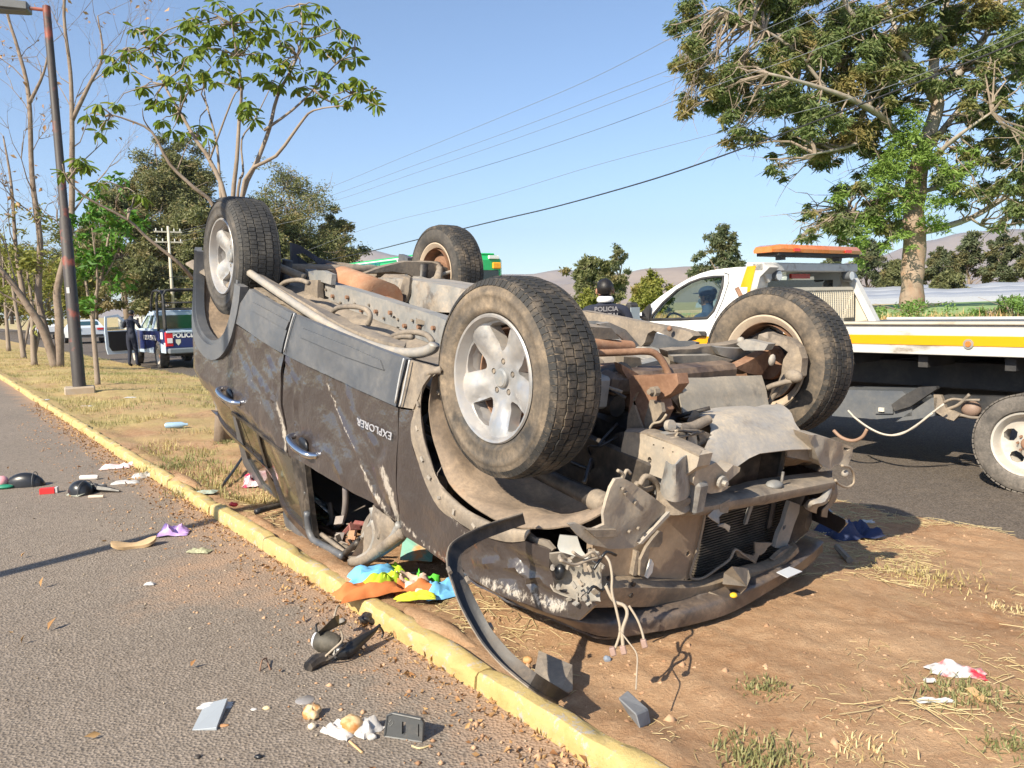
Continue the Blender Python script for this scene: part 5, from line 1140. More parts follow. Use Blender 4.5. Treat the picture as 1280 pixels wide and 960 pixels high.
plate('ball_joint_cone', [(919, 460), (945, 447), (966, 436), (978, 437), (966, 452), (952, 470), (936, 467)], 0, .06, .05, RUSTM, step=.03)
lbox('front_crossmember', (.065, -.06, .385), (.11, .80, .09), DARKP, .02)
plate('crossmember_pod', [(786, 473), (794, 469), (845, 467), (848, 480), (838, 492), (824, 499), (828, 513), (818, 534), (806, 541), (783, 543), (787, 515)], 1, .30, .06, RUSTM, bump=.010, step=.04)
plate('crossmember_rib', [(812, 500), (826, 504), (828, 515), (812, 536), (806, 540), (806, 525)], 1, .32, .02, TANM, step=.03)
m = MB(); bq = c(821, 489, 1, .33); m.tube([bq, bq + Vector((0, .025, 0))], [.020, .020], 8); m.tube([bq, bq + Vector((0, .045, 0))], .011, 6); m.build('mount_bolt', TANM, suv, autos=.5)
plate('crossmember_dust_edge', [(783, 543), (806, 541), (790, 500), (797, 490), (792, 500), (785, 520)], 1, .335, .01, TANM, step=.03)
plate('crossmember_skirt', [(832, 474), (850, 474), (858, 505), (856, 520), (845, 505), (836, 495)], 0, .20, .03, DARKP)
sheet('engine_shield', [[c(845, 474, 0, .14), c(900, 472, 0, .14), c(951, 470, 0, .14)], [c(848, 490, 0, .19), c(903, 487, 0, .19), c(956, 486, 0, .19)], [c(850, 504, 0, .21), c(905, 499, 0, .21), c(958, 497, 0, .21)], [c(853, 523, 0, .24), c(907, 514, 0, .24), c(960, 508, 0, .24)]], SKID, suv, .006, 3, .006)
sheet('splash_shield', [[c(864, 524, 0, .25), c(884, 513, 0, .25), c(930, 510, 0, .25), c(973, 507, 0, .25)], [c(880, 520, 0, .34), c(893, 521, 0, .36), c(935, 517, 0, .36), c(986, 514, 0, .36)], [c(889, 537, 0, .42), c(897, 540, 0, .44), c(942, 536, 0, .44), c(995, 533, 0, .44)], [c(880, 565, 0, .50), c(897, 562, 0, .50), c(945, 552, 0, .50), c(1010, 550, 0, .50)], [c(884, 590, 0, .55), c(906, 594, 0, .55), c(948, 568, 0, .54), c(1018, 562, 0, .54)]], SKIDP, suv, .006, 4, .014)
plate('shield_tab', [(983, 560), (1005, 560), (1018, 572), (1019, 577), (1005, 575), (984, 570)], 0, .52, .01, TANM)
plate('shield_flap', [(860, 527), (868, 513), (884, 520), (876, 522), (866, 528)], 0, .30, .006, TANM)
# horn rail, cup and rail end
plate('frame_horn', [(781, 540), (800, 541), (830, 552), (874, 569), (870, 584), (850, 600), (834, 601), (800, 589), (774, 577), (778, 556)], 1, .44, .07, TANL, holes=[[(811.5 + 2.6 * math.cos(a), 575 + 4 * math.sin(a)) for a in (0, .8, 1.6, 2.4, 3.1, 4, 4.8, 5.5)], [(831, 579), (834, 579), (841, 583), (840, 586), (837, 586), (831, 582)], [(817, 555), (819, 555), (819, 557), (817, 557)], [(828, 559), (830, 559), (830, 561), (828, 561)], [(840, 564), (842, 564), (842, 566), (840, 566)]], bump=.004, step=.04)
sheet('horn_flange', [[c(781, 540, 1, .44), c(810, 542, 1, .44), c(840, 554, 1, .44), c(874, 569, 1, .44)], [c(784, 536, 1, .40), c(813, 538, 1, .40), c(843, 549, 1, .40), c(877, 564, 1, .40)], [c(790, 535, 1, .34), c(818, 536, 1, .34), c(848, 546, 1, .34), c(882, 561, 1, .34)]], TANM, suv, .006, 2)
lbox('horn_body', (.44, .36, .66), (.40, .06, .12), GREYM, .01)
plate('mount_plate', [(832, 543), (850, 541), (871, 543), (872, 568), (850, 560), (834, 552)], 0, .46, .03, PALEM); plate('mount_plate', [(848, 541), (885, 541), (898, 548), (876, 556), (873, 568), (850, 560)], 0, .45, .02, TANM)
plate('inner_brace', [(874, 555), (890, 552), (887, 570), (878, 578), (874, 570)], 0, .42, .02, GREYM)
m = MB(); m.tube([c(848, 536, 0, .42), c(866, 534, 0, .42), c(886, 524, 0, .42)], [.020, .021, .019], 12); m.build('rubber_hose', TANM, suv, autos=.9)
m = MB(); m.tube([c(835, 532, 0, .42), c(840, 532, 0, .44)], .022, 12); m.tube([c(833, 532, 0, .41), c(850, 533, 0, .42)], .013, 8); m.build('hose_fitting', PALEM, suv, autos=.6)
stube('brake_line', [(809, 541), (816, 530), (826, 527), (833, 518)], .005, WIREM, f=lambda u, v: c(u, v, 1, .36))
cc = c(845, 611, 0, .60)
rows = []
for t, (w, v0, v1) in enumerate([(20, 616, 612), (20, 607, 603), (17, 596, 588), (13, 578, 574)]): rows.append([c(845 - w, v0 - 2, 0, .56), c(845 - w * .7, v0 + 8 - t * 2, 0, .60), c(845, v0 + 12 - t * 3, 0, .64), c(845 + w * .7, v0 + 6 - t * 4, 0, .62), c(845 + w + t * 2, v1 - t * 3, 0, .57)])
sheet('bump_stop_cup', rows, PALEM, suv, .006, 3, .004)
m = MB(); m.tube([c(845, 616, 0, .57), c(843, 622, 0, .57), c(842, 627, 0, .57), c(842, 633, 0, .57)], [.055, .060, .052, .060], 18); m.build('rubber_mount', TANM, suv, autos=.8)
plate('rail_end_block', [(872, 583), (895, 578), (905, 590), (920, 583), (927, 585), (926, 590), (911, 602), (910, 611), (890, 618), (875, 614), (867, 604)], 0, .63, .06, TANL, bump=.012, step=.04)
m = MB(); q = c(901, 602, 0, .64); m.tube([q, q + Vector((.012, 0, 0))], .024, 12); m.tube([q, q + Vector((.028, 0, 0))], .011, 6); m.build('rail_bolt', PALEM, suv, autos=.5)
stube('power_hose', [(800, 606), (806, 596), (815, 598), (822, 608), (823, 622), (818, 632)], .011, TANM, f=lambda u, v: c(u, v, 0, .52)); stube('power_hose', [(795, 604), (804, 612), (816, 610)], .010, TANM, f=lambda u, v: c(u, v, 0, .5))
plate('headlamp_apron', [(771, 600), (779, 598), (790, 603), (815, 620), (839, 638), (841, 643), (822, 659), (801, 680), (791, 685), (762, 686), (737, 681), (722, 669), (712, 656), (722, 655), (740, 663), (754, 655), (754, 642), (757, 625), (764, 610)], 0, .585, .012, TANL, bump=.010, step=.04, holes=[[(776, 609), (778, 609), (778, 612), (776, 612)]])
plate('apron_rib', [(735, 663), (770, 662), (772, 671), (745, 672)], 0, .60, .02, TANM, bump=.003); plate('apron_edge', [(838, 640), (850, 637), (848, 642), (838, 645), (804, 680), (800, 680)], 0, .60, .012, PALEM)
for u, v in ((793, 628), (797, 660), (786, 664), (781, 616), (778, 611)):
    m = MB(); q = c(u, v, 0, .588); m.tube([q, q + Vector((.010, 0, 0))], .007, 6); m.build('apron_bolt', TANM, suv)
stube('clip_wire', [(772, 588), (778, 592), (778, 600), (783, 588), (788, 592)], .006, WIREM, f=lambda u, v: c(u, v, 0, .56))
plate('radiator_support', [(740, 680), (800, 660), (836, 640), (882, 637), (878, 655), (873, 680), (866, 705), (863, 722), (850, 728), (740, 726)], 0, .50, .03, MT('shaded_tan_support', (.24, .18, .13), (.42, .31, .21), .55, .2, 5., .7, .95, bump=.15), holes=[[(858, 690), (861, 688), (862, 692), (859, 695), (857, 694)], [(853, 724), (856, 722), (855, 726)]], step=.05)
stube('support_edge', [(882, 638), (877, 665), (871, 690), (864, 712), (863, 721), (868, 724), (880, 722), (896, 711), (912, 699), (919, 687), (930, 694), (944, 703)], .006, TANM, f=lambda u, v: c(u, v, 0, .515))
plate('support_bracket', [(824, 664), (828, 665), (828, 678), (824, 684), (812, 684), (808, 722), (800, 720), (801, 700), (808, 684), (816, 672)], 0, .53, .012, TANM); plate('torn_foam', [(815, 700), (818, 705), (816, 716), (810, 723), (808, 722), (811, 714)], 0, .55, .012, flat('white_foam', (.7, .68, .62), .8), step=.02)
plate('support_rib', [(797, 690), (800, 690), (796, 720), (792, 720)], 0, .52, .02, TANM)
lt = [(738, 724), (800, 723), (850, 727), (876, 726), (905, 717), (935, 708), (955, 703), (975, 692), (992, 680)]; lm = [(738, 735), (800, 734), (850, 735), (880, 733), (905, 726), (935, 717), (960, 711), (982, 700), (998, 686)]; lb = [(738, 757), (800, 756), (850, 754), (883, 745), (905, 737), (935, 726), (958, 716), (978, 704), (992, 690)]
sheet('lower_support_beam', [[c(u, v, 0, .50) for u, v in lt], [c(u, v, 0, .55) for u, v in lm], [c(u, v, 0, .53) for u, v in lb]], MT('dusty_black_beam', (.09, .08, .07), (.40, .30, .20), .56, .22, 4., .6, .95, bump=.15), suv, .01, 3, .004)
for u, v in ((787, 743), (760, 722), (790, 729)):
    m = MB(); q = c(u, v, 0, .55); m.tube([q, q + Vector((.012, 0, 0))], .009, 6); m.build('beam_bolt', BLKP, suv)
m = MB(); q = c(886, 742, 0, .56); m.tube([q, q + Vector((.05, -.01, 0))], .010, 8); m.build('latch_pin', TANM, suv, smooth=True)
m = MB(); P = [c(u, v, 0, .58 + .04 * (i % 2)) for i, (u, v) in enumerate([(905, 716), (915, 708), (935, 710), (938, 722), (932, 740), (924, 745), (912, 738), (903, 730)])]; ctr = sum(P, Vector()) / 8 + Vector((.05, 0, 0)); m.add(P + [ctr, ctr - Vector((.1, 0, 0))], [(i, (i + 1) % 8, 8) for i in range(8)] + [((i + 1) % 8, i, 9) for i in range(8)]); m.build('hood_latch', TANM, suv)
m = MB(); m.ball(tuple(c(917, 744, 0, .64)), (.014, .018, .010), 5); m.build('latch_cap', flat('yellow_plastic', (.75, .48, .03), .5), suv, smooth=True)
# radiator with fins
plate('radiator_back', [(880, 636), (985, 614), (1010, 610), (990, 655), (968, 695), (935, 712), (900, 724), (864, 728), (870, 690)], 0, .40, .05, RAD)
m = MB(); zz0 = c(950, 615, 0, .42).z; y0_ = c(866, 722, 0, .42).y; y1_ = c(985, 640, 0, .42).y; z = .83
while z < 1.20: m.box((.42, (y0_ + y1_) / 2, z), (.020, abs(y0_ - y1_), .0045)); z += .0125
tag(m.build('radiator_fin', RAD, suv), kind='stuff')
plate('radiator_divider', [(939, 628), (943, 627), (935, 655), (931, 656)], 0, .445, .01, GREYM, step=.03)
plate('radiator_tab', [(944, 678), (966, 679), (960, 684), (956, 690), (950, 694), (944, 690)], 0, .50, .008, TANM, step=.02); plate('radiator_tab', [(918, 686), (924, 690), (942, 695), (946, 688), (950, 690), (944, 703), (922, 696)], 0, .50, .006, TANM, step=.02)
rt_ = [(848, 632), (882, 624), (915, 618), (945, 610), (1005, 602), (1040, 598)]; rm_ = [(848, 637), (884, 634), (916, 627), (950, 621), (1002, 611), (1042, 604)]; rb_ = [(850, 643), (888, 641), (917, 634), (956, 628), (1003, 618), (1042, 611)]
sheet('upper_support_bar', [[c(u, v - 8, 0, .46) for u, v in rt_], [c(u, v, 0, .54) for u, v in rt_], [c(u, v, 0, .60) for u, v in rm_], [c(u, v, 0, .585) for u, v in rb_]], TANM, suv, .008, 3, .004)
m = MB(); q = c(968, 606, 0, .56); m.ball(tuple(q), (.03, .045, .018), 6); m.tube([c(977, 603, 0, .56), c(979, 590, 0, .56)], .006, 6); m.build('broken_clip', GREYM, suv, autos=.9)
sheet('torn_bracket', [[c(884, 645, 0, .62), c(892, 637, 0, .60), c(900, 631, 0, .6)], [c(890, 650, 0, .63), c(898, 645, 0, .61), c(905, 636, 0, .6)], [c(898, 655, 0, .62), c(899, 645, 0, .61), c(909, 640, 0, .60)]], PALEM, suv, .004, 3)
plate('torn_bracket', [(899, 631), (914, 624), (909, 641), (900, 641)], 0, .605, .006, TANM, step=.03); plate('torn_bracket', [(899, 656), (906, 654), (912, 657), (911, 665), (906, 660), (898, 658)], 0, .62, .006, PALEM, step=.02)
plate('side_bracket', [(988, 627), (1000, 631), (999, 641), (993, 656), (987, 676), (981, 688), (968, 684), (974, 668), (980, 654), (984, 640)], 0, .50, .02, GREYM, holes=[[(979, 658), (983, 656), (982, 661), (979, 663)]], step=.04)
plate('side_bracket_foot', [(992, 684), (990, 690), (981, 704), (966, 700), (975, 690), (982, 687)], 0, .53, .02, TANM); plate('far_lamp_bucket', [(1000, 631), (1018, 640), (1016, 655), (1000, 672), (992, 683), (985, 680), (993, 656)], 0, .46, .02, BLKP, bump=.02, step=.04)
sheet('curled_flap', [[c(1005, 632, 0, .56), c(1012, 625, 0, .58), c(1025, 622, 0, .6), c(1037, 605, 0, .58)], [c(1010, 637, 0, .58), c(1016, 630, 0, .62), c(1030, 627, 0, .63), c(1039, 610, 0, .6)], [c(1020, 641, 0, .57), c(1022, 633, 0, .6), c(1032, 629, 0, .61), c(1039, 617, 0, .58)]], PALEM, suv, .004, 3)
sheet('curled_flap', [[c(1040, 604, 0, .58), c(1040, 617, 0, .6), c(1036, 629, 0, .58), c(1029, 637, 0, .6), c(1027, 646, 0, .58)], [c(1046, 604, 0, .55), c(1047, 618, 0, .57), c(1044, 627, 0, .56), c(1036, 636, 0, .57), c(1034, 647, 0, .56)]], TANM, suv, .004, 3)
plate('far_bumper_mount', [(1007, 542), (1026, 545), (1046, 551), (1062, 558), (1064, 570), (1057, 582), (1047, 581), (1039, 587), (1028, 583), (1019, 574), (1017, 563), (1011, 552)], 0, .55, .07, TANL, bump=.014, step=.035, holes=[[(1055, 559), (1060, 560), (1058, 563), (1055, 562)]])
stube('hanging_loop', [(1052, 582), (1062, 584), (1067, 592), (1067, 603), (1060, 609), (1050, 606), (1044, 600)], .006, WIREM, f=lambda u, v: c(u, v, 0, .56)); m = MB(); m.ball(tuple(c(1056, 592, 0, .55)), .018, 5); m.build('fog_lamp_socket', PALEM, suv, smooth=True)
# far knuckle seen through the open rim
plate('far_knuckle', [(948, 418), (956, 415), (974, 420), (990, 424), (1000, 434), (1003, 448), (1000, 458), (1001, 470), (994, 478), (986, 480), (974, 476), (978, 458), (986, 440), (976, 432), (958, 430), (946, 428)], 1, -.70, .05, TANM, bump=.02, step=.03)
plate('brake_backing', [(930, 425), (960, 410), (990, 425), (1002, 455), (990, 490), (960, 505), (940, 490), (930, 455)], 1, -.86, .02, BLKP, step=.06)
stube('tie_rod', [(957, 486), (966, 482), (980, 478), (990, 476)], .013, TANM, f=lambda u, v: c(u, v, 1, -.62)); stube('sway_link', [(960, 505), (972, 488), (984, 475)], .012, TANM, f=lambda u, v: c(u, v, 1, -.66)); m = MB(); m.ball(tuple(c(992, 470, 1, -.63)), (.045, .03, .03), 6); m.build('brake_caliper', TANM, suv, autos=.8)
plate('arm_bush', [(921, 430), (932, 424), (960, 430), (955, 438), (930, 438)], 1, -.60, .06, GREYM, step=.03); m = MB(); m.ball(tuple(c(965, 450, 1, -.55)), (.014, .02, .028), 5); m.ball(tuple(c(926, 426, 1, -.66)), (.02, .02, .02), 5); m.build('ball_joint', PALEM, suv, smooth=True)
# near strut and dark bay
m = MB(); a, b_ = c(672, 590, 1, .60), c(752, 628, 1, .60); m.tube([a, b_], [.030, .034], 16); mm_ = m.build('coil_strut', BLKP, suv, autos=.8)
m = MB(); d_ = (b_ - a).normalized(); m.tube([b_ - d_ * .04, b_ + d_ * .02, b_ + d_ * .03], [.041, .041, .030], 16); m.tube([b_ + d_ * .03, b_ + d_ * .05], .016, 8); m.build('strut_cap', TANM, mm_, autos=.6)
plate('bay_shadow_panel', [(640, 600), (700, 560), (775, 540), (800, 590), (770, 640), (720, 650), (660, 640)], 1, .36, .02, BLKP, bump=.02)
m = MB(); m.tube([c(745, 500, 1, .30), c(772, 508, 1, .30)], [.05, .045], 12); m.tube([c(745, 480, 1, .25), c(780, 470, 1, .25)], [.07, .06], 12); m.build('axle_boot', BLKP, suv, autos=.9)
stube('cooling_hose', [(760, 610), (752, 600), (742, 597), (735, 590)], .006, WIREM, f=lambda u, v: c(u, v, 1, .40))
# fender top edge, lamp bucket, wires
plate('fender_edge', [(600, 668), (622, 660), (645, 660), (658, 664), (668, 672), (684, 676), (692, 686), (686, 692), (668, 686), (650, 678), (636, 684), (621, 668), (598, 682), (585, 690)], 1, .87, .012, TANM, bump=.006, step=.03)
LAMPM = MT('dusty_lamp_housing', (.20, .195, .18), (.42, .35, .27), .5, .2, 10., .6, .9, bump=.2)
def SL(u, v, o=0.): return S(u, v, o)
P = [SL(u, v, -.02) for u, v in [(687, 690), (700, 690), (738, 702), (751, 706), (752, 752), (736, 753), (706, 745), (690, 738), (684, 712)]]
sheet('headlamp_bucket', [[SL(687, 690, -.01), SL(706, 689, -.03), SL(730, 694, -.05), SL(751, 704, -.06)], [SL(685, 706, -.02), SL(704, 710, -.08), SL(728, 714, -.09), SL(752, 718, -.06)], [SL(687, 726, -.02), SL(706, 730, -.08), SL(730, 732, -.08), SL(752, 736, -.05)], [SL(692, 739, 0), SL(708, 746, -.01), SL(734, 752, -.01), SL(750, 752, -.03)]], LAMPM, suv, .006, 4, .012)
m = MB(); q = SL(700, 715, -.045); m.ball(tuple(q), (.022, .02, .03), 6); m.build('lamp_opening', BLKC, suv, smooth=True)
for u, v, r in ((691, 708, .008), (700, 695, .007), (698, 732, .008), (731, 745, .009)):
    m = MB(); q = SL(u, v, -.01); m.tube([q, q + Vector((.012, .012, 0))], r, 8); m.build('lamp_screw', PALEM, suv, autos=.5)
sheet('lamp_lens_shard', [[SL(700, 668, -.01), SL(722, 670, -.03)], [SL(697, 682, 0), SL(728, 688, -.03)], [SL(700, 690, .005), SL(738, 702, -.02)]], MT('cloudy_lens', (.33, .33, .31), (.42, .36, .28), .35, .2, 9., .35, .7, bump=.15), suv, .010, 3, .006)
for i in range(26):
    u = R_.uniform(706, 754); v = R_.uniform(690, 712) if i % 2 else R_.uniform(725, 756); q = SL(u, v, R_.uniform(-.03, .01)); m = MB(); rt2 = Euler((R_.uniform(0, 6), R_.uniform(0, 6), 0)).to_matrix(); m.box(q, (R_.uniform(.008, .03), R_.uniform(.006, .018), R_.uniform(.004, .010)), rt2); m.build('lamp_shard', R_.choice([PALEM, TANM, LAMPM]), suv)
def wires(px, d0, d1, r, nm='hanging_wire'):
    k = len(px); P = [cdp(u, v, d0 + (d1 - d0) * i / (k - 1)) for i, (u, v) in enumerate(px)]; m = MB(); m.tube(crom(P, 4), r, 6); return m.build(nm, WIREM, suv, smooth=True)
wires([(757, 695), (762, 703), (765, 720), (765, 740), (771, 765), (775, 790), (767, 815)], 2.55, 2.46, .0045); wires([(757, 732), (767, 751), (780, 757), (784, 768), (778, 788), (779, 810)], 2.52, 2.46, .006)
wires([(775, 789), (786, 803), (796, 818), (796, 840), (795, 862)], 2.47, 2.30, .0025); wires([(786, 757), (796, 773), (802, 788), (805, 800)], 2.5, 2.46, .004)
for u, v in ((805, 804), (779, 812), (766, 814)):
    m = MB(); m.box(cdp(u, v, 2.46), (.026, .018, .026), Euler((.4, .3, .8)).to_matrix()); m.build('wire_connector', MT('dusty_connector', (.33, .22, .18), None), suv, bevel=.003)
# the torn wheel arch moulding, bent out to the kerb
o_ = [(654, 643), (625, 652), (598, 662), (576, 673), (563, 685), (561, 706), (567, 728), (578, 757), (600, 796), (622, 823), (643, 842), (672, 864), (699, 879)]
i_ = [(657, 655), (632, 664), (606, 674), (590, 682), (578, 692), (577, 706), (583, 725), (594, 749), (612, 783), (632, 808), (654, 829), (680, 848), (712, 868)]
gN = GM(699, 879); dE = (gN - CAMO).dot(FW); ds = [2.72, 2.66, 2.58, 2.50, 2.44, 2.40, 2.37, 2.34, 2.30, 2.27, 2.24, 2.21, dE - .01]
A = [cdp(u, v, d) for (u, v), d in zip(o_, ds)]; B = [cdp(u, v, d + .012) for (u, v), d in zip(i_, ds)]
outv = [(a - b).normalized() for a, b in zip(A, B)]; camd = [(_co - a).normalized() for a in A]
A1 = [a + w * .035 for a, w in zip(A, camd)]
A, B, A1 = [[toL((lambda w: Vector((w.x, w.y, max(w.z, medz(w.dot(RN)) + .012))))(SR @ p + ST)) for p in Q] for Q in (A, B, A1)]
mo = sheet('torn_arch_moulding', [A1, A, B], BLKP, suv, .005, 3, .0); mo['label'] = 'long black wheel arch moulding torn loose and bent out to the kerb'
sheet('moulding_rim', [[a + w * .004 for a, w in zip(A1, outv)], [a + w * .004 for a, w in zip(A, outv)]], TANM, suv, .004, 3)
m = MB(); 
for u, v in ((583, 722), (612, 780), (560, 710)): m.tube([cdp(u, v, 2.36), cdp(u + 3, v + 6, 2.34)], .007, 6)
m.build('moulding_clip', TANM, suv)
q = [Vector(GM(674, 836)), Vector(GM(716, 855)), Vector(GM(716, 868)), Vector(GM(697, 879)), Vector(GM(668, 848))]
e_ = [toL(p + Vector((0, 0, .06 if i < 2 else .012))) for i, p in enumerate(q)]; m = MB(); up_l = toL(ST + Vector((0, 0, .006))) - toL(ST); m.add(e_ + [p + up_l for p in e_], [(4, 3, 2, 1, 0), (5, 6, 7, 8, 9)] + [(i, (i + 1) % 5, 5 + (i + 1) % 5, 5 + i) for i in range(5)]); m.build('moulding_end', TANM, suv)

# brake lines, bolts and loose wiring that fill the frame and the torn nose
for k, (y, z) in enumerate(((.40, .40), (.37, .41), (-.33, .44))):
    P = [Vector((-2.6 + i * .28, y + .02 * math.sin(i * 1.7 + k), z - .02 * math.cos(i * 1.3 + k))) for i in range(11)]; m = MB(); m.tube(crom(P, 3), .007, 5); m.build('brake_line', [TANM, BLKP, GREYM][k], suv, smooth=True)
for i in range(16):
    u = 408 + i * 9; v = 362 + i * 3.2 + 5 * (i % 3); q = c(u, v, 1, .472); m = MB(); m.tube([q, q + Vector((0, .010 + .006 * (i % 2), 0))], .008 + .004 * (i % 2), 6); m.build('rail_bolt', [TANM, RUSTM][i % 2], suv)
for i in range(9):
    x = -2.45 + i * .24; lbox('underbody_bracket', (x, .25 - .5 * (i % 2), .47), (R_.uniform(.05, .14), R_.uniform(.08, .2), R_.uniform(.05, .1)), [TANM, GREYM, RUSTM, BLKP][i % 4], .01, Matrix.Rotation(R_.uniform(-.5, .5), 3, 'Z'))
for i in range(7):
    a = Vector((R_.uniform(-.1, .3), R_.uniform(-.3, .5), R_.uniform(.5, .8))); P = [a]
    for _ in range(5): P.append(P[-1] + Vector((R_.uniform(-.02, .09), R_.uniform(-.12, .12), R_.uniform(-.08, .10))))
    m = MB(); m.tube(crom(P, 3), R_.uniform(.005, .012), 6); m.build('engine_hose', [BLKP, TANM, BLKC][i % 3], suv, smooth=True)
for px in ([(700, 700), (718, 706), (735, 700), (752, 696)], [(742, 712), (750, 700), (758, 690), (770, 694)], [(734, 742), (742, 733), (752, 738), (760, 728)], [(716, 690), (728, 697), (740, 690), (748, 697)]): stube('lamp_wiring', px, .005, BLKC if px[0][0] > 730 else WIREM, f=lambda u, v: c(u, v, 0, .64))
for i in range(10):
    P = [c(842 + R_.uniform(-8, 40), 545 + R_.uniform(-8, 22), 0, .40 + .03 * j) for j in range(4)]; m = MB(); m.tube(crom(P, 3), .005, 5); m.build('loose_wire', [BLKP, WIREM, TANM][i % 3], suv, smooth=True)
# crushed roof edge, pillar folds and rubbish in the front window opening
stube('bent_roof_rail', [(384, 640), (387, 665), (398, 684), (414, 699), (428, 704)], .020, CLAD, .0); stube('bent_roof_rail', [(402, 668), (418, 680), (436, 694), (446, 699)], .013, TANM, -.04)
stube('pillar_fold', [(446, 700), (462, 690), (470, 670), (466, 650)], .016, PALEM, .0); stube('pillar_fold', [(452, 698), (470, 686), (484, 664), (486, 645)], .014, TANM, .0); stube('pillar_fold', [(476, 688), (492, 670), (499, 655)], .018, PALEM, .004)
sheet('crumpled_pillar_skin', [[S(464, 632, -.01), S(478, 640, .005), S(496, 652, .01)], [S(458, 652, -.03), S(474, 660, .015), S(498, 662, .0)], [S(450, 676, -.01), S(468, 676, .02), S(490, 674, .01)], [S(444, 700, 0), S(458, 698, .015), S(476, 688, .0)]], TANM, suv, .004, 4, .03)
for i in range(22):
    q = clampz(S(R_.uniform(395, 455), R_.uniform(650, 690), R_.uniform(-.25, -.04)), .0); m = MB(); m.box(q, (R_.uniform(.02, .09), R_.uniform(.01, .05), R_.uniform(.004, .02)), Euler((R_.uniform(-1, 1), R_.uniform(-1, 1), R_.uniform(0, 3))).to_matrix()); m.build('cabin_rubbish', [TANM, INTG, PALEM, REDB, ORUST, BLKP][i % 6], suv)
# ------------------------------------------------------------------ people
SKIN = flat('brown_skin', (.36, .18, .11), .55); NAVY = MT('navy_uniform_cloth', (.018, .022, .040), None, rough=.85, bump=.3, bs=60); HAIR = flat('black_hair', (.012, .010, .009), .5, bump=.4, bs=120.)
BLUS = MT('blue_work_shirt', (.045, .075, .16), None, rough=.8, bump=.3, bs=50); WCLOTH = flat('white_cloth', (.75, .75, .76), .8, bump=.3, bs=60.); BLACKC = MT('black_cloth', (.014, .014, .016), None, rough=.85, bump=.2)
def human(name, label, loc_, rz, J, E, seg_mat, mats, cat='person'):
    """J: joint -> (pos, radius); E: edges; one skinned body mesh; seg_mat(edge name) -> slot"""
    root = empty(name, loc_, rz); tag(root, label, cat); ks = list(J)
    me = bpy.data.meshes.new('b'); me.from_pydata([J[k][0] for k in ks], [(ks.index(a), ks.index(b)) for a, b in E], [])
    o = bpy.data.objects.new('b', me); COL.objects.link(o); md = o.modifiers.new('s', 'SKIN'); md.use_smooth_shade = True; md.branch_smoothing = .6
    for i, k in enumerate(ks):
        r = J[k][1]; me.skin_vertices[0].data[i].radius = r if isinstance(r, tuple) else (r, r); me.skin_vertices[0].data[i].use_root = (k == 'pelvis')
    sb = o.modifiers.new('u', 'SUBSURF'); sb.levels = 2
    dg = bpy.context.evaluated_depsgraph_get(); bm_ = bpy.data.meshes.new_from_object(o.evaluated_get(dg)); bpy.data.objects.remove(o); bm_.name = 'body'
    bm_.materials.clear()
    for m in mats: bm_.materials.append(m)
    segs = [(Vector(J[a][0]), Vector(J[b][0]), seg_mat(a, b), (J[a][1] if not isinstance(J[a][1], tuple) else J[a][1][0])) for a, b in E]
    for p in bm_.polygons:
        q = p.center; best = 9; bi = 0
        for a, b, mi, r in segs:
            ab = b - a; t = max(0, min(1, (q - a).dot(ab) / ab.length_squared)); d = (q - a - ab * t).length - r * .5
            if d < best: best = d; bi = mi
        p.material_index = bi; p.use_smooth = True
    b = bpy.data.objects.new('body', bm_); COL.objects.link(b); b.parent = root; return root
def hand_J(J, E, w, d, up, side, r=.0085, curl=.5):
    """palm and five bent fingers growing from wrist w along d"""
    w = Vector(w); d = Vector(d).normalized(); up = Vector(up).normalized(); s_ = d.cross(up).normalized() * side
    J['palm' + str(side)] = (tuple(w + d * .055), (.034, .020)); E.append(('wrist' + str(side), 'palm' + str(side)))
    for i, (o, L) in enumerate(((-.030, .070), (-.010, .078), (.011, .073), (.031, .058))):
        a = w + d * .085 + s_ * o; k1 = a + d * L * .42 - up * L * .12 * curl * 2; k2 = k1 + (d * (1 - curl) - up * curl * 1.6).normalized() * L * .34; k3 = k2 + (d * (.3 - curl) - up).normalized() * L * .26
        for n_, q, rr in (('a', a, r * 1.05), ('b', k1, r), ('c', k2, r * .9), ('d', k3, r * .75)): J['f%d%s%d' % (i, n_, side)] = (tuple(q), rr)
        E += [('palm' + str(side), 'f%da%d' % (i, side)), ('f%da%d' % (i, side), 'f%db%d' % (i, side)), ('f%db%d' % (i, side), 'f%dc%d' % (i, side)), ('f%dc%d' % (i, side), 'f%dd%d' % (i, side))]
    a = w + d * .03 - s_ * .030; k1 = a - s_ * .028 + d * .030 - up * .010; k2 = k1 + d * .030 - up * .012
    J['ta%d' % side] = (tuple(a), r * 1.2); J['tb%d' % side] = (tuple(k1), r * 1.05); J['tc%d' % side] = (tuple(k2), r * .85); E += [('palm' + str(side), 'ta%d' % side), ('ta%d' % side, 'tb%d' % side), ('tb%d' % side, 'tc%d' % side)]
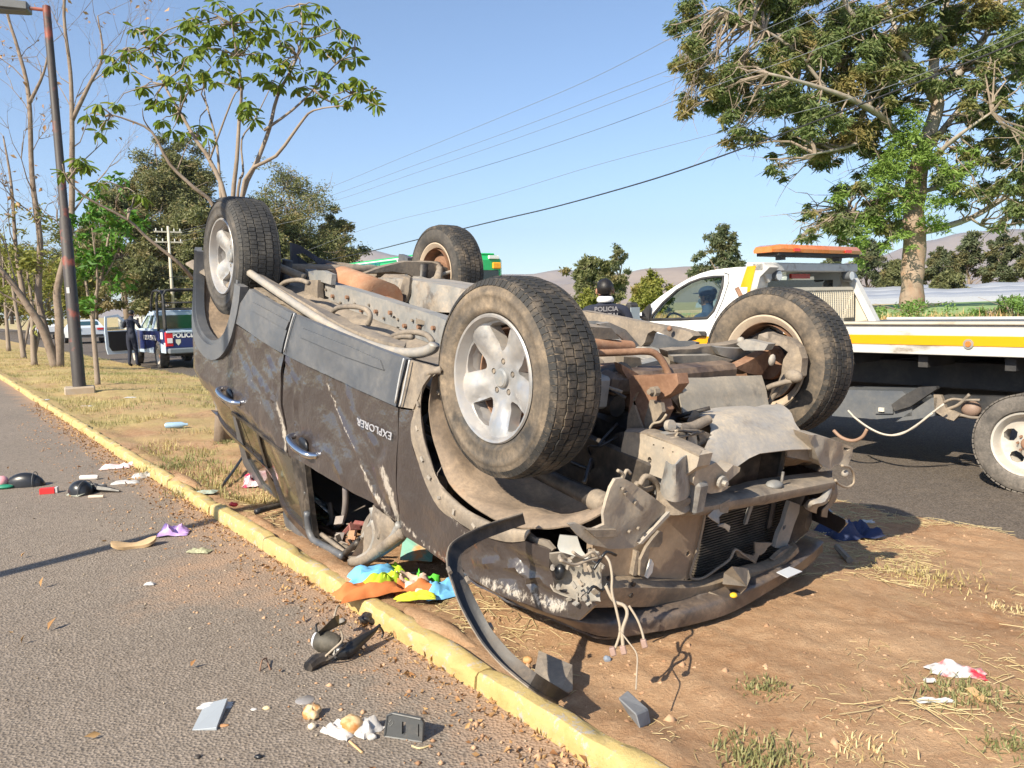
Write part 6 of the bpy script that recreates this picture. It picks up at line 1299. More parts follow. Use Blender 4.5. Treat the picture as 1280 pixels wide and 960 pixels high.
def base_body(arm_l, arm_r, leg_l, leg_r, lean=(0, 0), head=(0, 0)):
    lx, ly = lean; J = {'pelvis': ((0, 0, .95), (.165, .125)), 'waist': ((lx * .3, ly * .3, 1.10), (.155, .115)), 'chest': ((lx * .7, ly * .7, 1.30), (.185, .13)), 'collar': ((lx, ly, 1.45), (.10, .08)), 'neck': ((lx, ly + .01, 1.52), .062),
        'jaw': ((lx + head[0] * .5, ly + .03 + head[1] * .5, 1.58), (.066, .072)), 'skull': ((lx + head[0], ly + .01 + head[1], 1.67), (.078, .095)), 'crown': ((lx + head[0], ly + head[1], 1.72), (.060, .075))}
    E = [('pelvis', 'waist'), ('waist', 'chest'), ('chest', 'collar'), ('collar', 'neck'), ('neck', 'jaw'), ('jaw', 'skull'), ('skull', 'crown')]
    for s_, arm, leg in ((1, arm_r, leg_r), (-1, arm_l, leg_l)):
        J['sh%d' % s_] = ((lx + s_ * .19, ly, 1.42), .062); J['el%d' % s_] = (arm[0], .046); J['wrist%d' % s_] = (arm[1], .030)
        E += [('collar', 'sh%d' % s_), ('sh%d' % s_, 'el%d' % s_), ('el%d' % s_, 'wrist%d' % s_)]
        J['hip%d' % s_] = ((s_ * .09, 0, .88), (.095, .105)); J['kn%d' % s_] = (leg[0], .062); J['an%d' % s_] = (leg[1], .045); J['toe%d' % s_] = (leg[2], (.045, .035))
        E += [('pelvis', 'hip%d' % s_), ('hip%d' % s_, 'kn%d' % s_), ('kn%d' % s_, 'an%d' % s_), ('an%d' % s_, 'toe%d' % s_)]
    return J, E
def head_bits(root, c0, hair=True, rz=0., mask=False, cap=None, longer=0.):
    c0 = Vector(c0); R3 = Matrix.Rotation(rz, 3, 'Z')
    f = MB()
    for s_ in (-1, 1): f.ball((s_ * .079, -.005, -.015), (.012, .022, .032), 5); f.ball((s_ * .032, .088, .012), (.013, .008, .008), 4, 1)
    f.ball((0, .102, -.018), (.014, .018, .026), 5); f.ball((0, .088, -.055), (.026, .012, .008), 4, 2)
    f.v = [tuple(R3 @ Vector(p) + c0) for p in f.v]; f.build('face', [SKIN, flat('dark_eye', (.03, .02, .02), .3), flat('lips', (.35, .12, .10), .5)], root, smooth=True)
    if hair:
        h = MB(); V = []; n = 14
        h.ball((0, -.010, .018), (.080, .098, .088), 12); h.v = [p for p in h.v]
        h.v = [tuple(R3 @ Vector((p[0] * (1 + .10 * noise.noise(Vector(p) * 45)), min(p[1], .075 - max(0, -p[2]) * 1.6 if p[2] < .04 else .2), max(p[2], -.055 - longer))) + c0) for p in h.v]; h.build('hair', HAIR, root, smooth=True)
    if mask:
        m = MB(); m.ball((0, .068, -.045), (.060, .050, .045), 7); m.v = [tuple(R3 @ Vector(p) + c0) for p in m.v]; m.build('face_mask', WCLOTH, root, smooth=True)
    if cap:
        m = MB(); m.ball((0, -.005, .055), (.098, .112, .072), 9); m.ball((0, .125, .045), (.062, .070, .008), 7); m.v = [tuple(R3 @ Vector(p) + c0) for p in m.v]; m.build('cap', cap, root, smooth=True)
# officer with his back to us beside the tow truck cab
P0 = Dp(757, 400, 7.6); P0.z = soil_z(P0.dot(RD), P0.dot(RN)) + .04
ROT1 = math.atan2(-P0.x, P0.y) + rad(6)
J, E = base_body(((-.27, .02, 1.12), (-.22, .18, .92)), ((.27, .02, 1.12), (.22, .18, .92)), ((-.11, .02, .50), (-.12, -.02, .07), (-.13, .14, .04)), ((.11, .02, .50), (.13, -.02, .07), (.14, .14, .04)), head=(.0, .0))
for k in ('neck', 'jaw', 'skull', 'crown'): J[k] = ((J[k][0][0], J[k][0][1] + .01, J[k][0][2] - .035), J[k][1])
for s_ in (1, -1): hand_J(J, E, J['wrist%d' % s_][0], (0, .5, -.8), (0, .8, .5), s_)
skinset = lambda a, b: 1 if (a in ('neck', 'jaw', 'skull') or a.startswith(('wrist', 'palm', 'f', 't')) and not a.startswith('toe')) else (2 if b.startswith('toe') else 0)
sc_ = (1.80 / 1.79)
off1 = human('person', 'officer seen from behind in dark lettered vest, standing beside the tow truck cab', P0, ROT1, J, E, skinset, [NAVY, SKIN, BLACKC])
head_bits(off1, (0, .02, 1.62), True, longer=.01)
v = MB(); v.lathe([(.0, 1.475), (.10, 1.47), (.155, 1.43), (.205, 1.34), (.21, 1.2), (.20, 1.08), (.19, 1.02), (.0, 1.02)], 24, 'z'); v.v = [(p[0] * 1.02, p[1] * .80 + .005, p[2]) for p in v.v]; ves = v.build('vest', MT('black_vest_cloth', (.014, .014, .020), None, rough=.85, bump=.5, bs=45), off1, autos=.8)
for sx in (-.12, -.06, 0, .06, .12):
    v = MB(); v.box((sx, -.166 + abs(sx) * .12, 1.20), (.006, .006, .16)); v.build('vest_strap', NAVY, ves)
for z in (1.13, 1.17, 1.21, 1.25):
    v = MB(); v.tube([(-.17, -.115, z), (-.09, -.158, z), (0, -.172, z), (.09, -.158, z), (.17, -.115, z)], .004, 5); v.build('vest_strap', NAVY, ves)
LET = flat('white_lettering', (.8, .78, .76), .6, bump=0)
for s_, z, sz in (('POLICIA', 1.435, .060), ('ESTATAL', 1.375, .062)): text_obj('vest_lettering', s_, sz, flat('grey_lettering', (.24, .23, .24), .6, bump=0), ves, frame(Vector((-.01, -.176 + (1.40 - z) * -.06 + .012, z)), Vector((1, 0, 0)), Vector((0, 0, 1)), Vector((0, -1, 0))), .003, 1.0, .001)
v = MB(); v.lathe([(.070, 1.50), (.082, 1.515), (.080, 1.535), (.066, 1.555)], 20, 'z'); v.build('neck_scarf', WCLOTH, off1, smooth=True)

# ------------------------------------------------------------------ tow truck (local: x forward along the road, y to its left = towards us)
TP = 6.75; tow = empty('tow_truck', RF(0, TP, ZR), math.atan2(RD.y, RD.x)); tag(tow, 'white tow truck with yellow stripes, amber light bar and empty flatbed standing on the road', 'tow truck')
def T(u, v, y=0.):
    p = N_(u, v, TP - y); return Vector((p.dot(RD), y, p.z - ZR))
WHT = MT('white_truck_paint', (.74, .74, .73), (.45, .40, .33), .26, .2, 3., .32, .7, coat=.4, bump=.03, var=.03); YEL = MT('yellow_orange_stripe', (.74, .33, .004), (.40, .26, .12), .24, .15, 5., .4, .7, bump=.03, var=.05)
WORN = MT('worn_white_deck_paint', (.52, .51, .48), (.20, .15, .10), .38, .05, 5., .6, .9, bump=.15, streak=(.25, 1, 1)); CREAM = MT('cream_panel', (.62, .56, .44), (.35, .26, .17), .3, .15, 3., .6, .9, bump=.1)
TBLK = MT('truck_black_chassis', (.02, .021, .024), (.10, .09, .08), .4, .2, 4., .6, .9, bump=.2); TGRY = MT('slate_grey_box', (.085, .095, .11), (.2, .19, .17), .4, .2, 3., .6, .9, bump=.15)
CLR = None
def win_mat():
    m, nt, N, L, B = _nt('clear_window_glass'); t = N.new('ShaderNodeBsdfTransparent'); t.inputs[0].default_value = (.82, .88, .85, 1); g = N.new('ShaderNodeBsdfGlossy'); g.inputs['Roughness'].default_value = .02
    mx = N.new('ShaderNodeMixShader'); mx.inputs[0].default_value = .05; L.new(t.outputs[0], mx.inputs[1]); L.new(g.outputs[0], mx.inputs[2]); L.new(mx.outputs[0], N['Material Output'].inputs[0]); return m
WIN = win_mat()
def tside(name, pts, y, th, mat, holes=(), par=None, ty=0., raw=False, step=.12, tumb=None):
    """side plate of a vehicle, pts (px) or (x,z) when raw, at local y, th deep inwards (negative y)"""
    P2 = pts if raw else [(lambda q: (q.x, q.z))(T(u, v, y)) for u, v in pts]; H = holes if raw else [[(lambda q: (q.x, q.z))(T(u, v, y)) for u, v in h] for h in holes]
    V, F = fill2d(P2, step, H); yy = lambda z: y - (tumb[1] * max(0, z - tumb[0]) if tumb else 0)
    P = [Vector((a[0], yy(a[1]), a[1])) for a in V]; return slab(name, P, [(a, c_, b) for a, b, c_ in F] if th > 0 else F, lambda i, p: Vector((p.x, p.y - th, p.z)), mat, par or tow, .5)
def mirror_y(o, yc, par):
    m = o.data.copy(); m.transform(Matrix.Translation((0, 2 * yc, 0)) @ Matrix.Diagonal((1, -1, 1, 1))); m.flip_normals(); q = bpy.data.objects.new(o.name.split('.')[0], m); COL.objects.link(q); q.parent = par; return q
TW = -2.0; YC = TW / 2
tb = (1.30, .30)
ol = [(T(u, v).x, T(u, v).z) for u, v in [(801, 389), (806, 383), (818, 371), (833, 359), (848, 349), (861, 342.5), (874, 338.5), (890, 336), (910, 334), (925, 336)]]
xr = ol[-1][0] - .02; body_ol = ol + [(xr, 1.50), (xr, .55), (7.55, .55), (7.75, .95), (8.35, .95), (8.5, .62), (8.62, .62), (8.62, 1.16), (8.50, 1.27), (7.2, 1.42), (6.72, 1.44)][0:2] + []
zb = .52; cabp = [(xr, zb), (6.75, zb), (6.85, .80), (7.02, 1.0), (7.35, 1.08), (7.65, 1.0), (7.85, .80), (7.92, zb), (8.55, zb), (8.60, .8), (8.58, 1.10), (8.40, 1.22), (7.6, 1.30), (6.85, 1.34)] + ol
w_ = [(T(u, v).x, T(u, v).z) for u, v in [(812, 399.5), (815, 392), (824, 378), (838, 363), (852, 353.5), (865, 348.5), (880, 346), (893, 345.5), (894, 359), (892, 375), (889, 389), (883, 397.5), (850, 399)]]
cs = tside('cab_side', cabp, 0, .05, WHT, [w_], raw=True, tumb=tb, step=.1); mirror_y(cs, YC, tow)
wi = tside('window', w_, -.035, .006, WIN, raw=True, tumb=tb); mirror_y(wi, YC, tow)
for a, b in zip(w_, w_[1:] + w_[:1]): pass
wm = MB(); wm.tube([Vector((a[0], .004 - tb[1] * max(0, a[1] - tb[0]), a[1])) for a in w_ + [w_[0]]], .016, 6); wm.build('window_rubber', TBLK, tow, smooth=True)
gp = [(T(u, v).x, T(u, v).z) for u, v in [(803, 390), (812, 380), (813, 386), (812, 400), (803, 400)]]; tside('mirror_triangle', gp, .012, .03, TBLK, raw=True)
dl = [(T(u, v).x, T(u, v).z) for u, v in [(893, 341), (899, 343), (901, 352), (898, 375), (893, 395), (889, 418)]]; m = MB(); m.tube([Vector((x, .002 - tb[1] * max(0, z - tb[0]), z)) for x, z in dl], .006, 4); m.build('door_seam', TBLK, tow)
tside('door_stripe', [(dl[-1][0] - .02, .74 + .33), (8.3, 1.14), (8.3, .98), (7.9, .98), (7.8, 1.06), (7.65, 1.14), (7.35, 1.17), (7.02, 1.15), (6.9, .98), (6.8, .87), (5.5, .87), (5.42, 1.06)][0:0] or [(5.05, .90), (6.80, .90), (6.92, 1.04), (7.0, 1.10), (7.2, 1.16), (6.9, 1.19), (5.05, 1.17)], .004, .01, YEL, raw=True)
hd = T(875, 417); m = MB(); m.box(hd + Vector((0, .03, 0)), (.20, .04, .055)); m.build('door_handle', TBLK, tow, bevel=.01)
# cab top, hood, screens
def strip(name, prof, y0, y1, mat, th=.03, par=None):
    P = []; n = len(prof)
    for x, z in prof: P += [Vector((x, y0 - (tb[1] * max(0, z - tb[0])), z)), Vector((x, y1 + (tb[1] * max(0, z - tb[0])), z))]
    F = []
    for i in range(n - 1): a = 2 * i; F += [(a, a + 1, a + 3), (a, a + 3, a + 2)]
    return slab(name, P, F, lambda i, p: p - Vector((0, 0, th)), mat, par or tow, .5)
strip('cab_roof', [(x, z + .004) for x, z in ol[5:]], -.01, TW + .01, WHT); strip('windscreen', [(x - .01, z) for x, z in ol[:6]], -.06, TW + .06, WIN, .006)
strip('bonnet', [(6.80, 1.35), (7.6, 1.31), (8.40, 1.23), (8.60, 1.09), (8.62, .82)], -.01, TW + .01, WHT, .03); m = MB(); m.box((8.66, YC, .62), (.16, 2.0, .22)); m.build('front_bumper', TGRY, tow, bevel=.03)
m = MB(); m.box((xr + .03, YC, 1.0), (.04, 1.9, .95)); m.build('cab_back', WHT, tow, bevel=.01)
m = MB(); m.box((xr + .02, YC, 1.62), (.03, 1.30, .26)); rw = m.build('rear_window', glass_mat('dark_rear_glass', (.01, .012, .012)), tow); m = MB(); m.box((xr, YC, 1.79), (.03, .34, .05)); m.build('brake_lamp', flat('red_lamp', (.45, .02, .02), .3), tow)
m = MB(); m.box((6.75, YC, 1.18), (.45, 1.85, .26)); m.build('dashboard', TBLK, tow, bevel=.05)
m = MB(); m.box((5.95, YC, .78), (.55, 1.8, .2)); m.box((5.68, YC, 1.1), (.14, 1.8, .5)); m.build('bench_seat', INTB, tow, bevel=.05); m = MB(); m.box((5.7, YC, .68), (2.0, 1.9, .06)); m.build('cab_floor', TBLK, tow)
mr = T(790, 393, .22); m = MB(); m.box(mr, (.09, .17, .27)); mm3 = m.build('side_mirror', TBLK, tow, bevel=.03); m = MB(); m.box(mr + Vector((-.05, 0, -.02)), (.01, .14, .20)); m.build('mirror_glass', glass_mat('mirror_glass', (.3, .36, .4), .03), mm3); m = MB(); m.tube([mr, (6.45, 0, 1.36)], .018, 6); m.build('mirror_arm', TBLK, mm3)
swc = Vector((6.42, -.50, 1.24)); m = MB(); m.tube([swc + Matrix.Rotation(rad(28), 3, 'Y') @ Vector((0, .20 * math.cos(a * .349), .20 * math.sin(a * .349))) for a in range(19)], .014, 7); m.tube([swc, swc + Vector((.35, 0, -.15))], .025, 7); m.build('steering_wheel', BLACKC, tow, smooth=True)
# headboard
hb = [(T(u, v, -.12).x, T(u, v, -.12).z) for u, v in [(934, 328), (950, 328), (962, 334), (950, 346), (946, 362), (942, 385), (938, 405), (905, 405), (917, 379)]]
n1_ = tside('headboard_post', hb, -.12, .16, WORN, raw=True); tside('post_stripe', [(T(u, v, -.115).x, T(u, v, -.115).z) for u, v in [(934, 333), (945, 332), (936, 370), (926, 385), (917, 384)]], -.114, .01, YEL, raw=True)
fb = [(T(u, v, -1.9).x, T(u, v, -1.9).z) for u, v in [(1040, 334), (1058, 330), (1098, 404), (1058, 404), (1052, 372), (1046, 345)]]; tside('headboard_post', fb, -1.86, .05, CREAM, raw=True); tside('headboard_brace', [(T(u, v, -1.8).x, T(u, v, -1.8).z) for u, v in [(1052, 331), (1060, 331), (1097, 403), (1089, 405), (1062, 352)]], -1.78, .09, WORN, raw=True)
xb = T(942, 332, -.12).x; zt = T(942, 328, -.12).z; m = MB(); m.box((xb - .05, -.99, zt - .05), (.14, 1.74, .09)); m.build('headboard_beam', WORN, tow, bevel=.012)
m = MB()
for y in (-.22, -1.76): m.box((xb - .05, y, zt - .12), (.12, .16, .10), Matrix.Rotation(rad(45), 3, 'X'))
m.build('headboard_gusset', WORN, tow, bevel=.01)
gz0, gz1 = 1.32, T(970, 362, -.5).z; gx = xb - .10; m = MB()
for i in range(44): m.box((gx - .01, -.24 - i * .036, (gz0 + gz1) / 2), (.008, .009, gz1 - gz0))
for i in range(16): m.box((gx - .004, -1.0, gz0 + .02 + i * (gz1 - gz0) / 16), (.006, 1.62, .010))
tag(m.build('headboard_mesh', CREAM, tow), kind='stuff'); m = MB(); m.box((gx - .004, -1.0, gz1), (.03, 1.64, .035)); m.build('mesh_rail', CREAM, tow)
for y in (-.32, -1.66):
    m = MB(); m.tube([(xb - .16, y, zt - .14), (xb - .08, y, zt - .14), (xb - .05, y, zt - .14)], [.055, .05, .025], 12); m.tube([(xb - .05, y, zt - .14), (xb - .05, y, zt - .06)], .012, 6); wl2 = m.build('work_lamp', TGRY, tow, autos=.6); m = MB(); m.tube([(xb - .163, y, zt - .14), (xb - .166, y, zt - .14)], .048, 12); m.build('lamp_glass', flat('lamp_glass', (.6, .62, .62), .15), wl2)
lb0 = zt + .10; m = MB(); y0, y1 = -.20, -1.86
def bar_prof(y, k): return [Vector((xb - .05 + x * k, y, lb0 + z * (k if z > 0 else 1))) for x, z in ((-.15, -.005), (-.155, .03), (-.12, .075), (.12, .075), (.155, .03), (.15, -.005))]
P = [q for y, k in ((y0, .72), (y0 - .12, 1), (-1.03, 1.0), (y1 + .12, 1), (y1, .72)) for q in bar_prof(y, k)]; F = [(i * 6 + j, i * 6 + (j + 1) % 6, (i + 1) * 6 + (j + 1) % 6, (i + 1) * 6 + j) for i in range(4) for j in range(6)] + [tuple(range(6))[::-1], tuple(24 + j for j in range(6))]
AMB = MT('amber_lens', (.62, .17, .03), (.5, .28, .13), .4, .2, 6., .22, .5, coat=.4, bump=.05); m.add(P, F); lbr = m.build('light_bar', AMB, tow, autos=.5)
m = MB(); m.box((xb - .05, -1.03, lb0 - .02), (.26, 1.5, .03)); m.build('bar_base', TBLK, lbr); m = MB(); m.box((xb - .212, -.55, lb0 + .02), (.01, .10, .03)); m.box((xb - .212, -1.5, lb0 + .02), (.01, .12, .03)); m.build('bar_lamp', flat('red_lens', (.75, .05, .03), .2), lbr)
for y in (-.5, -1.55): m = MB(); m.box((xb - .05, y, lb0 - .045), (.08, .06, .06)); m.build('bar_foot', TGRY, lbr)
m = MB(); m.tube([T(921, 360, -.05), T(929, 376, -.05)], .028, 4); m.build('wooden_wedge', RUSTM, tow)
# deck
dx0, dx1 = -1.9, T(1062, 420).x + .9; zt_, zs1, zs2, zb_ = 1.305, 1.215, 1.135, 1.055
def dbox(name, z0, z1, y, th, mat, par=None):
    m = MB(); m.box(((dx0 + dx1) / 2, y - th / 2, (z0 + z1) / 2), (dx1 - dx0, th, z1 - z0)); return m.build(name, mat, par or tow, bevel=.004)
for yy in (0, TW - .3):
    rl = dbox('deck_rail', zb_, zt_, yy, .10, WORN)
    st2 = MB(); st2.box(((dx0 + dx1) / 2, (.004 if yy == 0 else TW - .3 - .104), (zs1 + zs2) / 2), (dx1 - dx0 - .02, .006, zs1 - zs2)); st2.build('deck_stripe', YEL, rl)
dl_ = MB(); dl_.box(((dx0 + dx1) / 2, (TW - .3) / 2 - .05, zt_ - .04), (dx1 - dx0, 2.2, .03)); dl_.build('deck_floor', TGRY, tow)
cap_ = MB(); cap_.box(((dx0 + dx1) / 2, -.03, zt_ + .012), (dx1 - dx0, .12, .024)); cap_.build('deck_edge_cap', MT('dusty_cream_edge', (.52, .47, .38), (.25, .19, .13), .4, .1, 6., .7, .9, streak=(.3, 1, 1)), tow, bevel=.004)
m = MB(); q = T(1211, 430); m.tube([q + Vector((0, -.005, 0)), q + Vector((0, .012, 0))], .040, 16); ml = m.build('marker_lamp', GREYM, tow, autos=.5); m = MB(); m.tube([q + Vector((0, .0, 0)), q + Vector((0, .020, 0))], [.027, .022], 14); m.build('marker_lens', AMB, ml, autos=.6)
for i in range(9): m = MB(); m.box((dx0 + .5 + i * .68, (TW - .3) / 2, .99), (.08, 2.1, .10)); m.build('deck_crossbeam', TBLK, tow)
for y in (-.62, -1.5): m = MB(); m.box((3.2, y, .84), (9.6, .09, .24)); m.build('chassis_rail', TBLK, tow, bevel=.01)
m = MB(); m.box((1.2, -1.55, .80), (5.6, .25, .40)); m.build('blocking_subframe', TBLK, tow); m = MB(); m.box((3.9, -1.25, .62), (1.9, .7, .42)); m.build('fuel_tank', TBLK, tow, bevel=.06)  # dark subframe box added to block the sunlit verge behind the deck
tside('tool_box', [(1040, 487), (1128, 489), (1140, 500), (1140, 520), (1096, 524), (1040, 520)], -.10, .45, TGRY); tside('box_panel', [(1094, 504), (1116, 504), (1116, 517), (1094, 517)], -.08, .03, TGRY); m = MB(); m.box(T(1102, 512, -.07), (.05, .02, .035)); m.build('box_latch', flat('pale_latch', (.6, .56, .48), .5), tow)
tside('mud_plate', [(1114, 506), (1130, 494), (1148, 484), (1170, 483), (1171, 486), (1138, 508), (1118, 514)], -.06, .05, TBLK); tside('mud_plate', [(1120, 527), (1165, 497), (1172, 497), (1168, 520), (1145, 524)], -.10, .03, TGRY); tside('spring_hanger', [(1167, 493), (1176, 494), (1182, 510), (1200, 518), (1192, 526), (1180, 522), (1168, 514)], -.10, .04, TANM)
tside('hanger_beam', [(1180, 494), (1260, 496), (1260, 523), (1200, 520), (1178, 512)], -.35, .1, TBLK)
for px, r in (([(1176, 505), (1190, 499), (1205, 500), (1225, 500)], .012), ([(1182, 512), (1198, 506), (1212, 493)], .014), ([(1185, 524), (1200, 519), (1215, 522), (1240, 522)], .013)): m = MB(); m.tube(crom([T(u, v, -.12) for u, v in px], 4), r, 6); m.build('air_pipe', TANM, tow, smooth=True)
m = MB(); m.ball(tuple(T(1214, 511, -.2)), (.08, .06, .07), 7); m.build('brake_chamber', MT('rust_chamber', (.25, .17, .13), None), tow, smooth=True)
ROPE = flat('pale_rope', (.50, .45, .38), .85)
for px, d in (([(1060, 513), (1075, 528), (1095, 540), (1115, 544), (1140, 536), (1160, 520), (1180, 505)], .05), ([(1066, 520), (1085, 534), (1105, 543), (1125, 543), (1145, 532), (1166, 516)], .09)): m = MB(); m.tube(crom([T(u, v, d) for u, v in px], 4), .009, 6); m.build('hanging_hose', ROPE, tow, smooth=True)
m = MB(); m.tube(crom([T(u, v, .06) for u, v in [(1042, 538), (1052, 547), (1066, 551), (1078, 546), (1084, 536)]], 4), .016, 7); m.build('hanging_hose', MT('brown_hose', (.30, .19, .13), None), tow, smooth=True)
RT17 = MT('truck_tyre_rubber', (.040, .038, .036), (.24, .21, .18), .56, .2, 5., .8, .95, bump=.3, bs=60)
def simple_wheel(parent, c0, R, W, rimmat, tyremat, n=56, rimr=.62, side=1, holes=5, dual=False, name='wheel'):
    w = empty(name, c0); w.parent = parent
    if side < 0: w.rotation_euler = (0, 0, math.pi)
    t = MB(); rr = R * rimr; t.lathe([(rr, -W * .4), (rr * 1.08, -W * .5), (R * .86, -W * .54), (R * .955, -W * .46), (R * .985, -W * .3), (R * .985, W * .3), (R * .955, W * .46), (R * .86, W * .54), (rr * 1.08, W * .5), (rr, W * .4)], 48, close=True)
    if n:
        for k in range(n):
            for y, sk in ((-.34, .2), (-.12, .7), (.12, .1), (.34, .6)):
                a = 2 * math.pi * (k + sk) / n; m3 = Matrix.Rotation(-a, 3, 'Y'); t.box(m3 @ Vector((R * .988, y * W, 0)), (R * .03, W * .19, 2 * math.pi * R / n * .78), m3)
    t.build('tyre', tyremat, w, autos=.7)
    r = MB(); r.lathe([(rr * 1.0, W * .42), (rr * 1.03, W * .46), (rr * .97, W * .44), (rr * .90, W * .30), (rr * .86, W * .0), (rr * .86, -W * .4), (rr * .80, -W * .4), (rr * .80, W * .0)], 40, close=True)
    P2 = [(rr * .86 * math.cos(a * .2094), rr * .86 * math.sin(a * .2094)) for a in range(30)]; H = []
    for k in range(holes):
        a = 2 * math.pi * k / holes + .35; H.append([(rr * .62 * math.cos(a) + rr * .17 * math.cos(b) * (1.2 if True else 1) * math.cos(a) - rr * .13 * math.sin(b) * math.sin(a) * 1.7, rr * .62 * math.sin(a) + rr * .17 * math.cos(b) * math.sin(a) + rr * .13 * math.sin(b) * math.cos(a) * 1.7) for b in [i * .785 for i in range(8)]])
    V, F = fill2d(P2, rr * .16, H); base = len(r.v); yfun = lambda q: W * (.02 + .22 * (1 - sm(rr * .2, rr * .55, math.hypot(q[0], q[1])))) + W * .1 * sm(rr * .6, rr * .86, math.hypot(q[0], q[1]))
    nV = len(V); ec = {}
    for f in F:
        for i in range(3): ec[(f[i], f[(i + 1) % 3])] = 1
    r.add([(q[0], yfun(q), q[1]) for q in V] + [(q[0], yfun(q) - .02, q[1]) for q in V], [(a, c_, b) for a, b, c_ in F] + [(a + nV, b + nV, c_ + nV) for a, b, c_ in F] + [(a, b, b + nV, a + nV) for a, b in ec if (b, a) not in ec])
    r.build('rim', rimmat, w, autos=.6); h = MB(); h.lathe([(0, W * .34), (rr * .16, W * .34), (rr * .20, W * .30), (rr * .22, W * .1)], 18)
    for k in range(8): a = k * .785; h.lathe([(0, W * .29), (rr * .04, W * .29), (rr * .045, W * .15)], 6, c=(rr * .30 * math.cos(a), 0, rr * .30 * math.sin(a)))
    h.build('hub', RUSTM, w, autos=.6); return w
SILV = MT('dusty_silver_rim', (.55, .54, .50), (.42, .34, .26), .5, .2, 6., .45, .85, metal=.3)
def px_wheel_x(left_u, v, R, y):
    x = T(left_u, v, y).x; return x - R
cx = px_wheel_x(1214, 549, .385, 0); simple_wheel(tow, (cx, -.13, .385), .39, .24, SILV, RT17); simple_wheel(tow, (cx, TW + .05, .385), .39, .24, SILV, RT17, 0, side=-1); simple_wheel(tow, (7.35, -.14, .385), .385, .24, SILV, RT17); simple_wheel(tow, (7.35, TW + .14, .385), .385, .24, SILV, RT17, 0, side=-1)
m = MB(); m.tube([(cx, -.2, .385), (cx, TW, .385)], .07, 10); m.build('rear_axle', TBLK, tow)
# driver
J = {}; E = []
J, E = base_body(((-.24, .16, 1.22), (-.10, .40, 1.24)), ((.24, .16, 1.20), (.10, .42, 1.22)), ((-.11, .42, .93), (-.12, .60, .60), (-.12, .72, .58)), ((.11, .42, .93), (.12, .60, .60), (.12, .72, .58)), head=(0, .02))
J['hip1'] = ((.09, .03, .92), (.095, .10)); J['hip-1'] = ((-.09, .03, .92), (.095, .10))
for s_ in (1, -1): hand_J(J, E, J['wrist%d' % s_][0], (-.3 * s_, .9, .1), (0, .2, 1), s_, curl=.75)
tsp = tow.matrix_basis if False else (Matrix.Translation(tow.location) @ Matrix.Rotation(tow.rotation_euler.z, 4, 'Z'))
sx_, sz_ = T(893, 372, -.50).x, None
drv = human('person', 'driver in blue shirt, cap and white face mask at the tow truck steering wheel', tsp @ Vector((5.97, -.50, -.06)), tow.rotation_euler.z - math.pi / 2, J, E, skinset, [BLUS, SKIN, BLACKC])
head_bits(drv, (0, .03, 1.655), True, mask=True, cap=flat('navy_cap', (.04, .06, .12), .8))

# ------------------------------------------------------------------ police pickup (local axes as above)
PS, PN = 24.3, 5.74; pol = empty('police_pickup', RF(PS, PN, ZR - .03), math.atan2(RD.y, RD.x)); tag(pol, 'dark blue and white police pickup with roll bars and its driver door open', 'pickup truck')
PBL = MT('police_blue_paint', (.012, .022, .115), None, rough=.3, coat=.5, bump=.02); PWH = MT('police_pale_blue_white', (.50, .60, .72), None, rough=.35, coat=.4, bump=.02, var=.04)
GR = MT('gunmetal_bumper', (.16, .18, .20), None, rough=.4)
def pside(name, pts, y, th, mat, holes=(), par=None, tumb=(1.05, .35)):
    V, F = fill2d(pts, .25, holes); P = [Vector((a[0], y - tumb[1] * max(0, a[1] - tumb[0]) * (1 if y > -.9 else -1), a[1])) for a in V]
    return slab(name, P, [(a, c_, b) for a, b, c_ in F], lambda i, p: Vector((p.x, p.y - th, p.z)), mat, par or pol, .5)
PW = -1.80
def arcp(cx_, cz_, r, a0, a1, k=8): return [(cx_ + r * math.cos(rad(a0 + (a1 - a0) * i / k)), cz_ + r * math.sin(rad(a0 + (a1 - a0) * i / k))) for i in range(k + 1)]
lowp = [(0.03, .55), (.62, .50)] + arcp(1.05, .42, .44, 170, 10) + [(1.55, .45), (3.9, .45)] + arcp(4.30, .42, .44, 170, 10) + [(4.85, .48), (5.15, .55), (5.15, 1.0), (4.9, 1.08), (3.55, 1.15), (3.1, 1.13), (1.6, 1.13), (0.0, 1.13)]
for y, sg in ((0, 1), (PW + .04, -1)): pside('body_side', lowp, y, .04, PBL, tumb=(1.3, 0))
wht_low = [(0.03, .50), (.60, .50), (.66, .66), (.78, .80), (.30, .74), (.02, .72)]
pside('white_panel', wht_low, .008, .01, PWH); pside('white_panel', [(1.50, .46), (3.86, .46), (3.86, .54), (2.6, .56), (1.50, .64)], .008, .01, PWH)
cabw = [(1.72, 1.13), (3.62, 1.14), (2.95, 1.66), (2.6, 1.71), (1.95, 1.71), (1.78, 1.6)]
w1 = [(1.86, 1.20), (2.42, 1.20), (2.42, 1.60), (2.0, 1.60)]; w2 = [(2.50, 1.20), (3.40, 1.20), (2.90, 1.60), (2.50, 1.60)]
for y in (0, PW + .04): pside('cab_frame', cabw, y, .04, PWH, [w1, w2]); pside('side_window', [(1.84, 1.18), (3.43, 1.18), (2.92, 1.62), (1.98, 1.62)], y - .015, .005, WIN)
m = MB(); m.box((2.35, PW / 2, 1.71), (1.0, 1.36, .05)); m.build('cab_roof', PWH, pol, bevel=.02); m = MB(); m.box((2.3, PW / 2, 1.78), (.35, 1.1, .07)); m.build('beacon_bar', TBLK, pol, bevel=.02)
m = MB(); m.box((1.77, PW / 2, 1.38), (.03, 1.36, .42)); m.build('rear_window', glass_mat('green_dark_glass', (.03, .05, .04), .08), pol); m = MB(); m.box((1.79, PW / 2, 1.64), (.05, 1.5, .10)); m.box((1.79, PW / 2, 1.15), (.05, 1.76, .08)); m.build('cab_back', PWH, pol)
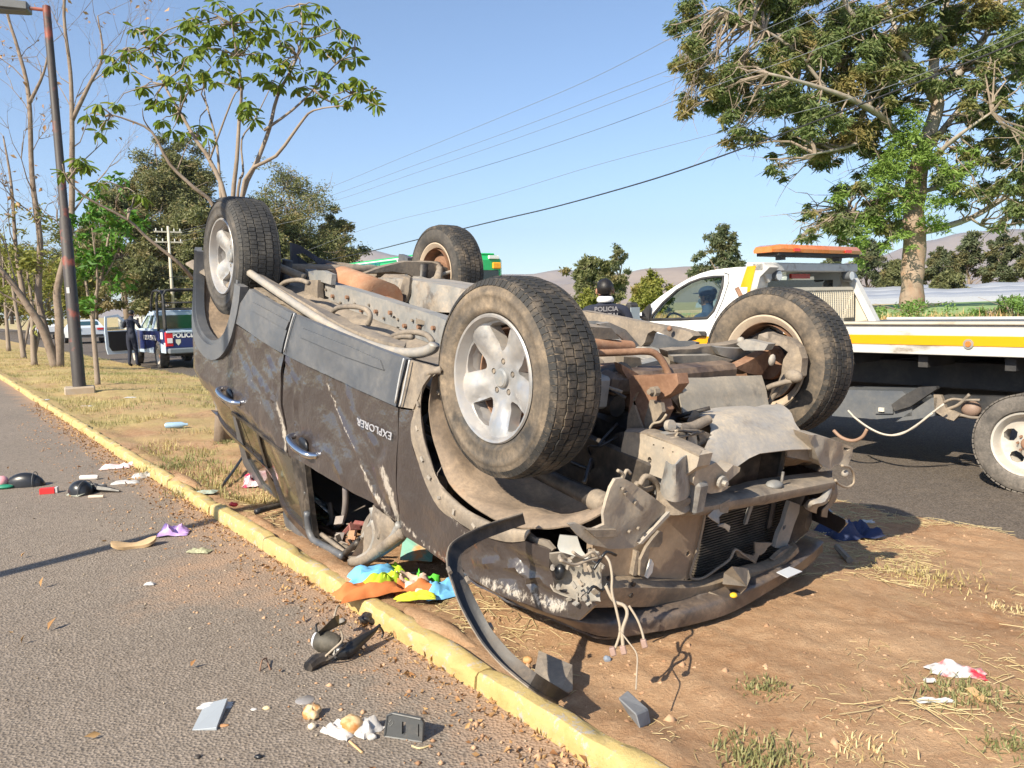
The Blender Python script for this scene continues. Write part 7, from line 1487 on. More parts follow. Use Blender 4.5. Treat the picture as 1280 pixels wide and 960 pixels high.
m = MB(); m.box((3.3, PW / 2, 1.40), (.02, 1.4, .62), Matrix.Rotation(rad(52), 3, 'Y')); m.build('windscreen', WIN, pol); m = MB(); m.box((4.35, PW / 2, 1.08), (1.5, 1.66, .08)); m.build('bonnet', PWH, pol, bevel=.03)
m = MB(); m.box((.03, PW / 2, .88), (.06, 1.72, .50)); tg_ = m.build('tailgate', PBL, pol, bevel=.02); m = MB(); m.box((.02, PW / 2, 1.11), (.10, 1.76, .06)); m.build('tailgate_cap', PWH, pol, bevel=.01)
m = MB(); m.box((-.10, PW / 2, .56), (.22, 1.74, .16)); m.build('rear_bumper', GR, pol, bevel=.03); m = MB(); m.box((.9, PW / 2, .62), (1.8, 1.6, .04)); m.box((2.6, PW / 2, .46), (4.6, 1.2, .14)); m.build('chassis', TBLK, pol)
m = MB(); m.box((.03, -.10, .90), (.09, .22, .42)); tl = m.build('tail_lamp', flat('red_tail_lamp', (.55, .02, .03), .25), pol, bevel=.02); m = MB(); m.box((-.02, -.11, .86), (.02, .14, .14)); m.build('lamp_lens', flat('white_lens', (.7, .68, .7), .25), tl)
m = MB(); m.box((.03, PW + .10, .90), (.09, .22, .42)); m.build('tail_lamp', flat('red_tail_lamp_b', (.55, .02, .03), .25), pol, bevel=.02)
text_obj('tailgate_lettering', 'POLICIA', .20, LET, tg_, frame(Vector((-.006, -.52, 1.0)), Vector((0, -1, 0)), Vector((0, 0, 1)), Vector((-1, 0, 0))), .003, .9, .006); m = MB(); m.add([(-.006, -.34 + x * .07, .80 + z * .09) for x, z in ((-1, 1), (1, 1), (1, 0), (0, -1), (-1, 0))], [(0, 1, 2, 3, 4)]); m.build('tailgate_crest', flat('pale_crest', (.6, .58, .45), .5), tg_)
m = MB(); m.box((-.01, -1.0, .98), (.03, .16, .05)); m.build('tailgate_handle', flat('bright_handle', (.7, .72, .75), .3, .5), tg_)
text_obj('side_lettering', 'POLICIA ESTATAL', .20, LET, pol, frame(Vector((1.9, .012, .92)), Vector((-1, 0, 0)), Vector((0, 0, 1)), Vector((0, 1, 0))), .003, 1.0, .004); m = MB(); m.box((.42, .012, 1.0), (.30, .006, .20)); m.box((.10, .012, .72), (.16, .006, .16)); m.build('side_sticker', flat('pale_sticker', (.62, .62, .66), .5), pol)
for hh, x0, x1 in ((2.30, .35, 1.55),):
    for y in (-.10, PW + .10):
        m = MB(); m.tube(crom([(x0, y, 1.12), (x0 + .02, y, 1.9), (x0 + .12, y, 2.22), (x0 + .5, y, hh), (x1, y, hh), (x1 + .28, y, 2.05), (x1 + .42, y, 1.72)], 4), .038, 8); m.build('roll_bar', TBLK, pol, smooth=True)
    for q in (.45, 1.2):
        m = MB(); m.tube(crom([(q, -.10, 1.12), (q, -.10, 2.0), (q, -.16, 2.24), (q, -.34, hh + .02), (q, PW + .34, hh + .02), (q, PW + .16, 2.24), (q, PW + .10, 2.0), (q, PW + .10, 1.12)], 4), .038, 8); m.build('roll_bar', TBLK, pol, smooth=True)
    m = MB(); m.tube([(.45, -.1, 1.95), (.45, PW + .1, 1.95)], .03, 6); m.tube([(.45, -1.1, 2.3), (.45, -1.3, 1.95)], .025, 6); m.build('roll_bar', TBLK, pol, smooth=True)
m = MB(); m.box((.95, PW / 2, .9), (1.3, 1.3, .05)); m.build('bed_bench', TBLK, pol)
for x in (1.05, 4.30):
    simple_wheel(pol, (x, -.12, .38), .38, .24, SILV, TYRE2, 0); simple_wheel(pol, (x, PW + .14, .38), .38, .24, SILV, TYRE2, 0, side=-1)
# open door, hinged at x=3.45 and swung out to the left
dr = empty('open_door', (3.42, .0, 0)); dr.parent = pol; dr.rotation_euler = (0, 0, rad(-78))
def dpl(name, pts, y, th, mat, holes=()):
    V, F = fill2d(pts, .2, holes); P = [Vector((-a[0], y, a[1])) for a in V]; return slab(name, P, F, lambda i, p: Vector((p.x, p.y - th, p.z)), mat, dr, .5)
dpl('door_skin', [(.02, .42), (.98, .42), (1.02, .60), (1.03, 1.13), (1.0, 1.60), (.60, 1.66), (.05, 1.15)], .04, .05, PWH, [[(.20, 1.16), (.96, 1.16), (.94, 1.56), (.62, 1.58)]])
dpl('door_card', [(.10, .52), (.86, .52), (.94, .66), (.95, 1.13), (.12, 1.13)], -.012, .03, BLACKC)
# officer at the open door
OP = RF(PS + 2.45, PN - .42, 0); OP.z = soil_z(PS + 2.4, PN - .42) - .03
J, E = base_body(((-.30, .06, 1.22), (-.14, .27, 1.38)), ((.30, .06, 1.20), (.08, .26, 1.36)), ((-.10, .03, .50), (-.11, -.03, .10), (-.12, .12, .05)), ((.12, .04, .50), (.15, .0, .10), (.17, .14, .05)), lean=(0, .03), head=(.02, .04))
for s_ in (1, -1): hand_J(J, E, J['wrist%d' % s_][0], (-.6 * s_, .5, .6), (0, 1, .3), s_, curl=.7)
arms = lambda a, b: 1 if (a in ('neck', 'jaw', 'skull') or a.startswith(('el', 'wrist', 'palm', 'f', 't')) and not a.startswith('toe')) else (2 if b.startswith('toe') else 0)
off2 = human('person', 'officer in dark short sleeved uniform standing at the open door of the police pickup', OP, math.atan2(RD.y, RD.x) - math.pi / 2 - rad(50), J, E, arms, [NAVY, SKIN, BLACKC]); head_bits(off2, (.02, .08, 1.655), True)
ph = MB(); ph.box((0, .36, 1.44), (.07, .012, .13)); pho = ph.build('phone', BLACKC); pho.matrix_world = Matrix.Translation(OP) @ Matrix.Rotation(off2.rotation_euler.z, 4, 'Z'); tag(pho, 'dark phone held up in both hands by the officer at the open door', 'phone')

# ------------------------------------------------------------------ green bus beyond the tow truck
GB = empty('green_bus', RF(15.4, 9.2, ZR + .18), math.atan2(RD.y, RD.x)); tag(GB, 'bright green bus with white roof edge and lettering, mostly hidden behind the wreck', 'bus')
GRN2 = MT('bright_green_paint', (.02, .42, .12), None, rough=.35, coat=.4, bump=.02, var=.06); WH2 = flat('white_roof_edge', (.75, .78, .76), .4)
def gbox(name, c0, d, mat, bev=.02, par=None): m = MB(); m.box(c0, d); return m.build(name, mat, par or GB, bevel=bev)
bb_ = gbox('body', (3.4, -1.05, 1.62), (6.8, 2.1, 1.92), GRN2, .12); gbox('roof', (3.4, -1.05, 2.60), (6.6, 1.7, .05), GRN2, .02); gbox('roof_edge', (3.4, .004, 2.545), (6.5, .02, .03), WH2, .003)
for i in range(5): gbox('side_window', (.9 + i * 1.25, .005, 1.95), (1.05, .02, .55), glass_mat('bus_glass', (.02, .03, .03)), .01)
gbox('front_window', (-.005, -1.05, 1.85), (.02, 1.75, .75), glass_mat('bus_screen', (.02, .03, .03)), .02)
gbox('amber_lamp', (-.02, -1.86, 2.33), (.05, .24, .15), MT('amber_indicator', (.85, .38, .02), None, rough=.25), .02); gbox('white_lamp', (-.02, -1.78, 2.52), (.05, .30, .08), flat('white_lamp_lens', (.75, .78, .72), .25), .01); gbox('amber_lamp', (-.02, -.24, 2.33), (.05, .24, .15), MT('amber_indicator_b', (.85, .38, .02), None, rough=.25), .02); gbox('bumper', (-.06, -1.05, .50), (.14, 2.1, .25), TBLK)
TEAL = flat('teal_lettering', (.02, .16, .20), .5)
text_obj('side_lettering', 'VISION', .17, WH2, GB, frame(Vector((1.0, .008, 2.45)), Vector((-1, 0, 0)), Vector((0, 0, 1)), Vector((0, 1, 0))), .004, 1.4, .006); text_obj('side_lettering', 'DESTACATO', .17, TEAL, GB, frame(Vector((2.9, .008, 2.45)), Vector((-1, 0, 0)), Vector((0, 0, 1)), Vector((0, 1, 0))), .004, 1.3, .008)
for x in (1.1, 5.6): simple_wheel(GB, (x, -.10, .40), .40, .24, SILV, TYRE2, 0); simple_wheel(GB, (x, -2.0, .40), .40, .24, SILV, TYRE2, 0, side=-1)
# ------------------------------------------------------------------ distant cars
def sedan(s, n, col, label, name='distant_car', tall=0.):
    c0 = empty(name, RF(s, n, ZR), math.atan2(RD.y, RD.x)); tag(c0, label, 'car', 'cars driving away in the distance'); mt = MT('car_paint_%s' % name[:3] + str(s), col, None, rough=.3, coat=.5, bump=0, var=.04)
    pr = [(0, .45), (0, .95), (.25, 1.02), (.75, 1.38 + tall), (1.3, 1.45 + tall), (2.3, 1.44 + tall), (3.0, 1.03), (4.1, .90), (4.35, .65), (4.3, .35), (.1, .35)]
    V, F = fill2d(pr, .25); nV = len(V); ec = {}
    for f in F:
        for i in range(3): ec[(f[i], f[(i + 1) % 3])] = 1
    yw = lambda z, sg: sg * (.86 - .25 * max(0, z - .95) / .5)
    m = MB(); m.add([(a[0], yw(a[1], 1), a[1]) for a in V] + [(a[0], yw(a[1], -1), a[1]) for a in V], [(a, c_, b) for a, b, c_ in F] + [(a + nV, b + nV, c_ + nV) for a, b, c_ in F] + [(a, b, b + nV, a + nV) for a, b in ec if (b, a) not in ec]); m.build('body', mt, c0, autos=.7)
    m = MB(); m.box((.48, 0, 1.22 + tall * .7), (.02, 1.15, .36), Matrix.Rotation(rad(52), 3, 'Y')); m.build('rear_window', glass_mat('car_glass%d' % s, (.03, .07, .09), .1), c0)
    m = MB(); m.box((1.5, .70, 1.2), (1.5, .03, .25)); m.box((1.5, -.70, 1.2), (1.5, .03, .25)); m.build('side_window', TBLK, c0)
    for y in (.62, -.62): m = MB(); m.box((-.01, y, .88), (.04, .34, .12)); m.build('tail_lamp', flat('far_red_lamp', (.6, .03, .03), .3), c0)
    m = MB(); m.box((-.02, 0, .48), (.06, 1.5, .14)); m.build('bumper', TBLK, c0)
    for x in (.8, 3.45):
        for y in (.78, -.78): m = MB(); m.lathe([(0, -.1), (.30, -.1), (.31, 0), (.30, .1), (0, .1)], 20, c=(x, y, .31)); m.build('wheel', TBLK, c0, autos=.6)
    return c0
q = G(90, 430, ZR); sedan(53.5, 8.35, (.55, .60, .66), 'silver sedan with red tail lamps, seen between the bare tree and lamp post'); sedan(70, 8.2, (.68, .70, .72), 'white car farther up the road, just left of the silver sedan', tall=.15)

# ------------------------------------------------------------------ street lamp, pole, wires
lb_ = GM(100, 491); Dl = (lb_ - CAMO).dot(FW); lamp = empty('street_lamp', lb_); tag(lamp, 'rusty dark street lamp post with a grey lamp head, left of the police pickup', 'street lamp')
POST = MT('rusty_painted_post', (.045, .038, .036), (.13, .11, .095), .35, .15, 2., .6, .9, bump=.2, c2=(.26, .06, .035, 1), c2t=.54, streak=(2, 2, .4))
top = Dp(58, 8, Dl); m = MB(); m.tube([lb_ + Vector((0, 0, -.05)), lb_.lerp(top, .45), lb_.lerp(top, .455), top], [.105, .092, .070, .062], 14); loc(m, lamp).build('post', POST, lamp, autos=.7)
m = MB(); m.box(lb_ + Vector((0, 0, .03)), (.46, .42, .16), Matrix.Rotation(.5, 3, 'Z')); loc(m, lamp).build('footing', MT('lamp_footing_concrete', (.40, .34, .27), (.36, .26, .16), .5, .2, 6., .95), lamp, bevel=.02)
ad_ = Dp(20, 8, Dl) - top; m = MB(); m.tube([top - Vector((0, 0, .06)), top + ad_ * .55 + Vector((0, 0, -.03))], .03, 8); loc(m, lamp).build('arm', POST, lamp)
hc = Dp(14, 8, Dl); rz_ = Matrix.Rotation(.25, 3, 'Z'); m = MB(); m.box(hc, (.56, .30, .14), rz_ @ Matrix.Rotation(rad(3), 3, 'Y')); m.box(hc - Vector((0, 0, .08)), (.50, .25, .03), rz_); loc(m, lamp).build('lamp_head', MT('grey_lamp_head', (.12, .125, .13), None, rough=.5), lamp, bevel=.02)
m = MB(); m.box(lb_.lerp(top, .265) + Vector((.0, -.09, 0)), (.05, .02, .10)); loc(m, lamp).build('number_plate', flat('number_plate_white', (.5, .5, .48), .6), lamp)
# a second post stands outside the picture to the left; its shadow crosses the road
sh = GS(60, 703); p2 = sh - Vector((math.sin(rad(37.5)), math.cos(rad(37.5)), 0)) * 3.1; lamp2 = empty('street_lamp', p2); tag(lamp2, 'street lamp post outside the picture whose thin shadow crosses the service road', 'street lamp')
m = MB(); m.tube([p2 + Vector((0, 0, -.1)), p2 + Vector((0, 0, 5.4))], [.06, .045], 12); loc(m, lamp2).build('post', POST, lamp2); m = MB(); m.box(p2 + Vector((-.4, 0, 5.4)), (.56, .30, .14)); loc(m, lamp2).build('lamp_head', POST, lamp2, bevel=.02)
NP = 18.5; up_p = N_(210, 287, NP); upb = Vector((up_p.x, up_p.y, base_z(76, NP))); up = empty('utility_pole', upb); tag(up, 'pale concrete utility pole with two crossarms beyond the road behind the police pickup', 'utility pole')
CONC = MT('pale_concrete_pole', (.55, .50, .40), (.5, .45, .36), .4, .2, 2., .9); m = MB(); m.tube([upb, up_p + Vector((0, 0, .3))], [.17, .10], 10); loc(m, up).build('pole', CONC, up, smooth=True)
rzr = Matrix.Rotation(math.atan2(RN.y, RN.x), 3, 'Z')
for v_ in (290, 303):
    cz = N_(210, v_, NP).z; m = MB(); m.box((up_p.x, up_p.y, cz), (2.3, .12, .13), rzr); loc(m, up).build('crossarm', CONC, up)
    for k in (-1.0, -.5, .5, 1.0): m = MB(); q = Vector((up_p.x, up_p.y, cz)) + RN * k; m.tube([q, q + Vector((0, 0, .30))], .05, 6); loc(m, up).build('insulator', flat('pale_insulator', (.6, .6, .58), .4), up)
up2 = N_(40, 325, NP); 
CAB = flat('black_cable', (.018, .018, .02), .6); CABG = flat('grey_wire', (.16, .17, .19), .5)
def wire(px, n, r, mat, label, tail=None):
    P = [N_(u, v, n) for u, v in px]; m = MB(); m.tube(crom(P, 6), r, 5); o = m.build('overhead_wire', mat, smooth=True); tag(o, label, 'wire', 'wires strung along the road'); return o
wire([(210, 347), (330, 338), (440, 319), (520, 300), (620, 276), (700, 257), (820, 223), (930, 185), (1040, 144), (1150, 102), (1280, 50), (1420, -5)], NP - .5, .022, CAB, 'thick black cable, lowest and darkest of the overhead lines')
wire([(212, 292), (330, 262), (410, 235), (500, 198), (620, 149), (740, 98), (875, 28), (960, -20)], NP - 1.0, .008, CABG, 'topmost thin overhead wire rising to the eucalyptus crown')
wire([(212, 294), (330, 268), (412, 245), (520, 206), (640, 163), (760, 117), (880, 70), (1020, 8), (1080, -20)], NP - .3, .008, CABG, 'second thin overhead wire below the topmost one')
wire([(214, 296), (330, 274), (415, 252), (520, 216), (640, 175), (760, 131), (880, 84), (1060, 5)], NP + .4, .008, CABG, 'third thin overhead wire, close below the second one')
wire([(214, 303), (330, 284), (425, 262), (520, 233), (640, 197), (760, 157), (880, 112), (1010, 66), (1160, 5), (1220, -20)], NP + 1.0, .010, CABG, 'fourth overhead wire, the clearest of the thin ones')
wire([(214, 350), (330, 330), (460, 285), (600, 250), (740, 208), (860, 176), (960, 150), (1100, 112), (1280, 40), (1400, -5)], NP + .6, .008, CABG, 'faint wire just above the thick black cable')
wire([(205, 344), (150, 354), (100, 362), (40, 372)], NP - .5, .03, CAB, 'dark cable running left from the utility pole')
# ------------------------------------------------------------------ litter and torn off pieces
def thing(name, mb, mat, label, cat, par=None, **k):
    o = mb.build(name, mat, par, **k)
    if par is None: tag(o, label, cat)
    return o
def rotz(a): return Matrix.Rotation(a, 3, 'Z')
WPL = flat('white_paper', (.50, .49, .48), .7, bump=.2, bs=20.); CRUM = MT('crumpled_white', (.50, .48, .46), (.45, .36, .26), .3, .2, 20., .6, .9, bump=.3)
def crumple(name, c0, rx, ry, h, mat, label, cat, seed=0, n=9, rz=0., amp=.5, thick=.0015):
    """crumpled sheet of cloth, paper or foil with folds"""
    P = []; T_ = []
    for i in range(n + 1):
        for j in range(n + 1):
            a = i / n * 2 - 1; b = j / n * 2 - 1; k = Vector((a * 2.2, b * 2.2, seed * 3.1)); w = 1 + .25 * noise.noise(Vector((a, b, seed)))
            q = rotz(rz) @ Vector((a * rx * w + rx * .16 * noise.noise(k + Vector((5, 0, 0))), b * ry * w + ry * .16 * noise.noise(k + Vector((0, 7, 0))), 0)); z = h * max(.03, .45 + amp * .9 * noise.noise(k * .8) + .30 * amp * noise.noise(k * 2.4)) * (1 - .85 * max(abs(a), abs(b)) ** 4)
            P.append(Vector(c0) + q + Vector((0, 0, z + .002)))
    for i in range(n):
        for j in range(n): a = i * (n + 1) + j; T_ += [(a, a + n + 1, a + n + 2), (a, a + n + 2, a + 1)]
    o = slab(name, P, T_, lambda i, p: p - Vector((0, 0, thick)), mat, None, .9); tag(o, label, cat); return o
def blob(name, c0, r, mat, label, cat, seed=0, par=None, n=7, amp=.35):
    m = MB(); m.ball((0, 0, 0), r, n); c0 = Vector(c0)
    m.v = [tuple(c0 + Vector((p[0], p[1], max(p[2], -r[2] * .8))) * (1 + amp * noise.noise(Vector(p) / max(r) * 1.6 + Vector((seed * 7, 0, 0)))) + Vector((0, 0, r[2] * .8))) for p in m.v]
    o = m.build(name, mat, par, smooth=True)
    if par is None: tag(o, label, cat)
    return o
# mirror housings
def mirror_cover(c0, a, L, W, H, label, open_=False):
    t = empty('mirror_housing', c0, a); tag(t, label, 'car part'); m = MB(); n = 12; V = []
    for i in range(n + 1):
        u = i / n; wx = (math.sin(math.pi * min(1, u * .82 + .16))) ** .5
        for k in range(13):
            b = math.pi * k / 12; V.append(((u - .5) * L, math.cos(b) * W / 2 * wx, .004 + H * math.sin(b) ** .7 * wx))
    F = [(i * 13 + k, (i + 1) * 13 + k, (i + 1) * 13 + k + 1, i * 13 + k + 1) for i in range(n) for k in range(12)] + [tuple(range(13)), tuple(n * 13 + k for k in range(13))[::-1]]
    m.add(V, F); sh_ = m.build('shell', BLKC, t, autos=1.0); m = MB(); m.tube([((0.27 - .5) * L * -1, math.cos(math.pi * k / 12) * W * .49, .006 + H * 1.0 * math.sin(math.pi * k / 12) ** .7) for k in range(13)], .003, 5); m.build('seam', CLAD, t, smooth=True); return t
mirror_cover(GS(35, 608), .12, .245, .12, .105, 'glossy black mirror cover lying on the asphalt at the left, beside the red packet')
t = mirror_cover(GS(103, 618), -.35, .16, .15, .10, 'broken black mirror with grey bracket lying between the red packet and the kerb')
m = MB(); m.box((-.02, .10, .03), (.20, .09, .035), rotz(.3)); m.build('bracket', GREYM, t, bevel=.01); m = MB(); m.tube([(.02, .08, .03), (.16, .10, .02), (.24, .11, .012)], [.03, .02, .008], 6); m.build('stalk', BLKP, t); m = MB(); m.tube([(-.16, .12, .04), (-.08, .14, .05), (.02, .12, .045)], .008, 6); m.build('bent_trim', BLKC, t, smooth=True)
m = MB(); m.add([(-.07, -.075, .005), (.05, -.08, .004), (.07, -.03, .02), (-.04, -.02, .05), (-.07, -.075, .009), (.05, -.08, .008), (.07, -.03, .024), (-.04, -.02, .054)], [(3, 2, 1, 0), (4, 5, 6, 7), (0, 1, 5, 4), (1, 2, 6, 5), (2, 3, 7, 6), (3, 0, 4, 7)]); m.build('mirror_glass', glass_mat('pale_mirror_glass', (.35, .36, .30), .1), t)
# red packet
c0 = GS(60, 617); t = empty('snack_box', c0, .28); tag(t, 'small red carton with white lid lying beside the black mirror cover', 'carton'); m = MB(); m.box((0, 0, .022), (.10, .05, .042)); m.build('carton', flat('red_card', (.62, .03, .03), .5), t, bevel=.002); m = MB(); m.box((.058, .004, .024), (.02, .048, .040)); m.build('lid', WPL, t, bevel=.002)
c0 = GS(6, 610); t = empty('bottle', c0); tag(t, 'pink and green plastic item cut by the left picture edge', 'plastic container'); m = MB(); m.ball((-.02, 0, .05), (.05, .05, .045), 8); m.build('pink_top', flat('pink_plastic', (.75, .35, .38), .4), t, smooth=True); m = MB(); m.ball((0, -.03, .018), (.09, .045, .018), 8); m.build('green_base', flat('dark_green_plastic', (.02, .22, .13), .4), t, smooth=True)
m = MB(); q = GS(112, 600); m.tube([q + Vector((-.07, 0, .02)), q + Vector((.05, .0, .02)), q + Vector((.07, 0, .02))], [.020, .022, .016], 12); thing('plastic_tube', m, flat('translucent_tube', (.62, .58, .55), .35), 'small pale tube lying just behind the broken mirror', 'bottle', autos=.7)
m = MB(); q = GS(120, 623); m.tube([q + Vector((-.05, 0, .012)), q + Vector((.05, .01, .012))], [.013, .011], 10); thing('small_vial', m, flat('beige_vial', (.55, .45, .36), .5), 'tiny beige vial on the asphalt in front of the broken mirror', 'vial')
crumple('pink_cloth', GS(146, 585), .12, .06, .07, flat('pale_pink_cloth', (.72, .55, .56), .8), 'pale pink crumpled cloth beside the kerb', 'cloth', 3, rz=.3)
crumple('white_paper', GS(168, 582), .06, .035, .05, WPL, 'small white scrap touching the pink cloth', 'paper', 5); crumple('white_paper', GS(157, 604), .10, .05, .04, WPL, 'white folded paper at the tip of the broken mirror', 'paper', 6, rz=.1, amp=.35); crumple('white_sock', GS(179, 597), .075, .045, .07, CRUM, 'crumpled white cloth leaning on the kerb', 'cloth', 7, rz=.6)
# sandal sole, purple bag, money-like scrap
def sole(c0, a, L, W, H, mat, label, curl=.03):
    n = 14; V = []; F = []
    prof = [(.0, .35), (.05, .72), (.15, .92), (.28, .86), (.42, .66), (.55, .66), (.7, .88), (.82, 1.0), (.92, .85), (.98, .45), (1., .2)]
    for i, (u, w) in enumerate(prof):
        z0 = curl * (2 * u - 1) ** 2
        for y, z in ((-1, 0), (-1, H * .8), (-.6, H), (.6, H), (1, H * .8), (1, 0)): V.append(((u - .5) * L, y * w * W / 2, z0 + z))
    k = len(prof)
    for i in range(k - 1):
        for j in range(6): a1 = i * 6 + j; b1 = i * 6 + (j + 1) % 6; F.append((a1, b1, b1 + 6, a1 + 6))
    F += [tuple(range(6))[::-1], tuple((k - 1) * 6 + j for j in range(6))]
    m = MB(); R3 = rotz(a) @ Matrix.Rotation(rad(12), 3, 'X'); m.add([R3 @ Vector(p) + Vector(c0) for p in V], F); return thing('shoe_sole', m, mat, label, 'shoe sole', autos=.7)
sole(GS(168, 684), .40, .23, .075, .022, MT('tan_rubber_sole', (.52, .36, .20), (.35, .24, .15), .4, .2, 20., .8), 'tan shoe sole lying on the road beside the thin shadow')
crumple('purple_cloth', GS(217, 668), .085, .055, .075, MT('lilac_plastic', (.50, .33, .66), None, rough=.5, bump=.1), 'crumpled lilac plastic glove or bag on the asphalt', 'plastic bag', 11, 12, .3, .9); crumple('banknote_scrap', GS(250, 690), .062, .03, .035, MT('greenish_scrap', (.42, .42, .26), (.18, .17, .12), .5, .1, 60., .8), 'greenish crumpled scrap between the lilac bag and the kerb', 'scrap', 12, rz=-.2)
# bottle, pipe and debris on the grass
q = GM(221, 535); d_ = Vector((math.cos(.2), math.sin(.2), 0)); m = MB(); m.tube([q - d_ * .12 + Vector((0, 0, .035)), q - d_ * .10 + Vector((0, 0, .035)), q + d_ * .05 + Vector((0, 0, .035)), q + d_ * .09 + Vector((0, 0, .035)), q + d_ * .12 + Vector((0, 0, .035))], [.028, .034, .034, .016, .014], 14); thing('water_bottle', m, MT('pale_blue_pet', (.30, .45, .60), None, rough=.15, bump=.3, bs=30), 'empty pale blue plastic bottle lying on the dry grass', 'bottle', autos=.8)
crumple('pink_bag', GM(318, 607), .075, .10, .12, MT('red_white_foil', (.75, .55, .58), None, rough=.35, c2=(.62, .03, .10, 1), c2t=.50, sc_=9., bump=.15), 'crumpled pink and white plastic bag against the crushed rear pillar', 'plastic bag', 14, 12, .2, .9)
m = MB(); a, b = GM(277, 612), GM(316, 573); m.tube(crom([a + Vector((0, 0, .02)), a.lerp(b, .5) + Vector((0, 0, .07)), b + Vector((0, 0, .15))], 4), .012, 6); t = thing('wiper_arm', m, BLKP, 'thin black wiper arm propped on the soil beside the rear window', 'car part', smooth=True)
m = MB(); a, b = GM(320, 644), GM(372, 633); m.tube(crom([a + Vector((0, 0, .02)), a.lerp(b, .5) + Vector((0, 0, .03)), b + Vector((0, 0, .02))], 4), .018, 7); thing('rubber_strip', m, BLKP, 'black rubber strip lying on the soil under the rear door', 'car part', smooth=True)
blob('red_scrap', GM(292, 633), (.03, .02, .015), flat('red_scrap', (.6, .04, .04), .5), 'tiny red scrap on the soil just behind the kerb', 'scrap', 3)
crumple('foil_scrap', GM(258, 616), .07, .04, .03, MT('teal_glass_scrap', (.32, .42, .38), (.3, .25, .15), .5, .1, 40.), 'greenish crushed scrap at the kerb edge', 'scrap', 15)
for (u, v, f, sx, sy, lb) in [(108, 508, GM, .09, .03, 'white scrap of paper beside the lamp footing'), (163, 497, GM, .09, .04, 'white paper scrap on the grass right of the lamp footing'), (57, 500, GM, .05, .04, 'small grey scrap in the grass left of the lamp post'), (187, 731, GS, .025, .012, 'tiny white scrap in the middle of the service road'), (1170, 877, GM, .055, .012, 'thin silver strip on the soil below the crisp packet'), (1163, 852, GM, .02, .01, 'tiny white chip left of the crisp packet')]: crumple('paper_scrap', f(u, v), sx, sy, .02, WPL, lb, 'paper', u % 17, 5)
# bright cloth bundle on the kerb
CL = [('light_blue_panel', (.16, .46, .78), 466, 728, .10, .075, .10, .2), ('lime_panel', (.42, .62, .03), 482, 738, .09, .055, .12, .9), ('orange_panel', (.55, .17, .05), 458, 745, .13, .065, .08, .5), ('beige_panel', (.66, .47, .38), 507, 739, .10, .07, .11, -.2), ('orange_panel', (.55, .17, .05), 517, 744, .09, .05, .09, .4), ('green_panel', (.10, .58, .05), 529, 738, .06, .05, .10, 1.2), ('light_blue_panel', (.16, .46, .78), 553, 746, .075, .06, .09, .4), ('lime_panel', (.55, .62, .04), 520, 752, .075, .02, .05, .1), ('lime_panel', (.42, .62, .03), 492, 727, .05, .03, .13, .3)]
cb = empty('cloth_bundle', GM(505, 742)); tag(cb, 'bright blanket of orange, lime, beige and light blue cloth heaped beside the kerb', 'blanket')
for i, (nm, col, u, v, rx, ry, h, rz_) in enumerate(CL):
    p = GM(u, v) + Vector((0, 0, .01)); o = crumple(nm, p, rx * 1.1, ry * 1.1, h * 1.1, flat(nm + '_%d' % i, col, .85, bump=.25, bs=40.), 'x', 'x', 20 + i, 14, rz_, .45); del o['label'], o['category']; o.parent = cb; o.matrix_parent_inverse = Matrix.Translation(-Vector(cb.location))
m = MB(); q = GM(519, 718); m.box(q + Vector((0, 0, .006)), (.085, .012, .01), rotz(.1)); thing('white_stick', m, WPL, 'small white stick on the soil above the bright cloth', 'stick')
# torn lamp assembly on the road
q = GS(408, 815); t = empty('torn_lamp_assembly', q); tag(t, 'torn black lamp unit with silver eye and wiring on the road beside the kerb', 'car part')
pd = lambda u, v, z: G(u, v, ZS + z) - q
m = MB(); a = pd(397, 800, .06); b = pd(425, 806, .05); m.tube([a, a.lerp(b, .2), a.lerp(b, .7), b], [.034, .042, .038, .024], 14); m.build('lamp_body', MT('olive_black_plastic', (.05, .045, .035), (.2, .17, .13), .4, .2, 12., .6), t, autos=.7); m = MB(); ax = (b - a).normalized(); m.tube([a - ax * .002, a - ax * .012], [.033, .028], 14); e = m.build('silver_ring', flat('silver_ring', (.7, .7, .72), .25, .3), t, autos=.7); m = MB(); m.tube([a - ax * .010, a - ax * .016], .014, 10); m.build('lens', flat('grey_lens', (.35, .4, .42), .2), t)
m = MB(); m.add([pd(400, 795, .09), pd(424, 782, .09), pd(424, 768, .10), pd(418, 771, .13), pd(398, 790, .11)] + [pd(400, 795, .08), pd(424, 782, .08), pd(424, 768, .09), pd(418, 771, .12), pd(398, 790, .10)], [(0, 1, 2, 3, 4), (9, 8, 7, 6, 5)] + [(i, 5 + i, 5 + (i + 1) % 5, (i + 1) % 5) for i in range(5)]); m.build('bracket', BLKP, t)
m = MB(); m.tube([pd(385, 834, .018), pd(395, 826, .022), pd(408, 822, .022)], [.020, .026, .022], 8); m.build('connector', BLKP, t, autos=.6); m = MB(); m.tube(crom([pd(422, 814, .03), pd(436, 812, .035), pd(452, 800, .05), pd(466, 790, .06), pd(475, 781, .075)], 4), [.030, .031, .031, .030, .028, .027, .025, .022, .020, .018, .016, .013, .011, .009, .007, .006, .006][:17], 9); m.build('rubber_boot', BLKC, t, smooth=True)
m = MB(); m.tube([pd(418, 816, .03), pd(425, 814, .03)], [.022, .024], 12); m.build('collar', flat('pale_collar', (.5, .48, .45), .4), t, autos=.6)
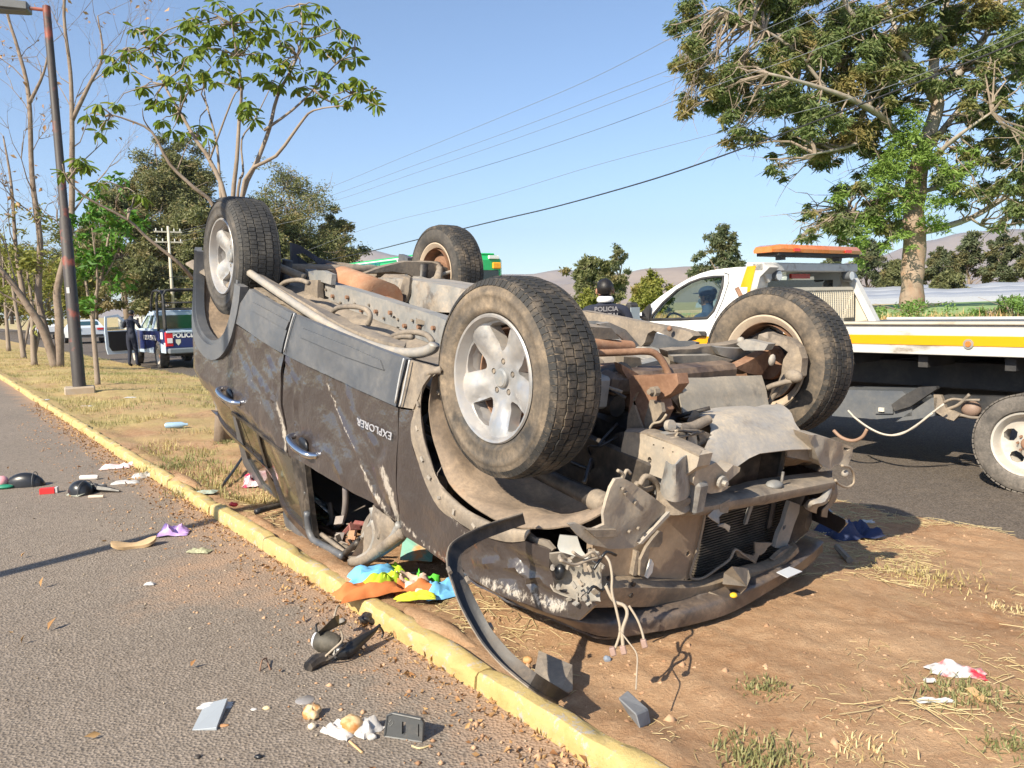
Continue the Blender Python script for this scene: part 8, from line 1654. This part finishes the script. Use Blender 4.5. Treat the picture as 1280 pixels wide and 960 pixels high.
for i, px in enumerate([[(405, 822, .03), (416, 812, .06), (428, 800, .09), (426, 788, .07)], [(408, 826, .02), (420, 818, .05), (432, 804, .07)], [(474, 782, .075), (479, 790, .03), (477, 797, .01)], [(418, 770, .12), (421, 760, .13), (424, 757, .12)], [(396, 790, .10), (395, 782, .12), (398, 779, .11)], [(420, 782, .08), (431, 778, .07), (432, 775, .06)]]): m = MB(); m.tube(crom([pd(*p) for p in px], 4), .0045, 5); m.build('loose_wire', [WIREM, BLKP, BLKC][i % 3], t, smooth=True)
m = MB(); m.ball(tuple(pd(428, 777, .06)), (.018, .016, .014), 5); m.build('bulb_cap', GREYM, t, smooth=True)
blob('black_clip', GS(458, 780), (.035, .03, .022), BLKP, 'small black plastic clip in the gutter above the torn lamp unit', 'car part', 9, amp=.8)
m = MB(); m.tube(crom([GS(325, 840) + Vector((0, 0, .004)), GS(328, 836) + Vector((0, 0, .03)), GS(333, 829) + Vector((0, 0, .02))], 3) + [GS(338, 839) + Vector((0, 0, .004))], .003, 5); thing('twig', m, BARKR, 'small bent twig on the road left of the torn lamp unit', 'twig')
# foreground litter
m = MB(); A = [GS(240, 914), GS(271, 914), GS(285, 882), GS(256, 881)]; m.add([p + Vector((0, 0, .012 if i in (1,) else .004 + .022 * (i == 2))) for i, p in enumerate(A)] + [p + Vector((0, 0, .002)) for p in A], [(0, 1, 2, 3), (7, 6, 5, 4), (0, 4, 5, 1), (1, 5, 6, 2), (2, 6, 7, 3), (3, 7, 4, 0)]); t = thing('grey_card', m, flat('grey_paper_tray', (.33, .36, .39), .5), 'grey folded paper tray at the bottom left of the picture', 'paper', bevel=.001)
crumple('white_rag', GS(270, 883), .055, .02, .02, WPL, 'thin white paper edge sticking out behind the grey tray', 'paper', 31, rz=0.); blob('brown_scrap', GS(279, 908), (.018, .010, .004), MT('brown_bread_crust', (.42, .22, .10), None), 'brown scrap beside the grey paper tray', 'scrap', 4)
t = blob('bread_crumb', GS(391, 897), (.032, .026, .022), MT('bread', (.70, .55, .33), None, c2=(.55, .27, .09, 1), c2t=.52, sc_=14., bump=.5), 'torn piece of bread, the larger one above the napkin', 'bread', 5, amp=.8); blob('bread_crumb', GS(390, 911), (.013, .012, .010), MT('bread_pale', (.72, .62, .45), None), 'small bread crumb just below the torn piece of bread', 'bread', 6); blob('bread_crumb', GS(333, 887), (.012, .009, .007), MT('bread_b', (.60, .48, .28), None), 'small pale crumb left of the torn piece of bread', 'bread', 7); blob('bread_crumb', GS(317, 888), (.013, .008, .004), CRUM, 'tiny white crumb farthest left on the road', 'bread', 8)
crumple('napkin', GS(425, 917), .055, .032, .05, CRUM, 'crumpled white napkin left of the bread roll', 'napkin', 33, 10, -.5, .8); crumple('napkin', GS(456, 913), .045, .045, .05, CRUM, 'crumpled white napkin right of the bread roll', 'napkin', 34, 10, .9, .8); blob('bread_roll', GS(440, 915), (.036, .034, .030), MT('browned_roll', (.62, .42, .22), None, c2=(.50, .20, .05, 1), c2t=.5, sc_=10., bump=.3), 'round browned bread roll between two napkins', 'bread', 10, amp=.25)
blob('napkin_ball', GS(465, 924), (.015, .014, .010), CRUM, 'small white paper ball right of the napkins', 'paper', 11); m = MB(); m.tube([GS(437, 929) + Vector((0, 0, .006)), GS(453, 943) + Vector((0, 0, .005))], .004, 5); thing('wooden_stick', m, MT('pale_wood', (.55, .36, .18), None), 'short wooden stick below the napkins', 'stick')
m = MB(); m.lathe([(.0, .003), (.03, .004), (.032, .002), (0, .001)], 20, 'z', tuple(GS(381, 876))); thing('plastic_disc', m, MT('clear_disc', (.30, .28, .27), None, rough=.15), 'flat clear plastic disc on the road', 'disc', smooth=True)
# vent frame standing on its edge
A = [GS(481, 921), GS(528, 928)]; up_ = Vector((0, 0, .075)); bk = Vector((-.008, .012, 0)); nm_ = (A[1] - A[0]).normalized(); fr = frame(A[0], nm_, Vector((0, 0, 1)), nm_.cross(Vector((0, 0, 1)))); L = (A[1] - A[0]).length
pts = [(.0, .002), (L, .002), (L + .004, .060), (L * .98, .072), (.03, .078), (.012, .07)]; V, F = fill2d(pts, .02, [[(L * .46, .016), (L * .56, .016), (L * .58, .056), (L * .48, .056)], [(L * .89, .016), (L * .92, .016), (L * .935, .055), (L * .905, .055)]])
t = empty('vent_cover', A[0]); tag(t, 'dark grey rectangular plastic vent cover propped up at the front of the road', 'car part'); DG = MT('dark_grey_plastic', (.075, .078, .08), (.2, .17, .14), .3, .15, 12., .5)
o = slab('panel', [fr.to_3x3() @ Vector((a[0], a[1], 0)) + Vector((0, 0, 0)) for a in V], F, lambda i, p: p + fr.to_3x3() @ Vector((0, 0, -.012)), DG, t, .5)
m = MB(); f3 = fr.to_3x3(); edge = [f3 @ Vector((x, y, .001)) for x, y in pts]; m.tube(edge + [edge[0]], .003, 5); m.build('rim_edge', DG, t); m = MB(); m.tube([f3 @ Vector((.018, .05, .001)), f3 @ Vector((.026, .06, .001)), f3 @ Vector((.03, .048, .001)), f3 @ Vector((.02, .036, .001)), f3 @ Vector((.014, .045, .001))], .0012, 4); m.build('moulded_mark', GREYM, t)
m = MB(); m.tube(crom([GS(515, 934) + Vector((0, 0, .004)), GS(525, 938) + Vector((0, 0, .006)), GS(538, 933) + Vector((0, 0, .004))], 3), .003, 4); thing('straw_piece', m, STRAW, 'short dry straw in front of the vent cover', 'straw')
# grey foam wedge on the soil
q = GM(795, 905); t = empty('foam_wedge', q); tag(t, 'angular grey foam wedge with a black speckled end standing on the bare soil', 'foam piece'); GF = MT('grey_foam', (.20, .205, .215), (.35, .30, .24), .2, .15, 12., .85, bump=.4, bs=60); p_ = lambda u, v, dz: Vector((GM(u, v).x, GM(u, v).y, q.z + dz)) - q
B_ = [GM(785, 893) - q, GM(800, 912) - q, GM(814, 905) - q, GM(800, 886) - q]; Tt = [Dp(772, 872, (GM(785, 893) - CAMO).dot(FW) - .00) - q, Dp(784, 862, (GM(800, 886) - CAMO).dot(FW) - .0) - q, Dp(811, 886, (GM(814, 905) - CAMO).dot(FW)) - q, Dp(795, 893, (GM(800, 912) - CAMO).dot(FW)) - q]
m = MB(); m.add([B_[0], B_[1], B_[2], B_[3], Tt[0], Tt[3], Tt[2], Tt[1]], [(3, 2, 1, 0), (4, 5, 6, 7), (0, 1, 5, 4), (1, 2, 6, 5), (2, 3, 7, 6), (3, 0, 4, 7)]); m.build('wedge', GF, t, bevel=.004)
crumple('crisp_packet', GM(1196, 842), .085, .035, .05, MT('silver_red_foil', (.46, .45, .45), None, rough=.3, c2=(.68, .03, .05, 1), c2t=.51, sc_=8., bump=.1), 'crumpled white and red crisp packet on the weeds at the right', 'packet', 41, 12, -.35, .8)
m = MB(); q = GM(1222, 872); m.box(q + Vector((0, 0, .01)), (.03, .06, .006), Euler((.3, .1, .4)).to_matrix()); thing('tan_card', m, MT('tan_card', (.55, .36, .17), None), 'small tan card scrap beside the crisp packet', 'card')
crumple('blue_jeans', GM(1060, 668), .16, .13, .12, MT('dark_denim', (.020, .035, .10), (.08, .09, .14), .4, .2, 12., .9, bump=.5, bs=80), 'dark blue denim cloth lying in the shade of the far front corner', 'cloth', 43, 14, .2, .9); crumple('white_rag', GM(1083, 655), .05, .03, .05, WPL, 'white rag lying on the dark denim cloth', 'cloth', 44, 8); m = MB(); m.tube([GM(1046, 688) + Vector((0, 0, .02)), GM(1062, 704) + Vector((0, 0, .015))], .018, 6); thing('tan_tube', m, TANM, 'tan pipe stub on the soil beside the denim cloth', 'pipe')
blob('orange_stone', GM(660, 829), (.018, .015, .014), MT('orange_stone', (.50, .26, .10), None), 'orange brown stone between the kerb and the torn moulding', 'stone', 2); blob('plastic_plug', GM(759, 827), (.014, .012, .012), MT('blue_grey_cap', (.22, .26, .32), None), 'small blue grey plug below the hanging wires', 'plug', 3)
crumple('dry_leaf', GM(1118 // 1 - 60, 918), .04, .02, .02, LITT, 'curled dry leaf on the soil near the bottom of the picture', 'leaf', 46)
blob('dark_chip', GS(247, 948), (.010, .009, .006), BLKP, 'small grey chip at the bottom edge left of the black one', 'chip', 5); blob('dark_chip', GS(323, 948), (.013, .009, .007), BLKC, 'small black chip at the bottom edge below the bread crumbs', 'chip', 6)
m = MB(); m.add([GM(505, 695) + Vector((0, 0, .10)), GM(545, 695) + Vector((0, 0, .09)), GM(540, 706) + Vector((0, 0, .02)), GM(500, 704) + Vector((0, 0, .02))] + [GM(505, 695) + Vector((0, 0, .096)), GM(545, 695) + Vector((0, 0, .086)), GM(540, 706) + Vector((0, 0, .016)), GM(500, 704) + Vector((0, 0, .016))], [(0, 1, 2, 3), (7, 6, 5, 4), (0, 4, 5, 1), (1, 5, 6, 2), (2, 6, 7, 3), (3, 7, 4, 0)]); thing('patterned_card', m, MT('teal_orange_print', (.20, .42, .34), None, c2=(.66, .30, .12, 1), c2t=.5, sc_=6.), 'teal and orange printed sheet trapped under the wreck', 'printed sheet')

# soil heaped over the back of the kerb
for i, (s, L, w) in enumerate([(3.35, .42, .07), (2.62, .30, .05), (4.6, .25, .05), (1.2, .22, .04), (6.2, .4, .06), (.3, .25, .04)]):
    V = []; n = 16; k = 5
    for a in range(n + 1):
        for b in range(k + 1):
            t = a / n * 2 - 1; q = b / k; ss_ = s + t * L; e = (1 - t * t); nn_ = N1 + .07 - q * (w + .07) * e * (1 + .35 * noise.noise(Vector((ss_ * 9, i, 0)))); zz_ = -.035 + (.062 + .012 * noise.noise(Vector((ss_ * 22, q * 4, i)))) * e * math.sin(math.pi * min(1, .25 + q * .62)) ; V.append(RF(ss_, nn_, zz_))
    F = [(a * (k + 1) + b, (a + 1) * (k + 1) + b, (a + 1) * (k + 1) + b + 1, a * (k + 1) + b + 1) for a in range(n) for b in range(k)]; m = MB(); m.add(V, F); o = m.build('soil_spill', SOIL, smooth=True); tag(o, kind='structure')
# ------------------------------------------------------------------ the air
hz = MB(); hz.box((0, 0, 349), (15000, 15000, 702))
_m = bpy.data.materials.new('air'); _m.use_nodes = True; _N = _m.node_tree.nodes; _N.remove(_N['Principled BSDF']); _v = _N.new('ShaderNodeVolumePrincipled')
_v.inputs['Color'].default_value = (.70, .82, 1.0, 1); _v.inputs['Density'].default_value = 0.0001; _v.inputs['Anisotropy'].default_value = .3; _m.node_tree.links.new(_v.outputs[0], _N['Material Output'].inputs['Volume'])
tag(hz.build('haze', _m), kind='stuff')
